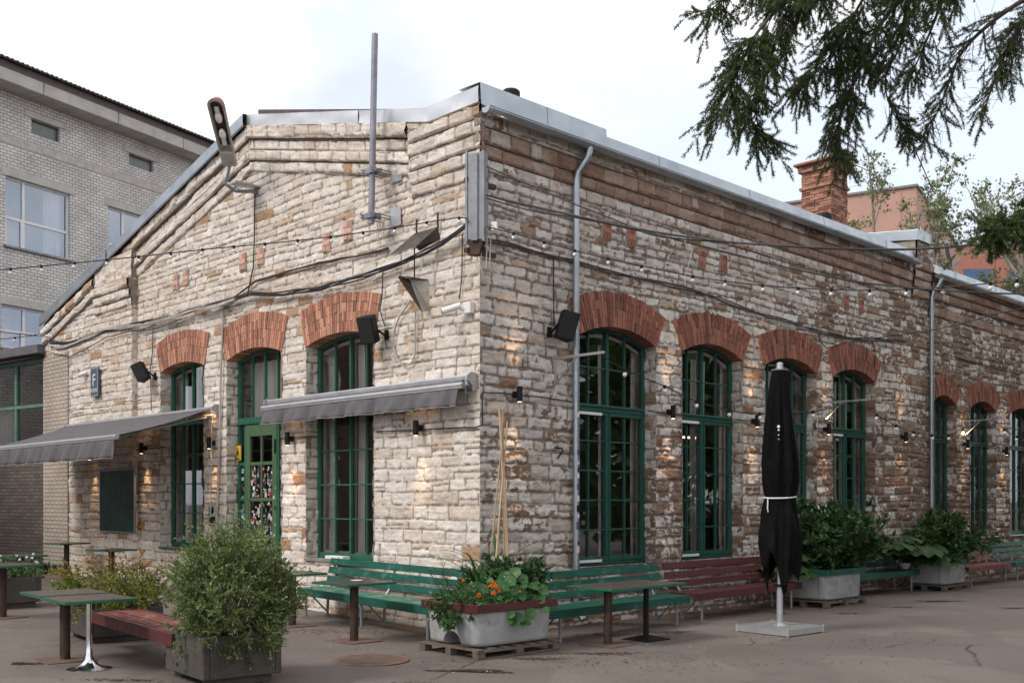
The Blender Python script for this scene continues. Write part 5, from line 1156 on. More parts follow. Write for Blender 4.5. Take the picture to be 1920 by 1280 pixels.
strand('light_string', 'festoon string from the corner cabinet running to the right across the side wall', [(912, 425, 14.2), (960, 437, 14.2), (1020, 454, 14.15), (1078, 470, 14.1), (1140, 485, 14.0), (1203, 499, 13.9), (1300, 518, 13.8), (1400, 532, 13.6), (1497, 540, 13.4), (1600, 544, 13.1), (1700, 542, 12.8), (1800, 536, 12.4), (1920, 524, 12), (2060, 500, 11.6)], [963, 1020, 1079, 1140, 1203, 1299, 1364, 1431, 1497, 1562, 1632, 1700, 1770, 1857, 1907])
strand('overhead_cable', 'upper black overhead cable bundle from the corner cabinet towards the spruce', [(912, 366, 14.2), (960, 378, 14.1), (1080, 405, 13.8), (1200, 430, 13.4), (1350, 452, 12.9), (1500, 463, 12.4), (1600, 467, 12.2), (1720, 467, 11.9), (1830, 459, 11.5), (1920, 453, 11.2), (2100, 440, 10.5)], [], .013, cat='overhead cable')
strand('overhead_cable', 'thin steel cable descending from the cabinet top to the cable bundle', [(912, 312, 14.2), (1000, 350, 14), (1075, 382, 13.8), (1160, 415, 13.6), (1220, 440, 13.4), (1300, 450, 13.1), (1400, 456, 12.8)], [], .009, cat='overhead cable')
strand('overhead_cable', 'lower pale overhead cable drooping to the right edge below the others', [(912, 372, 14.2), (1000, 396, 14.0), (1080, 408, 13.8), (1200, 433, 13.6), (1300, 457, 13.4), (1400, 483, 13.2), (1500, 507, 13.0), (1600, 527, 12.8), (1720, 541, 12.5), (1830, 548, 12.2), (1920, 551, 12), (2060, 552, 11.6)], [], .010, cat='overhead cable')
strand('overhead_cable', 'thin wire from the far downpipe rising to the right edge', [(1640, 634, 22), (1740, 620, 20), (1800, 607, 18), (1870, 588, 16), (1920, 578, 15), (2060, 545, 12)], [], .009, cat='overhead cable')
strand('overhead_cable', 'short wire strung to the left end of the gable above the annex roof', [(94, 632, 25.5), (60, 628, 22), (20, 624, 19.5), (-60, 615, 17)], [], .009, cat='overhead cable')
strand('light_string', 'two bulbs on a wire above the annex roof at the left edge', [(94, 621, 25.5), (66, 628, 22), (28, 633, 19), (-40, 640, 16)], [27, 66])
mb = MB(); o0 = at(1300, 455, 13.4); mb.tube([(.11*math.cos(q), 0, .05*math.sin(q)) for q in np.linspace(0, 6.28, 20)[:-1]], .006, 5, closed=True); mb.tube([(0, 0, -.05), (-.05, 0, -.25), (-.11, 0, -.45), (-.1, 0, -.55)], .006, 5)
t = mb.build('cable_coil', m_cablew, None); t.location = o0; tag(t, 'small coil of pale wire hooked on the overhead cables', 'cable coil')
def wbracket(px, py, L_, label, col=m_alu):
    t = wthing('wall_bracket', label, 'bracket', RW, px, py, -.03, 'triangular steel brackets holding light strings')
    mb = MB(); mb.box(-.02, .02, 0, .02, -.40, .06); mb.build('wall_bar', col, t); MB().box(-.018, .018, -L_, .0, -.018, .018).build('arm', col, t); mb = MB(); mb.tube([(0, 0, -.38), (0, -.42, -.02)], .014, 6); mb.build('brace', col, t); return t
b1 = wbracket(1042, 672, .95, 'triangular bracket over the near downpipe, holding the low light string')
b2 = wbracket(1543, 755, .95, 'triangular bracket over the fourth side window')
b3 = wbracket(1806, 789, .95, 'triangular bracket over the windows past the farther downpipe')
def Dat(b, l): p = b.location-RW.y*l; return p.y
strand('light_string', 'low festoon string sagging between the near bracket and the fourth side window', [(1128, 664, Dat(b1, .85)), (1172, 693, 15.6), (1246, 724, 16.3), (1306, 752, 16.8), (1367, 769, 17.4), (1424, 775, 17.9), (1524, 771, 18.7), (1566, 762, 19.2), (1598, 750, Dat(b2, .75))], [1172, 1246, 1306, 1367, 1424, 1524], .009, bs=.9)
strand('light_string', 'farther festoon string hanging past the second downpipe', [(1612, 750, Dat(b2, .85)), (1644, 777, 20), (1680, 797, 20.6), (1713, 809, 21.3), (1747, 815, 22), (1778, 816, 22.6), (1800, 806, 23), (1850, 784, Dat(b3, .7))], [1644, 1680, 1713, 1747, 1778], .009, bs=.9)
strand('light_string', 'farthest festoon string at the right edge', [(1860, 783, Dat(b3, .85)), (1884, 805, 23.5), (1907, 818, 24), (1960, 830, 25)], [1884, 1907], .009, bs=.9)
t = wthing('bare_bulb', 'glowing bare bulb hanging from the farthest bracket', 'light bulb', RW, 1806, 812, -.1); MB().lathe([(.005, .05), (.03, .03), (.035, 0), (.02, -.03), (.003, -.04)], 12).build('bulb', m_warm, t, smooth=True); MB().tube([(0, 0, .05), (0, 0, .15)], .02, 8).build('socket', m_black, t)
t = wthing('iron_anchor', 'small bent iron wall anchor left of the near downpipe', 'iron anchor', RW, 1047, 843, -.05)
MB().tube([(-.09, -.01, .03), (.06, -.03, .02), (.07, -.03, -.01), (-.04, -.02, -.13)], .013, 6).build('anchor_bar', m_black, t)
# ------------------------------------------------------------------ benches
def bench(P1, P2, rot, ma, mw, label, group, backs=3, seat_z=.45, first=None, over=.28, depth=.50):
    L_ = (Vector(P2)-Vector(P1)).length+2*over; d_ = (Vector(P2)-Vector(P1)); d_.z = 0; d_.normalize(); rot = math.atan2(d_.y, d_.x)
    org = Vector(P1)-d_*over; org.z = gz(org.x, org.y)
    t = thing('slatted_bench', label, 'bench', org, rot, group); rg = rng(int(org.x*100)); s = .0
    zt_ = seat_z; MB().box(0, L_, 0, .035, zt_-.115, zt_+.002, j=.002, rg=rg).build('seat_front_board', ma, t, bevel=.005)
    n = 5; w = (depth-.04)/n
    for i in range(n): MB().box(.004, L_-.004, .042+i*w, .042+i*w+w-.014, zt_-.028+.001*i, zt_+.001*i, j=.002, rg=rg).build('seat_slat', mw, t, bevel=.004)
    for i in range(backs):
        z0 = zt_+.07+i*.142; y0 = depth+.02+i*.035; M_ = Matrix.Translation((0, y0, z0)) @ Matrix.Rotation(R(-13), 4, 'X')
        MB().box(.0, L_, 0, .028, 0, .105, M_, .005, rg).build('back_slat', ma, t, bevel=.005)
    xs = [over, L_/2, L_-over] if L_ > 3.6 else [over, L_-over]
    mb = MB()
    for x in xs:
        for i in range(backs): q = Matrix.Translation((x, depth+.02+i*.035, zt_+.07+i*.142)) @ Matrix.Rotation(R(-13), 4, 'X'); mb.lathe([(.011, 0), (.011, .005), (.006, .008)], 8, T=q @ Matrix.Translation((.012*(i % 2), 0, .055)) @ Matrix.Rotation(R(90), 4, 'X'))
    mb.build('bolt_heads', m_steel, t)['kind'] = 'stuff'
    for x in xs:
        mb = MB(); mb.tube([(x, .06, 0), (x, .06, zt_-.04)], .022, 8); mb.build('leg', m_steel, t)
        mb = MB(); mb.tube([(x, depth-.06, 0), (x, depth-.04, zt_-.04), (x, depth+.055, zt_+.1), (x, depth+.16, zt_+.47)], .022, 8); mb.build('leg', m_steel, t)
        mb = MB(); mb.tube([(x, .06, zt_-.05), (x, depth-.04, zt_-.05)], .02, 8); mb.tube([(x, .45, .04), (x, .10, zt_-.06)], .014, 6); mb.build('leg_brace', m_steel, t)
    return t
GB = 'slatted benches along the side wall'
far = gp(643, 1172); near = gp(795, 1205); dv = (far-near).normalized()
bench(near+dv*3.55, near+Vector((.0, 0, 0)), 0, m_wgreen, m_wgreens, 'long green slatted bench against the gable beneath the tall window', 'slatted benches around the hall', over=.2)
bench(gp(1057, 1205), gp(1275, 1174), 0, m_wgreen, m_wgreen, 'green slatted bench behind the two joined tables, right of the corner planter', 'slatted benches around the hall')
bench(gp(1322, 1164), gp(1489, 1141), 0, m_wred, m_wred, 'dark red slatted bench behind the closed parasol', 'slatted benches around the hall')
dr_ = RW.x
p = gp(1714, 1108); bench(p-dr_*2.5, p, 0, m_wgreen, m_wgreen, 'green slatted bench between the two right hand planters', 'slatted benches around the hall')
p = gp(1890, 1091); bench(p-dr_*2.0, p, 0, m_wredw, m_wredw, 'faded red slatted bench past the farthest planter', 'slatted benches around the hall')
p2 = p+dr_*.75; bench(p2, p2+dr_*2.5, 0, m_wgreen, m_wgreen, 'green slatted bench cut by the right edge of the photo', 'slatted benches around the hall')
# low red bench in the foreground between two concrete planters
def P3(px, py, z): D = (EH-z)*F/(py-HY); return Vector(((px-CX)/F*D, D, z))
a_ = P3(170, 1146, .33); b_ = P3(318, 1187, .33); d_ = (b_-a_); L_ = d_.length; t = thing('low_bench', 'worn red backless slatted bench spanning two concrete planters in the foreground', 'bench', (a_.x, a_.y, gz(a_.x, a_.y)), math.atan2(d_.y, d_.x))
zz = .33-gz(a_.x, a_.y); rg = rng(4); w_ = .60
MB().box(0, L_+.05, 0, .035, zz-.13, zz, j=.002, rg=rg).build('front_board', m_wred, t, bevel=.004); MB().box(0, L_+.05, w_, w_+.035, zz-.13, zz, j=.002, rg=rg).build('back_board', m_wred, t, bevel=.004)
for i in range(9): MB().box(.004, L_+.046, .042+i*.0615, .042+i*.0615+.048, zz-.05, zz-.004+rg.uniform(-.004, .004), j=.002, rg=rg).build('slat', m_wredw, t, bevel=.004)
for x in (.3, L_-.3): MB().box(x-.03, x+.03, .04, w_-.01, zz-.12, zz-.055).build('cross_bar', m_rust, t)
# ------------------------------------------------------------------ tables
def table(c, rot, label, s=.76, h=.77, post=.057, mpost=m_rust, base='plate', group='square tables with green edged tops', dz=0):
    c = Vector((c.x, c.y, gz(c.x, c.y))); t = thing('square_table', label, 'table', c, rot, group); a = s/2
    top = MB().box(-a+.004, a-.004, -a+.004, a-.004, h-.004, h).build('table_top', m_top, t); MB().box(-a, a, -a, a, h-.032, h-.0045).build('green_edge', m_edge, top, bevel=.003)
    if base == 'plate': MB().tube([(0, 0, .008), (0, 0, h-.033)], post, 20).build('post', mpost, t, smooth=True); MB().box(-.27, .27, -.27, .27, 0, .010).build('base_plate', m_rustp, t)
    elif base == 'pyr': MB().tube([(0, 0, .05), (0, 0, h-.033)], post, 16).build('post', m_black, t, smooth=True); mb = MB(); mb.add([(-.24, -.24, 0), (.24, -.24, 0), (.24, .24, 0), (-.24, .24, 0), (-.24, -.24, .012), (.24, -.24, .012), (.24, .24, .012), (-.24, .24, .012), (-.05, -.05, .06), (.05, -.05, .06), (.05, .05, .06), (-.05, .05, .06)], [(3,2,1,0)]+[(i+k, (i+1) % 4+k, (i+1) % 4+k+4, i+k+4) for k in (0, 4) for i in range(4)]+[(8, 9, 10, 11)]); mb.build('base', m_black, t)
    else: mb = MB(); mb.lathe([(.235, 0), (.235, .006), (.16, .018), (.10, .045), (.065, .09), (.045, .15), (.034, .24), (.030, .35), (.030, h-.033)], 40); mb.build('trumpet_base', m_chrome, t, smooth=True)
    for k in (0, 1): MB().box(-.15, .15, -.02, .02, h-.05, h-.0325, Matrix.Rotation(R(90*k), 4, 'Z')).build('top_support', m_black, t) if k == 0 else None
    return t
cA = gp(122, 1236); cB = gp(162, 1251); dd = (cB-cA); rt = math.atan2(dd.y, dd.x)
cB = cA+dd.normalized()*.775
table(cA, rt, 'square table on a thick rusty post at the left end of the foreground pair', group='square tables with green edged tops'); table(cB, rt, 'square table on a chrome trumpet foot in the left foreground', base='chrome')
mt_ = table(gp(664, 1201), R(45), 'square table with a white dish on it, in front of the gable bench', s=.80, h=.79)
t = thing('dish', 'small round white dish on the middle table', 'dish', mt_.location+Vector((.03, .02, .79))); mb = MB(); mb.lathe([(.04, 0), (.07, .004), (.083, .016), (.078, .017), (.06, .008), (.002, .007)], 28); mb.build('plate', m_white, t, smooth=True)
cA = gp(1140, 1208); table(cA, RW.rot, 'square table on a thick brown post, nearer of the joined pair by the corner planter', s=.80, h=.78)
cB = gp(1203, 1196); cB = cA+RW.x*.805; table(cB, RW.rot, 'square table on a thin black post, farther of the pair', s=.80, h=.781, base='pyr', post=.038)
table(Vector(((125-CX)/F*23.2, 23.2, 0)), R(-38), 'rusty topped table against the brick strip left of the chalkboard', s=.72, h=.80)
table(Vector(((209-CX)/F*20.8, 20.8, 0)), R(-38), 'dark table in front of the wall below the chalkboard', s=.70, h=.80)
table(gp(38, 1124), R(-38), 'green edged table behind the dark planter at the left edge', s=.66, h=.79)
table(gp(4, 1157), R(-35), 'large topped table with rusty base plate at the left edge', s=.82, h=.80, post=.065)
table(gp(548, 1172), R(45), 'table mostly hidden behind the big foreground shrub', s=.74, h=.78)
# ------------------------------------------------------------------ planters
def pallet(c, rot, a, b, label, h=.125):
    t = thing('wooden_pallet', label, 'pallet', c, rot, 'wooden pallets under the cement planters'); rg = rng(int(c[0]*50))
    n = 7
    for i in range(n): x = -a+(2*a-.1)*i/(n-1); MB().box(x, x+.1, -b, b, h-.022, h, j=.003, rg=rg).build('deck_board', m_wood, t)
    for y in (-b, -.05, b-.1):
        MB().box(-a, a, y, y+.1, h-.044, h-.023, j=.002, rg=rg).build('stringer', m_wood, t)
        for x in (-a, -.06, a-.12): MB().box(x, x+.12, y+.002, y+.098, .022, h-.045, j=.003, rg=rg).build('block', m_wood, t)
        MB().box(-a, a, y, y+.1, 0, .02, j=.002, rg=rg).build('bottom_board', m_wood, t)
    return t
def tub(c, rot, a, b, h, mr, label, ribs=False, notch=True, z0=.13):
    t = thing('cement_planter', label, 'planter', c+Vector((0, 0, z0)), rot, 'pale cement tub planters')
    N_ = 72 if not ribs else 120; rings = []
    prof = [(.82, 0), (.90, .01), (.95, .04), (.97, .09), (.975, .16), (.98, .3), (.985, .5), (.99, .7), (1, .9), (1, 1.0)]
    def ring(k, z, ins=0):
        out = []
        for i in range(N_):
            q = 2*math.pi*i/N_; cx_, sx_ = math.cos(q), math.sin(q); e = 2/9
            x = (a*k-ins)*math.copysign(abs(cx_)**e, cx_); y = (b*k-ins)*math.copysign(abs(sx_)**e, sx_)
            if ribs and z > .05: rr = 1-.018*(math.sin(x*2*math.pi/.16) > .75 or math.sin(y*2*math.pi/.16) > .75); x *= rr; y *= rr
            out.append([x, y, z])
        return out
    zs_ = [0, .008, .02, .04, .065, .09, .12, .15, .18, .21, .24, .27, .3, .33]+list(np.linspace(.36, h, 3))
    zs_ = sorted(set([z for z in zs_ if z <= h]))
    ks = np.interp(np.array(zs_)/h, [p[1] for p in prof], [p[0] for p in prof])
    N_ = 160
    for k, z in zip(ks, zs_): rings.append(ring(k, z))
    rings.append(ring(1, h+.001, .03)); rings.append(ring(1, h-.08, .04))
    mb = MB(); loft(mb, rings); to_ = mb.build('tub', m_tub, t, smooth=True)
    if notch:      # arched recess moulded into the end that faces the gable
        ct = MB(); ct.tube([(-a-.3, -.02, .01), (-a+.26, -.02, .01)], .165, 40); cu_ = ct.build('cutter', m_tub, t); bo = to_.modifiers.new('b', 'BOOLEAN'); bo.object = cu_; bo.operation = 'DIFFERENCE'; bo.solver = 'EXACT'
        dg = bpy.context.evaluated_depsgraph_get(); me = bpy.data.meshes.new_from_object(to_.evaluated_get(dg)); to_.modifiers.clear(); to_.data = me; bpy.data.objects.remove(cu_)
        me.polygons.foreach_set('use_smooth', [True]*len(me.polygons)); me.set_sharp_from_angle(angle=R(35))
    mb = MB(); loft(mb, [ring(1, h-.10, .03), ring(1, h-.03, .03)]); s_ = mb.build('soil', m_soil, t)
    mb = MB(); w = .05
    A_, B_ = a+.03, b+.03
    mb.box(-A_, A_, -B_, -B_+w, h-.02, h+.085); mb.box(-A_, A_, B_-w, B_, h-.02, h+.085); mb.box(-A_, -A_+w, -B_+w, B_-w, h-.021, h+.084); mb.box(A_-w, A_, -B_+w, B_-w, h-.021, h+.084); mb.build('timber_rim', mr, t, bevel=.006)
    return t, h+z0
pc1 = gp(896, 1238); pl = gp(801, 1215); pr = gp(1057, 1217); dx = (pr-pc1); rt1 = math.atan2(dx.y, dx.x)
ex = Vector((math.cos(rt1), math.sin(rt1), 0)); ey = Vector((-ex.y, ex.x, 0))
cT = pc1+ex*.70+ey*.55; cT.z = gz(cT.x, cT.y)
pallet(cT, rt1, .70, .55, 'weathered pallet under the corner planter'); tb, TH = tub(cT-ex*.0+ey*.01, rt1, .66, .50, .44, m_wredw if 0 else m_wred, 'cement tub planter with a red timber rim at the building corner')
def rplanter(px, py, a, b, h, lab, plab):
    c0 = gp(px, py); c = c0+RW.x*a+RW.y*b; c.z = gz(c.x, c.y); pallet(c, RW.rot, a, b, plab); return c, tub(c, RW.rot, a-.04, b-.03, h, m_wgreen, lab, ribs=True, notch=False)
c2, _ = rplanter(1551, 1141, .72, .50, .47, 'ribbed cement tub planter with green rim, right of the parasol', 'pallet under the planter right of the parasol')
c3, _ = rplanter(1773, 1109, .62, .48, .46, 'ribbed cement tub planter with green rim, farthest along the side wall', 'pallet under the farthest planter')
p = gp(1703, 1085)+Vector((0, .5, 0)); t = thing('plant_pot', 'small pale bowl on the green bench beside the farthest planter', 'pot', at(1696, 1066, 22.1)); mb = MB(); mb.lathe([(.06, 0), (.09, .03), (.115, .12), (.105, .12), (.08, .04), (.01, .03)], 24); mb.build('bowl', m_tub, t, smooth=True)
def cbox(c, rot, a, b, h, label, grp='dark concrete box planters'):
    t = thing('concrete_planter', label, 'planter', c, rot, grp); mb = MB(); w = .07
    mb.box(-a, a, -b, -b+w, .08, h); mb.box(-a, a, b-w, b, .08, h); mb.box(-a, -a+w, -b+w, b-w, .0801, h-.001); mb.box(a-w, a, -b+w, b-w, .0801, h-.001); mb.build('box', m_conc, t, bevel=.012)
    MB().box(-a+w+.001, a-w-.001, -b+w+.001, b-w-.001, .12, h-.06).build('soil', m_soil, t); mb = MB()
    for s in (-1, 1): mb.box(s*a*.7-.08, s*a*.7+.08, -b+.08, b-.08, 0, .079)
    mb.build('foot', m_conc, t); return t
n0 = gp(381, 1292); l0 = gp(312, 1266); d_ = (n0-l0); rt2 = math.atan2(d_.y, d_.x); ex = Vector((math.cos(rt2), math.sin(rt2), 0)); ey = Vector((-ex.y, ex.x, 0))
cF = n0-ex*.5+ey*.42; cF.z = gz(cF.x, cF.y)
cp = cbox(cF, rt2, .5, .42, .50, 'concrete box planter holding the big foreground shrub')
mb = MB()
for x, z_ in ((-.28, .26), (.05, .20), (-.02, .12)): mb.lathe([(.022 if z_ > .15 else .01, 0), (.022 if z_ > .15 else .01, .004)], 12, T=Matrix.Translation((x, -.5005, z_)) @ Matrix.Rotation(R(90), 4, 'X'))
mb.build('drill_hole', m_black, cp)
n1_ = gp(147, 1199); cG = n1_-ex*.25+ey*.5; cG = n1_+ey*.45+ex*.02; cG.z = gz(cG.x, cG.y); cbox(cG, rt2, .48, .48, .43, 'concrete box planter with golden spirea, behind the foreground tables')
cH = gp(-8, 1140)+Vector((0, .3, 0)); cH.z = gz(cH.x, cH.y); cbox(cH, R(-40), .42, .42, .50, 'dark box planter with white flowers at the left edge')
# ------------------------------------------------------------------ parasol
um_c = gp(1463, 1181); um_c = Vector((3.91, 15.42, gz(3.9, 15))); t = thing('closed_parasol', 'closed black parasol tied with a white strap on a concrete slab base', 'parasol', um_c)
mb = MB(); hs = .43; M_ = Matrix.Rotation(R(45-4), 4, 'Z')
for i in (-1, 1):
    for j in (-1, 1): mb.box(min(0, i*hs)+.004, max(0, i*hs)-.004, min(0, j*hs)+.004, max(0, j*hs)-.004, .035, .095, M_)
mb.build('base_slab', m_slabc, t, bevel=.004)
mb = MB(); 
for i in (-1, 1): mb.box(-hs-.012, hs+.012, i*(hs+.006)-.006, i*(hs+.006)+.006, .012, .10, M_); mb.box(i*(hs+.006)-.006, i*(hs+.006)+.006, -hs, hs, .012, .10, M_)
for i in (-1, 1):
    for j in (-1, 1): mb.tube([M_ @ Vector((i*(hs+.01), j*(hs+.01), 0)), M_ @ Vector((i*(hs+.01), j*(hs+.01), .115))], .014, 8)
mb.build('base_frame', m_alu, t)
mb = MB(); mb.lathe([(.13, .095), (.13, .105), (.06, .115), (.045, .13), (.045, .6), (.036, .605), (.036, 3.78)], 20); mb.build('pole', m_alu, t, smooth=True)
mb = MB(); mb.lathe([(.05, .66), (.05, .70)], 16); mb.box(-.09, -.04, -.012, .012, .665, .69); mb.build('pole_clamp', m_black, t)
TZ = 3.93
mb = MB(); mb.lathe([(.115, TZ-.12), (.12, TZ-.105), (.05, TZ-.09), (.045, TZ-.01), (.03, TZ)], 20); mb.build('top_cap', m_alu, t, smooth=True)
zs_ = [TZ-.12, 3.6, 3.3, 3.0, 2.7, 2.45, 2.2, 2.05, 1.98, 1.9, 1.75, 1.6, 1.45, 1.3, 1.15, 1.0, .9]; rs_ = [.105, .135, .165, .20, .235, .262, .26, .235, .215, .225, .25, .27, .28, .285, .28, .27, .25]
N_ = 96; rings = []; rg = rng(6); ph = [rg.uniform(0, 6) for _ in range(6)]
for z, r in zip(zs_, rs_):
    ring = []; k = min(1, (TZ-z)/.6)
    for i in range(N_):
        q = 2*math.pi*i/N_+(TZ-z)*.10
        fold = k*(.22*abs(math.sin(4*q+ph[0]+.5*math.sin(z*1.3)))+.06*math.sin(9*q+ph[1]+z*1.7)+.035*math.sin(15*q+ph[2]-z*3))
        if z < 1.95: fold += .14*math.sin(3*q+z*4+ph[3])*min(1, (1.95-z)/.3)
        rr = r*(1.04-fold); zz = z
        if z < 1.35:      # hanging corners of the canopy
            w = (1.35-z)/.45; zz = z+w*.38*(math.sin(2*q+.9)*.5+.5*math.sin(5*q+ph[4]))-.0; 
        ring.append((rr*math.cos(q), rr*math.sin(q), zz))
    rings.append(ring)
mb = MB(); loft(mb, rings, True, False); mb.build('canopy', m_fabb, t, smooth=True, solid=.006)
mb = MB(); mb.tube([(.228*math.cos(q), .228*math.sin(q), 1.97+.02*math.sin(q+.5)) for q in np.linspace(0, 6.28, 40)[:-1]], .011, 6, closed=True); mb.tube([(-.20, -.11, 1.96), (-.21, -.13, 1.8), (-.2, -.12, 1.75)], .009, 6); mb.build('strap', m_white, t)
mb = MB(); 
for k, (z_, s_) in enumerate(((2.98, .022), (2.93, .014), (2.86, .010), (2.80, .014))): mb.lathe([(s_, 0), (s_, .003)], 8, T=Matrix.Translation((-.075, -.225+.0*k, z_)) @ Matrix.Rotation(R(80), 4, 'X'))
mb.build('printed_mark', m_white, t)
# ------------------------------------------------------------------ foliage
def leaves(name, P, D, Ls, Ws, mt, parent, seed=0, fold=.25, curl=.0, jitter=.5):
    r = np.random.RandomState(seed); P = np.asarray(P, float); D = np.asarray(D, float); n = len(P)
    D = D/np.linalg.norm(D, axis=1, keepdims=True); up = r.normal(size=(n, 3))*jitter+np.array([0, 0, 1.0])
    S = np.cross(D, up); S /= np.linalg.norm(S, axis=1, keepdims=True)+1e-9; U = np.cross(S, D)
    Ls = np.broadcast_to(Ls, n)[:, None]*r.uniform(.7, 1.25, (n, 1)); Ws = np.broadcast_to(Ws, n)[:, None]*r.uniform(.75, 1.2, (n, 1))
    m = P+D*Ls*.42; tip = P+D*Ls-np.array([0, 0, 1.])*Ls*curl
    V = np.stack([P, m+S*Ws+U*Ws*fold, tip, m-S*Ws+U*Ws*fold], 1).reshape(-1, 3)
    me = bpy.data.meshes.new(name); me.vertices.add(4*n); me.vertices.foreach_set('co', V.astype(np.float32).ravel())
    i = np.arange(n)*4; T = np.stack([i, i+1, i+2, i, i+2, i+3], 1).reshape(-1)
    me.loops.add(6*n); me.loops.foreach_set('vertex_index', T.astype(np.int32)); me.polygons.add(2*n); me.polygons.foreach_set('loop_start', np.arange(0, 6*n, 3, dtype=np.int32))
    me.update(calc_edges=True); return link(name, me, mt, parent)
def rnd_dir(rg, up=0): v = Vector((rg.gauss(0, 1), rg.gauss(0, 1), rg.gauss(0, 1)+up)); return v.normalized()
def grow(rg, p, d, L_, n, wob=.15, grav=0.):
    p = Vector(p); d = Vector(d).normalized(); out = [p.copy()]; dirs = [d.copy()]
    for i in range(n):
        d = (d+Vector((rg.gauss(0, wob), rg.gauss(0, wob), rg.gauss(0, wob)+grav))).normalized(); p = p+d*L_/n; out.append(p.copy()); dirs.append(d.copy())
    return out, dirs
def shrub(t, c, ns, H, spread, leaf, lw, mt, seed, twigs=10, lper=10, twl=.22, grav=-.05, r0=.08, stem_r=.006, clip=None, mstem=None, lfwd=1.0, fold=.25, lo=.15, wob=.12, zs=1.0):
    rg = rng(seed); P = []; D = []; mb = MB(); c = Vector(c)
    for s in range(ns):
        a = rg.uniform(0, 6.283); k = rg.random()**.6; el = k*spread
        d = Vector((math.cos(a)*math.sin(el), math.sin(a)*math.sin(el), math.cos(el))); L_ = H*(rg.uniform(.72, 1.05))*(1-.25*k*zs)
        pts, dr = grow(rg, c+Vector((math.cos(a)*r0*rg.random(), math.sin(a)*r0*rg.random(), 0)), d, L_, 8, wob, grav)
        mb.tube(pts, [stem_r*(1-.75*i/8) for i in range(9)], 5)
        for j in range(twigs):
            f = lo+(1-lo)*rg.random()**.8; i = min(7, int(f*8)); p = pts[i].lerp(pts[i+1], f*8-i)
            dd = (dr[i]*.7+rnd_dir(rg, .15)*.9).normalized(); tp, td = grow(rg, p, dd, twl*rg.uniform(.5, 1.2), 4, .15, grav)
            if clip and not clip(tp[-1]): continue
            mb.tube(tp, [stem_r*.35, stem_r*.3, stem_r*.25, stem_r*.2, stem_r*.1], 3, cap=False)
            for q in range(lper):
                g_ = (q+rg.random())/lper*4; i2 = min(3, int(g_)); pp = tp[i2].lerp(tp[i2+1], g_-i2)
                P.append(pp); D.append(td[i2]*lfwd+rnd_dir(rg)*.9)
        for q in range(5): P.append(pts[-1]); D.append(dr[-1]+rnd_dir(rg)*.7)
    mb.build('stems', mstem or m_twig, t, smooth=True)
    return leaves('foliage', P, D, leaf, lw, mt, t, seed, fold)
m_twig = mat('twig', (.10, .075, .05), .9)
m_lfA = leafmat('shrub_leaf', (.075, .115, .035), (.18, .24, .09), (.36, .40, .22))
m_lfB = leafmat('spirea_leaf', (.09, .13, .025), (.20, .24, .05), (.30, .29, .08), tip=((.48, .16, .05), .38, .75))
m_lfC = leafmat('dark_leaf', (.016, .050, .014), (.038, .095, .024), (.07, .15, .045), tr=.25)
m_lfD = leafmat('nasturtium_leaf', (.026, .095, .02), (.044, .135, .028), (.075, .19, .045), tr=.3)
m_lfE = leafmat('poplar_leaf', (.12, .15, .07), (.20, .23, .12), (.33, .35, .23), tr=.3)
m_lfF = leafmat('herb_leaf', (.035, .09, .025), (.07, .15, .045), (.12, .2, .07))
m_ndl = leafmat('spruce_needle', (.026, .045, .016), (.06, .10, .03), (.16, .22, .07), tr=.3)
m_dead = mat('bare_twig', (.10, .07, .06), .9)
# big foreground shrub
c = Vector((cF.x, cF.y, cF.z+.42)); t = thing('willow_leaved_shrub', 'big feathery light green shrub in the foreground concrete planter', 'shrub', c)
rg = rng(1); mb = MB(); P = []; D_ = []; Cc = Vector((.13, .0, .40))
for k in range(860):      # twig sprays filling an uneven dome with three leading humps
    v = rnd_dir(rg); 
    if v.z < -.80: continue
    f = 1+.14*math.sin(v.x*4.1+1)+.12*math.sin(v.y*5+v.z*3.7)+.08*math.sin(v.x*9+v.z*8)
    rr = rg.uniform(.45, 1)**.6*f; p = Cc+Vector((v.x*.66*rr, v.y*.66*rr, v.z*(.64 if v.z > 0 else .66)*rr)); root = Vector((v.x*.15, v.y*.15, 0))
    if k % 4 == 0: mb.tube([root, root.lerp(p, .5)+Vector((0, 0, .06)), p], [.008, .005, .003], 4, cap=False)
    d_ = (v+Vector((0, 0, .45))).normalized(); L_ = rg.uniform(.12, .27)*(1.25 if v.z > .5 else 1)*(1.7 if (v.z > .1 and rg.random() < .10) else 1); pts, dr = grow(rg, p-d_*.08, d_, L_, 5, .13, -.02); mb.tube(pts, .003, 3, cap=False)
    for b_ in range(3):
        sp_, sd_ = grow(rg, pts[1+b_], dr[1+b_]+rnd_dir(rg)*.8, L_*.55, 3, .15)
        for q in range(11): i = q*3//11; P.append(sp_[i].lerp(sp_[i+1], rg.random())); D_.append(sd_[i]*1.0+rnd_dir(rg)*.8)
    for q in range(16): i = q*5//16; P.append(pts[i].lerp(pts[i+1], rg.random())); D_.append(dr[i]*1.0+rnd_dir(rg)*.8)
mb.build('stems', m_twig, t); leaves('foliage', P, D_, .046, .0085, m_lfA, t, 1, .25)
# golden spirea
c = Vector((cG.x, cG.y, cG.z+.36)); t = thing('golden_spirea', 'golden green spirea with orange shoot tips in the concrete planter behind the low bench', 'shrub', c)
shrub(t, (0, 0, 0), 95, .84, 1.25, .050, .013, m_lfB, 2, twigs=11, lper=10, twl=.16, grav=-.05, r0=.34)
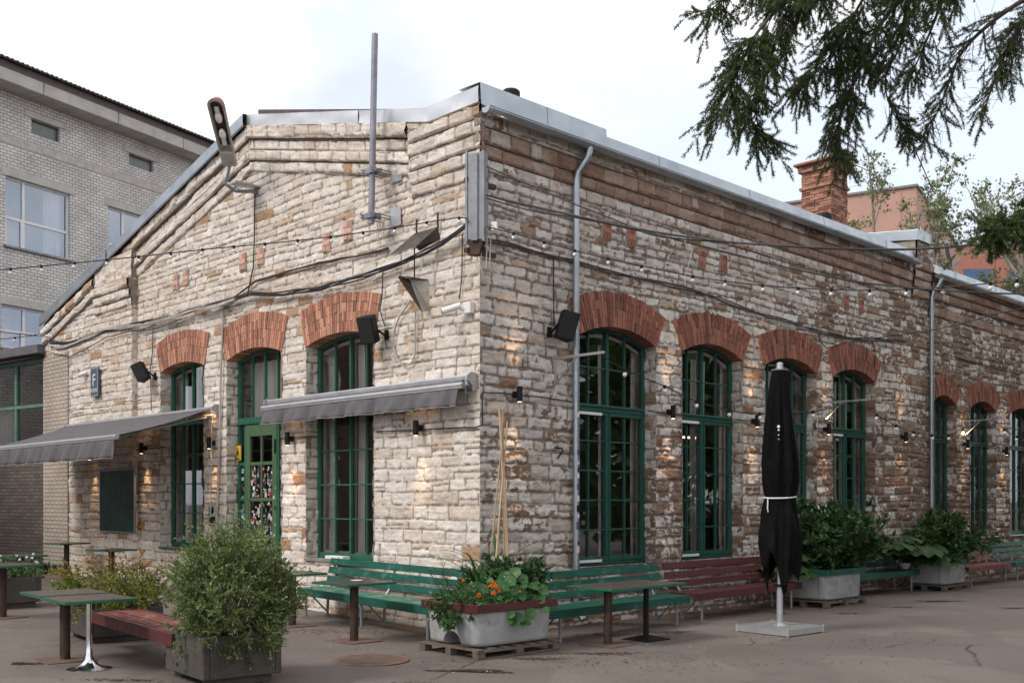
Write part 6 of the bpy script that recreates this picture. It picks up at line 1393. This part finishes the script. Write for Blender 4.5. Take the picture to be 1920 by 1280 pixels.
# white flowers at the left edge
c = Vector((cH.x, cH.y, cH.z+.42)); t = thing('flowering_plant', 'low leafy plant with white blossoms in the dark planter at the left edge', 'plant', c)
shrub(t, (0, 0, 0), 34, .48, 1.3, .055, .016, m_lfF, 3, twigs=7, lper=7, twl=.12, r0=.3)
def blossoms(t, pts, r, mt, name='blossom', n=7, layers=2, seed=0):
    rg = rng(seed)
    for p in pts:
        mb = MB(); ax = rnd_dir(rg, 1.2); ax.y -= .8; ax.normalize(); e = ax.orthogonal().normalized(); g_ = ax.cross(e); p = Vector(p)
        for l in range(layers):
            for k in range(n):
                a = 6.283*(k+.5*l)/n; rr = r*(1-.35*l); d_ = e*math.cos(a)+g_*math.sin(a); s_ = ax.cross(d_)
                mb.add([p+ax*.004*l, p+d_*rr*.6+s_*rr*.38+ax*(.012+.01*l), p+d_*rr+ax*(.004+.018*l), p+d_*rr*.6-s_*rr*.38+ax*(.012+.01*l)], [(0, 1, 2, 3)])
        mb.build(name, mt, t)
rg = rng(5); m_wfl = mat('white_petal', (.75, .75, .7), .6)
blossoms(t, [(rg.uniform(-.4, .5), rg.uniform(-.3, .2), rg.uniform(.22, .46)) for _ in range(26)], .028, m_wfl, seed=1)
# ---- corner planter
zt_ = cT.z+TH-.03; O = Vector((cT.x, cT.y, zt_)); exx = Vector((math.cos(rt1), math.sin(rt1), 0)); eyy = Vector((-exx.y, exx.x, 0))
def T3(x, y, z=0): return exx*x+eyy*y+Vector((0, 0, z))
t = thing('nasturtium', 'nasturtium with round bright green leaves spilling over the red rim of the corner planter', 'plant', O)
rg = rng(7); mbs = MB(); pts = []; spots = []
for i in range(190):
    x = rg.uniform(-.34, .50); y = rg.uniform(-.50, .15); z = .05+.46*(1-abs(x-.05)/.8)*rg.uniform(.25, 1)*(1-.35*abs(y+.15))
    if rg.random() < .035: y = rg.uniform(-.60, -.54); z = rg.uniform(-.20, .0)
    spots.append((x, y, z))
Pn = []
for i, (x, y, z) in enumerate(spots):
    p = T3(x, y, z); r = rg.uniform(.04, .09); nrm = (Vector((0, -1.0, .9))+rnd_dir(rg)*.55).normalized(); e = nrm.orthogonal().normalized(); g_ = nrm.cross(e); mb = Pn
    n = 12; vs = [p]; 
    for k in range(n): a = 6.283*k/n; rr = r*(1+.08*math.sin(5*a+i)); vs.append(p+(e*math.cos(a)+g_*math.sin(a))*rr+nrm*(.016*math.cos(2*a+i)+.012))
    Pn.append((vs, [(0, k+1, (k+1) % n+1) for k in range(n)])); b0 = T3(x*.6, y*.5, 0) if z > 0 else T3(x, -.5, .03)
    mbs.tube([b0, b0.lerp(p, .6)+Vector((0, 0, .03)), p], .0035, 4)
mb = MB(); [mb.add(v, f) for v, f in Pn]; mb.build('foliage', m_lfD, t, smooth=True)
mb = MB()
for (vs, _), (x, y, z) in zip(Pn, spots):      # pale leaf centres
    c_ = Vector(vs[0]); a_ = (Vector(vs[1])-c_); b_ = (Vector(vs[4])-c_); n_ = a_.cross(b_).normalized(); mb.add([c_+n_*.003+a_*.10, c_+n_*.003+b_*.10, c_+n_*.003-a_*.10, c_+n_*.003-b_*.10], [(0, 1, 2, 3)])
mb.build('leaf_centre', mat('pale_green', (.4, .55, .3), .6), t)['kind'] = 'stuff'; mbs.build('stems', m_twig, t)
m_or = mat('orange_petal', (.75, .17, .01), .6)
def pl(px, py, D, o): return at(px, py, D)-o
t = thing('marigold', 'orange marigold flowers low in the corner planter under the round leaves', 'flower', O)
blossoms(t, [pl(920, 1099, 12.85, O), pl(930, 1100, 12.82, O), pl(925, 1094, 12.9, O), pl(898, 1116, 12.75, O), pl(925, 1112, 12.68, O), pl(933, 1106, 12.7, O)], .036, m_or, n=9, layers=3, seed=4)
leaves('foliage', [pl(900+rg.uniform(-15, 40), 1112+rg.uniform(-8, 14), 12.85, O) for _ in range(160)], [rnd_dir(rg, .4) for _ in range(160)], .05, .009, m_lfF, t, 5)
blossoms(t, [pl(868, 1087, 12.9, O), pl(975, 1110, 12.7, O)], .02, m_or, n=6, seed=6)
t = thing('maize_plant', 'upright maize like blades rising beside the bamboo canes', 'plant', O+Vector((0, 0, .0)))
rg = rng(9); mb = MB()
for (bx, by) in ((-.10, .12), (.18, .16), (.22, .10), (-.02, .1)):
    b0 = T3(bx, by)
    for k in range(6):
        a = rg.uniform(0, 6.28); L_ = rg.uniform(.62, .95); w = rg.uniform(.020, .032); h0 = .06*k; d_ = Vector((math.cos(a), math.sin(a)*.5, 0)); s_ = Vector((-d_.y, d_.x, 0)).normalized()
        f = lambda u: b0+Vector((0, 0, h0+L_*(u*1.0-.45*u*u*rg_bend)))+d_*L_*(.15*u+.5*u*u)
        rg_bend = rg.uniform(.5, 1.3)
        mb.grid(lambda u, v: f(u)+s_*w*(v-.5)*2*math.sin(min(1, u*1.5+.25)*math.pi*.5)*(1-u**3)+Vector((0, 0, -.006*(1-abs(v-.5)*2))), 8, 2)
mb.build('foliage', m_lfD, t, smooth=True)
t = thing('leafy_herb', 'bushy dark green herb at the right end of the corner planter', 'plant', O+T3(.38, .12)); shrub(t, (0, 0, 0), 50, .68, .95, .085, .022, m_lfC, 11, twigs=10, lper=8, twl=.15, r0=.2, mstem=m_lfF)
t = thing('trailing_herb', 'lobed green foliage spilling over the left end of the corner planter', 'plant', O+T3(-.52, -.1)); shrub(t, (0, 0, 0), 34, .40, 1.7, .045, .017, m_lfF, 12, twigs=8, lper=8, twl=.11, r0=.2, grav=-.12, mstem=m_lfF)
t = thing('verbena', 'sparse wiry purple flowered stems behind the maize in the corner planter', 'plant', O+T3(-.1, .3)); 
rg = rng(13); mb = MB(); tips = []
for k in range(46):
    a = rg.uniform(0, 6.28); p_, d_ = grow(rg, T3(rg.uniform(-.45, .5), rg.uniform(-.1, .1)), Vector((math.cos(a)*.45, math.sin(a)*.3, 1)), rg.uniform(.35, .68), 6, .12); mb.tube(p_, .0028, 4)
    for q in (3, 4, 5): p2_, _ = grow(rg, p_[q], rnd_dir(rg, 1), .12, 3, .1); mb.tube(p2_, .002, 3); tips.append(p2_[-1])
mb.build('stems', m_lfF, t); leaves('flower_heads', [tp+rnd_dir(rg)*.008 for tp in tips for _ in range(2)], [rnd_dir(rg, 1) for _ in range(2*len(tips))], .016, .006, leafmat('lilac', (.22, .13, .25), (.3, .2, .34), (.2, .18, .16)), t, 3)
t = thing('bamboo_canes', 'tripod of pale bamboo canes standing in the corner planter', 'cane tripod', O+T3(.0, .1)); o_ = O+T3(.0, .1)
top = at(941, 838, 13.35)
for (bx, by, tx, ty, dD) in ((921, 1035, 946, 780, .1), (930, 1045, 951, 790, -.1), (934, 1040, 944, 772, .15), (950, 1042, 936, 766, -.05), (946, 1048, 940, 775, .2), (953, 1040, 941, 779, .05)):
    a_ = at(bx, by, 13.3+dD*2); b_ = at(tx, ty, 13.35-dD); mb = MB(); n = 9; mb.tube([a_.lerp(b_, i/n)-o_ for i in range(n+1)], .0105, 8)
    for i in range(1, n): q = a_.lerp(b_, i/n)-o_; q2 = a_.lerp(b_, i/n+.006)-o_; mb.tube([q, q2], .0125, 8)
    mb.build('cane', m_bamboo, t, smooth=True)
q = at(942, 842, 13.32)-o_; MB().tube([q+Vector((.028*math.cos(a), .028*math.sin(a), .004*math.sin(3*a))) for a in np.linspace(0, 6.28, 14)[:-1]], .006, 5, closed=True).build('binding', m_bamboo, t)
# ---- side wall planters
t = thing('tall_leafy_plant', 'tall dark leafy perennial in the green rimmed planter right of the parasol', 'plant', c2+Vector((.15, .15, .56))); shrub(t, (0, 0, 0), 74, 1.50, .80, .13, .030, m_lfC, 21, twigs=12, lper=8, twl=.22, r0=.38, grav=-.02, mstem=m_lfC, fold=.2)
t = thing('tall_leafy_plant', 'dark leafy perennial in the farthest green rimmed planter', 'plant', c3+Vector((.25, .2, .56))); shrub(t, (0, 0, 0), 54, 1.25, .8, .13, .030, m_lfC, 22, twigs=11, lper=8, twl=.22, r0=.3, grav=-.02, mstem=m_lfC, fold=.2)
def bigleaf(mb, p, d, r, rg):
    d = Vector(d).normalized(); s_ = d.cross(Vector((0, 0, 1))).normalized(); u_ = s_.cross(d); n = 26; vs = [Vector(p)]
    for k in range(n+1):
        a = -2.5+5.0*k/n; rr = r*(1+.22*abs(math.sin(a*3.5))-.12+rg.uniform(-.03, .03)); vs.append(Vector(p)+d*(r*.75+rr*math.cos(a))+s_*rr*math.sin(a)*1.05+u_*(.10*r*math.cos(a*7)-abs(math.sin(a))*r*.25)-Vector((0, 0, 1))*r*.15*(1+math.cos(a)))
    mb.add(vs, [(0, k+1, k+2) for k in range(n)])
def gunnera(name, loc, n, r, reach, seed, label, bias=(0, 0)):
    t = thing(name, label, 'plant', loc); rg = rng(seed); mb = MB(); ms = MB()
    for k in range(n):
        a = rg.uniform(0, 6.28); rad = reach*rg.uniform(.25, 1); p = Vector((math.cos(a)*rad+bias[0], math.sin(a)*rad*.8+bias[1], .12+.45*rg.random()*(1-.5*rad/reach)))
        ms.tube([(0, 0, -.15), p*.5+Vector((0, 0, .12)), p], .012, 5); bigleaf(mb, p, Vector((p.x*.8-.1, p.y*.4-.75, -.35+.3*rg.random())), r*rg.uniform(.7, 1.15), rg)
    mb.build('foliage', m_lfC2, t, smooth=True); ms.build('stems', m_lfF, t); return t
m_lfC2 = leafmat('broad_leaf', (.025, .065, .02), (.04, .095, .028), (.06, .125, .04), tr=.25)
gunnera('broad_leaved_plant', c2+Vector((-.75, -.35, .55)), 13, .19, .45, 31, 'broad lobed leaves hanging over the red bench behind the parasol pole')
gunnera('broad_leaved_plant', at(1668, 1040, 22.2), 18, .22, .6, 32, 'mound of broad lobed leaves behind the green bench between the planters')
gunnera('broad_leaved_plant', c3+Vector((-.55, -.3, .62)), 20, .24, .65, 33, 'broad lobed leaves drooping over the left side of the farthest planter')
# weeds at the wall foot
rg = rng(15)
for k, (px, py, s_, lb) in enumerate([(60, 1068, .32, 'weeds growing at the foot of the sooty brick wall at the left'), (98, 1066, .2, 'small weed tuft where the gable meets the asphalt')]):
    p = gp(px, py+8); t = thing('weeds', lb, 'weeds', p); shrub(t, (0, 0, 0), 20, s_*1.2, 1.2, .07, .02, m_lfC, 40+k, twigs=4, lper=6, twl=.12, r0=.4)
# ------------------------------------------------------------------ spruce whose boughs hang in at the top right
SB = Vector((6.9, 8.6, gz(6.9, 8.6))); t = thing('spruce_tree', 'spruce standing beyond the right edge, its drooping needled boughs hanging into the sky', 'tree', SB)
rg = rng(50); nrg = np.random.RandomState(50)
mb = MB(); mb.tube([(0, 0, -.1), (.02, 0, 2), (0, .03, 6), (0, 0, 11), (0, 0, 16)], [.28, .24, .19, .12, .02], 14); mb.build('trunk', m_bark, t, smooth=True)
mb = MB(); md = MB(); NP = []; ND = []
def twig(p, d, L_, dens=1.0, grav=-.02):
    n = max(3, int(L_/.04)); pts, dr = grow(rg, p, d, L_, n, .07, grav); mb.tube(pts, [.0035]*(n)+[.0015], 3, cap=False)
    k = int(L_/.00105*dens); f = np.sort(nrg.rand(k))*n*.999; i = f.astype(int); A_ = np.array([tuple(q) for q in pts]); B_ = np.array([tuple(q) for q in dr])
    P = A_[i]*(1-(f-i))[:, None]+A_[i+1]*(f-i)[:, None]; D_ = B_[i]*.6+nrg.normal(size=(k, 3))*.6
    NP.append(P); ND.append(D_)
def spray(p, d, L_, dens=1.0, droop=-.05, sub=None):      # a branchlet carrying side twigs in a loose plane
    n = 7; pts, dr = grow(rg, p, d, L_, n, .08, droop); mb.tube(pts, [.006*(1-.7*i/n) for i in range(n+1)], 4, cap=False)
    m = sub or max(4, int(L_/.055))
    for k in range(m):
        f = (.1+.9*k/m)*n; i = min(n-1, int(f)); q = pts[i].lerp(pts[i+1], f-i); s_ = dr[i].cross(Vector((rg.gauss(0, .5), rg.gauss(0, .5), 1))).normalized()*(1 if k % 2 else -1)
        twig(q, dr[i]*.8+s_*rg.uniform(.5, .9)+Vector((0, 0, -.25*rg.random())), rg.uniform(.08, .20)*(1.15-.5*k/m), dens)
    twig(pts[-1], dr[-1], .13, dens)
def bough(pts, nb, Lr, dens=1.0, start=.15, r0=.035, down=.5, bare=0.0):
    P = [at(*q)-SB for q in pts]; Q = []
    for i in range(len(P)-1):
        a, b, c, d_ = P[max(0, i-1)], P[i], P[i+1], P[min(len(P)-1, i+2)]
        for k in range(8): s = k/8; Q.append(.5*((2*b)+(c-a)*s+(2*a-5*b+4*c-d_)*s*s+(3*b-a-3*c+d_)*s**3))
    Q.append(P[-1]); n = len(Q)-1; mb.tube(Q, [r0*(1-.88*i/n) for i in range(n+1)], 7, cap=False)
    for k in range(nb):
        f = (start+(1-start)*rg.random())*n; i = min(n-1, int(f)); q = Q[i].lerp(Q[i+1], f-i); ax = (Q[i+1]-Q[i]).normalized()
        s_ = rnd_dir(rg); s_ = (s_-ax*s_.dot(ax)).normalized(); dd = ax*.45+s_*.75+Vector((0, 0, -down))
        L_ = rg.uniform(*Lr)*(1.1-.5*f/n)
        if rg.random() < bare: pp, _ = grow(rg, q, dd, L_*1.3, 7, .12, -.04); md.tube(pp, [.005, .004, .004, .003, .003, .002, .002, .001], 3, cap=False); [md.tube(grow(rg, pp[z], rnd_dir(rg), .16, 3, .1)[0], .0015, 3, cap=False) for z in (2, 3, 4, 5, 6)]
        else: spray(q, dd, L_, dens)
    spray(Q[-1], Q[-1]-Q[-3], .28, dens)
tr = lambda z: (CX+F*SB.x/SB.y, HY-(z-EH)/SB.y*F, SB.y)
bough([tr(7.2), (2050, -150, 8.7), (1800, -110, 8.7), (1600, -50, 8.6), (1490, -5, 8.5), (1425, 55, 8.4), (1385, 130, 8.3), (1355, 208, 8.25)], 100, (.28, .60), start=.30, down=.45)
bough([tr(7.4), (2050, -160, 9.2), (1700, -130, 9.4), (1500, -70, 9.3), (1400, -30, 9.2), (1330, 20, 9.1)], 46, (.3, .55), start=.45, down=.5)
bough([tr(7.0), (2000, -100, 8.9), (1800, -60, 9.2), (1680, 10, 9.3), (1620, 110, 9.2), (1580, 210, 9.1), (1566, 284, 9.0)], 95, (.26, .52), start=.30, down=.5, bare=.05)
bough([(1480, 10, 8.5), (1450, 90, 8.6), (1425, 170, 8.6), (1408, 225, 8.6), (1432, 262, 8.6)], 34, (.2, .4), start=.1, r0=.016, down=.4)
bough([(1640, -40, 8.9), (1600, 30, 9.0), (1560, 100, 9.0), (1500, 160, 8.9)], 48, (.25, .45), start=.1, r0=.016)
bough([(1700, 0, 9.3), (1690, 80, 9.4), (1660, 150, 9.4), (1680, 220, 9.4), (1735, 262, 9.4)], 34, (.2, .36), start=.1, r0=.014, bare=.35)
bough([tr(6.7), (2060, -60, 8.6), (1930, -5, 8.9), (1850, 50, 9.1), (1800, 105, 9.3), (1770, 180, 9.3), (1745, 240, 9.3)], 46, (.22, .42), dens=.8, start=.3, r0=.03, bare=.45)
bough([tr(6.5), (2050, -20, 8.4), (1935, 30, 8.7), (1890, 90, 8.8), (1865, 150, 8.9), (1850, 195, 8.9)], 40, (.2, .38), dens=.8, start=.35, bare=.35)
bough([tr(7.6), (2000, -160, 9.6), (1850, -110, 9.8), (1780, -20, 9.8), (1740, 70, 9.8), (1710, 140, 9.8)], 44, (.25, .45), dens=.9, start=.35, bare=.2)
bough([tr(7.8), (2000, -200, 9.0), (1700, -160, 9.0), (1560, -110, 8.9), (1450, -60, 8.8)], 40, (.35, .6), start=.4, down=.6)
bough([tr(5.0), (2100, 330, 7.6), (1990, 380, 7.4), (1920, 412, 7.3), (1855, 436, 7.25)], 44, (.09, .17), dens=1.2, start=.5, r0=.02, down=.15)
# trailing bare twig
mt2 = MB(); pp = [at(*q)-SB for q in ((1700, 150, 9.3), (1705, 230, 9.3), (1715, 280, 9.3), (1735, 325, 9.3), (1750, 360, 9.3))]; mt2.tube(pp, .005, 4, cap=False); mt2.build('trailing_twig', m_dead, t)
for z in range(60):       # boughs outside the view complete the tree
    zz = rg.uniform(3.5, 14); a = rg.uniform(-2.2, 1.9); d_ = Vector((math.cos(a), math.sin(a), -.1)); 
    if d_.x < .1: continue
    L_ = 2.8*(1-(zz-3)/13)+.5; pts_, _ = grow(rg, (0, 0, zz), d_, L_, 6, .05, -.03); mb.tube(pts_, [.03*(1-.8*i/6) for i in range(7)], 4, cap=False)
    for k in range(7): q = pts_[rg.randint(1, 6)]; P = np.array([tuple(q+rnd_dir(rg)*.25) for _ in range(26)]); NPc = P; NP.append(P); ND.append(nrg.normal(size=(26, 3))*[1, 1, .4])
mb.build('branches', m_bark, t); md.build('bare_twigs', m_dead, t)
NPa = np.concatenate(NP); NDa = np.concatenate(ND); print('needles', len(NPa)); leaves('needles', NPa, NDa, .027, .0024, m_ndl, t, 51, .1)
# ------------------------------------------------------------------ poplar behind the wing
PT = Vector((1892-CX, F, 0))/F*44; t = thing('poplar_tree', 'sparse grey green tree with pale limbs behind the wing roof at the right', 'tree', (PT.x, PT.y, -.3)); rg = rng(60)
mb = MB(); P = []; D_ = []
def limb(p, d, L_, r, lv):
    n = 8; pts, dr = grow(rg, p, d, L_, n, .09, .015); mb.tube(pts, [r*(1-.75*i/n) for i in range(n+1)], 7 if lv < 2 else 4, cap=False)
    if lv == 3:
        for q in range(12): i = rg.randint(1, n); P.append(pts[i]+rnd_dir(rg)*.12); D_.append(dr[i]+rnd_dir(rg)*1.1)
        return
    for k in range({0: 11, 1: 8, 2: 7}[lv]):
        f = rg.uniform(.28 if lv else .45, 1)*n; i = min(n-1, int(f)); q = pts[i].lerp(pts[i+1], f-i)
        s_ = rnd_dir(rg); limb(q, dr[i]*(.75 if lv < 2 else .4)+s_*.8+Vector((0, 0, .15)), L_*{0: .27, 1: .42, 2: .34}[lv]*rg.uniform(.6, 1.2), r*.38, lv+1)
limb((0, 0, 0), (-.02, 0, 1), 12.8, .24, 0); limb((-.6, .5, 0), (-.04, 0, 1), 14.2, .18, 0); limb((.7, 1, 0), (-.02, 0, 1), 15.2, .24, 0)
mb.build('trunk', m_barkl, t, smooth=True); print('poplar', len(P)); leaves('crown', P, D_, .16, .052, m_lfE, t, 61)
# ------------------------------------------------------------------ trees and a house around the yard, seen only in the window panes
def crown_tree(loc, H, Rr, label, seed, mt):
    t = thing('yard_tree', label, 'tree', loc, 0, 'trees along the far side of the yard'); rg = rng(seed); mb = MB(); mb.tube([(0, 0, -.1), (.05, 0, H*.4), (0, .05, H*.85)], [.24, .18, .04], 10)
    for k in range(14): a = rg.uniform(0, 6.28); mb.tube([(0, 0, H*rg.uniform(.25, .6)), (math.cos(a)*Rr*.4, math.sin(a)*Rr*.4, H*.6), (math.cos(a)*Rr*.8, math.sin(a)*Rr*.8, H*.75)], [.07, .05, .02], 6)
    mb.build('trunk', m_bark, t); P = []; D_ = []
    for k in range(130):
        v = rnd_dir(rg); c_ = Vector((v.x*Rr*.85, v.y*Rr*.85, H*.56+v.z*H*.42)); 
        for q in range(60): P.append(c_+rnd_dir(rg)*rg.uniform(.2, .95)); D_.append(rnd_dir(rg))
    leaves('crown', P, D_, .42, .17, mt, t, seed); return t
y0 = crown_tree((18.5, 14.0, -.3), 9.5, 2.9, 'dense dark tree opposite the side wall, nearest the spruce', 70, m_lfF)
for x, y, rot, lb in ((19.5, 19.0, 1.5, 'dense dark tree opposite the second side window'), (21.5, 24.5, 3.1, 'dense dark tree opposite the downpipe joint'), (25.5, 30.0, 4.4, 'dense dark tree opposite the wing windows'), (16.0, 8.5, 2.2, 'dense dark tree right of the viewpoint')): dup(y0, Vector((x, y, -.3)), rot, lb)
hb = thing('brick_house', 'dark red brick house with white windows across the yard on the left', 'building', (-19, 8, -.2)); HB = Frame((-19, 8), (0, 1)); m_hb = sbrick('dark_red_brick', (.17, .07, .05), (.12, .05, .04), (.2, .17, .15), HB, .26, .08)
MB().box(-9, 0, -3, 17, 0, 8.2).build('wall', m_hb, hb); MB().box(-9.3, .3, -3.3, 17.3, 8.2, 8.45).build('roof', m_shade, hb)
for y in (-1, 2.6, 6.2, 9.8, 13.4):
    for z in (1.3, 4.8):
        mb = MB(); mb.box(.0, .06, y-.75, y+.75, z, z+.1); mb.box(.0, .06, y-.75, y+.75, z+1.9, z+2); mb.box(0, .06, y-.75, y-.65, z+.1, z+1.9); mb.box(0, .06, y+.65, y+.75, z+.1, z+1.9); mb.box(0, .06, y-.05, y+.05, z+.1, z+1.9); mb.box(0, .055, y-.65, y+.65, z+1.2, z+1.28)
        w_ = mb.build('window', m_wf, hb); MB().box(.001, .02, y-.65, y+.65, z+.1, z+1.9).build('pane', m_dark, w_)
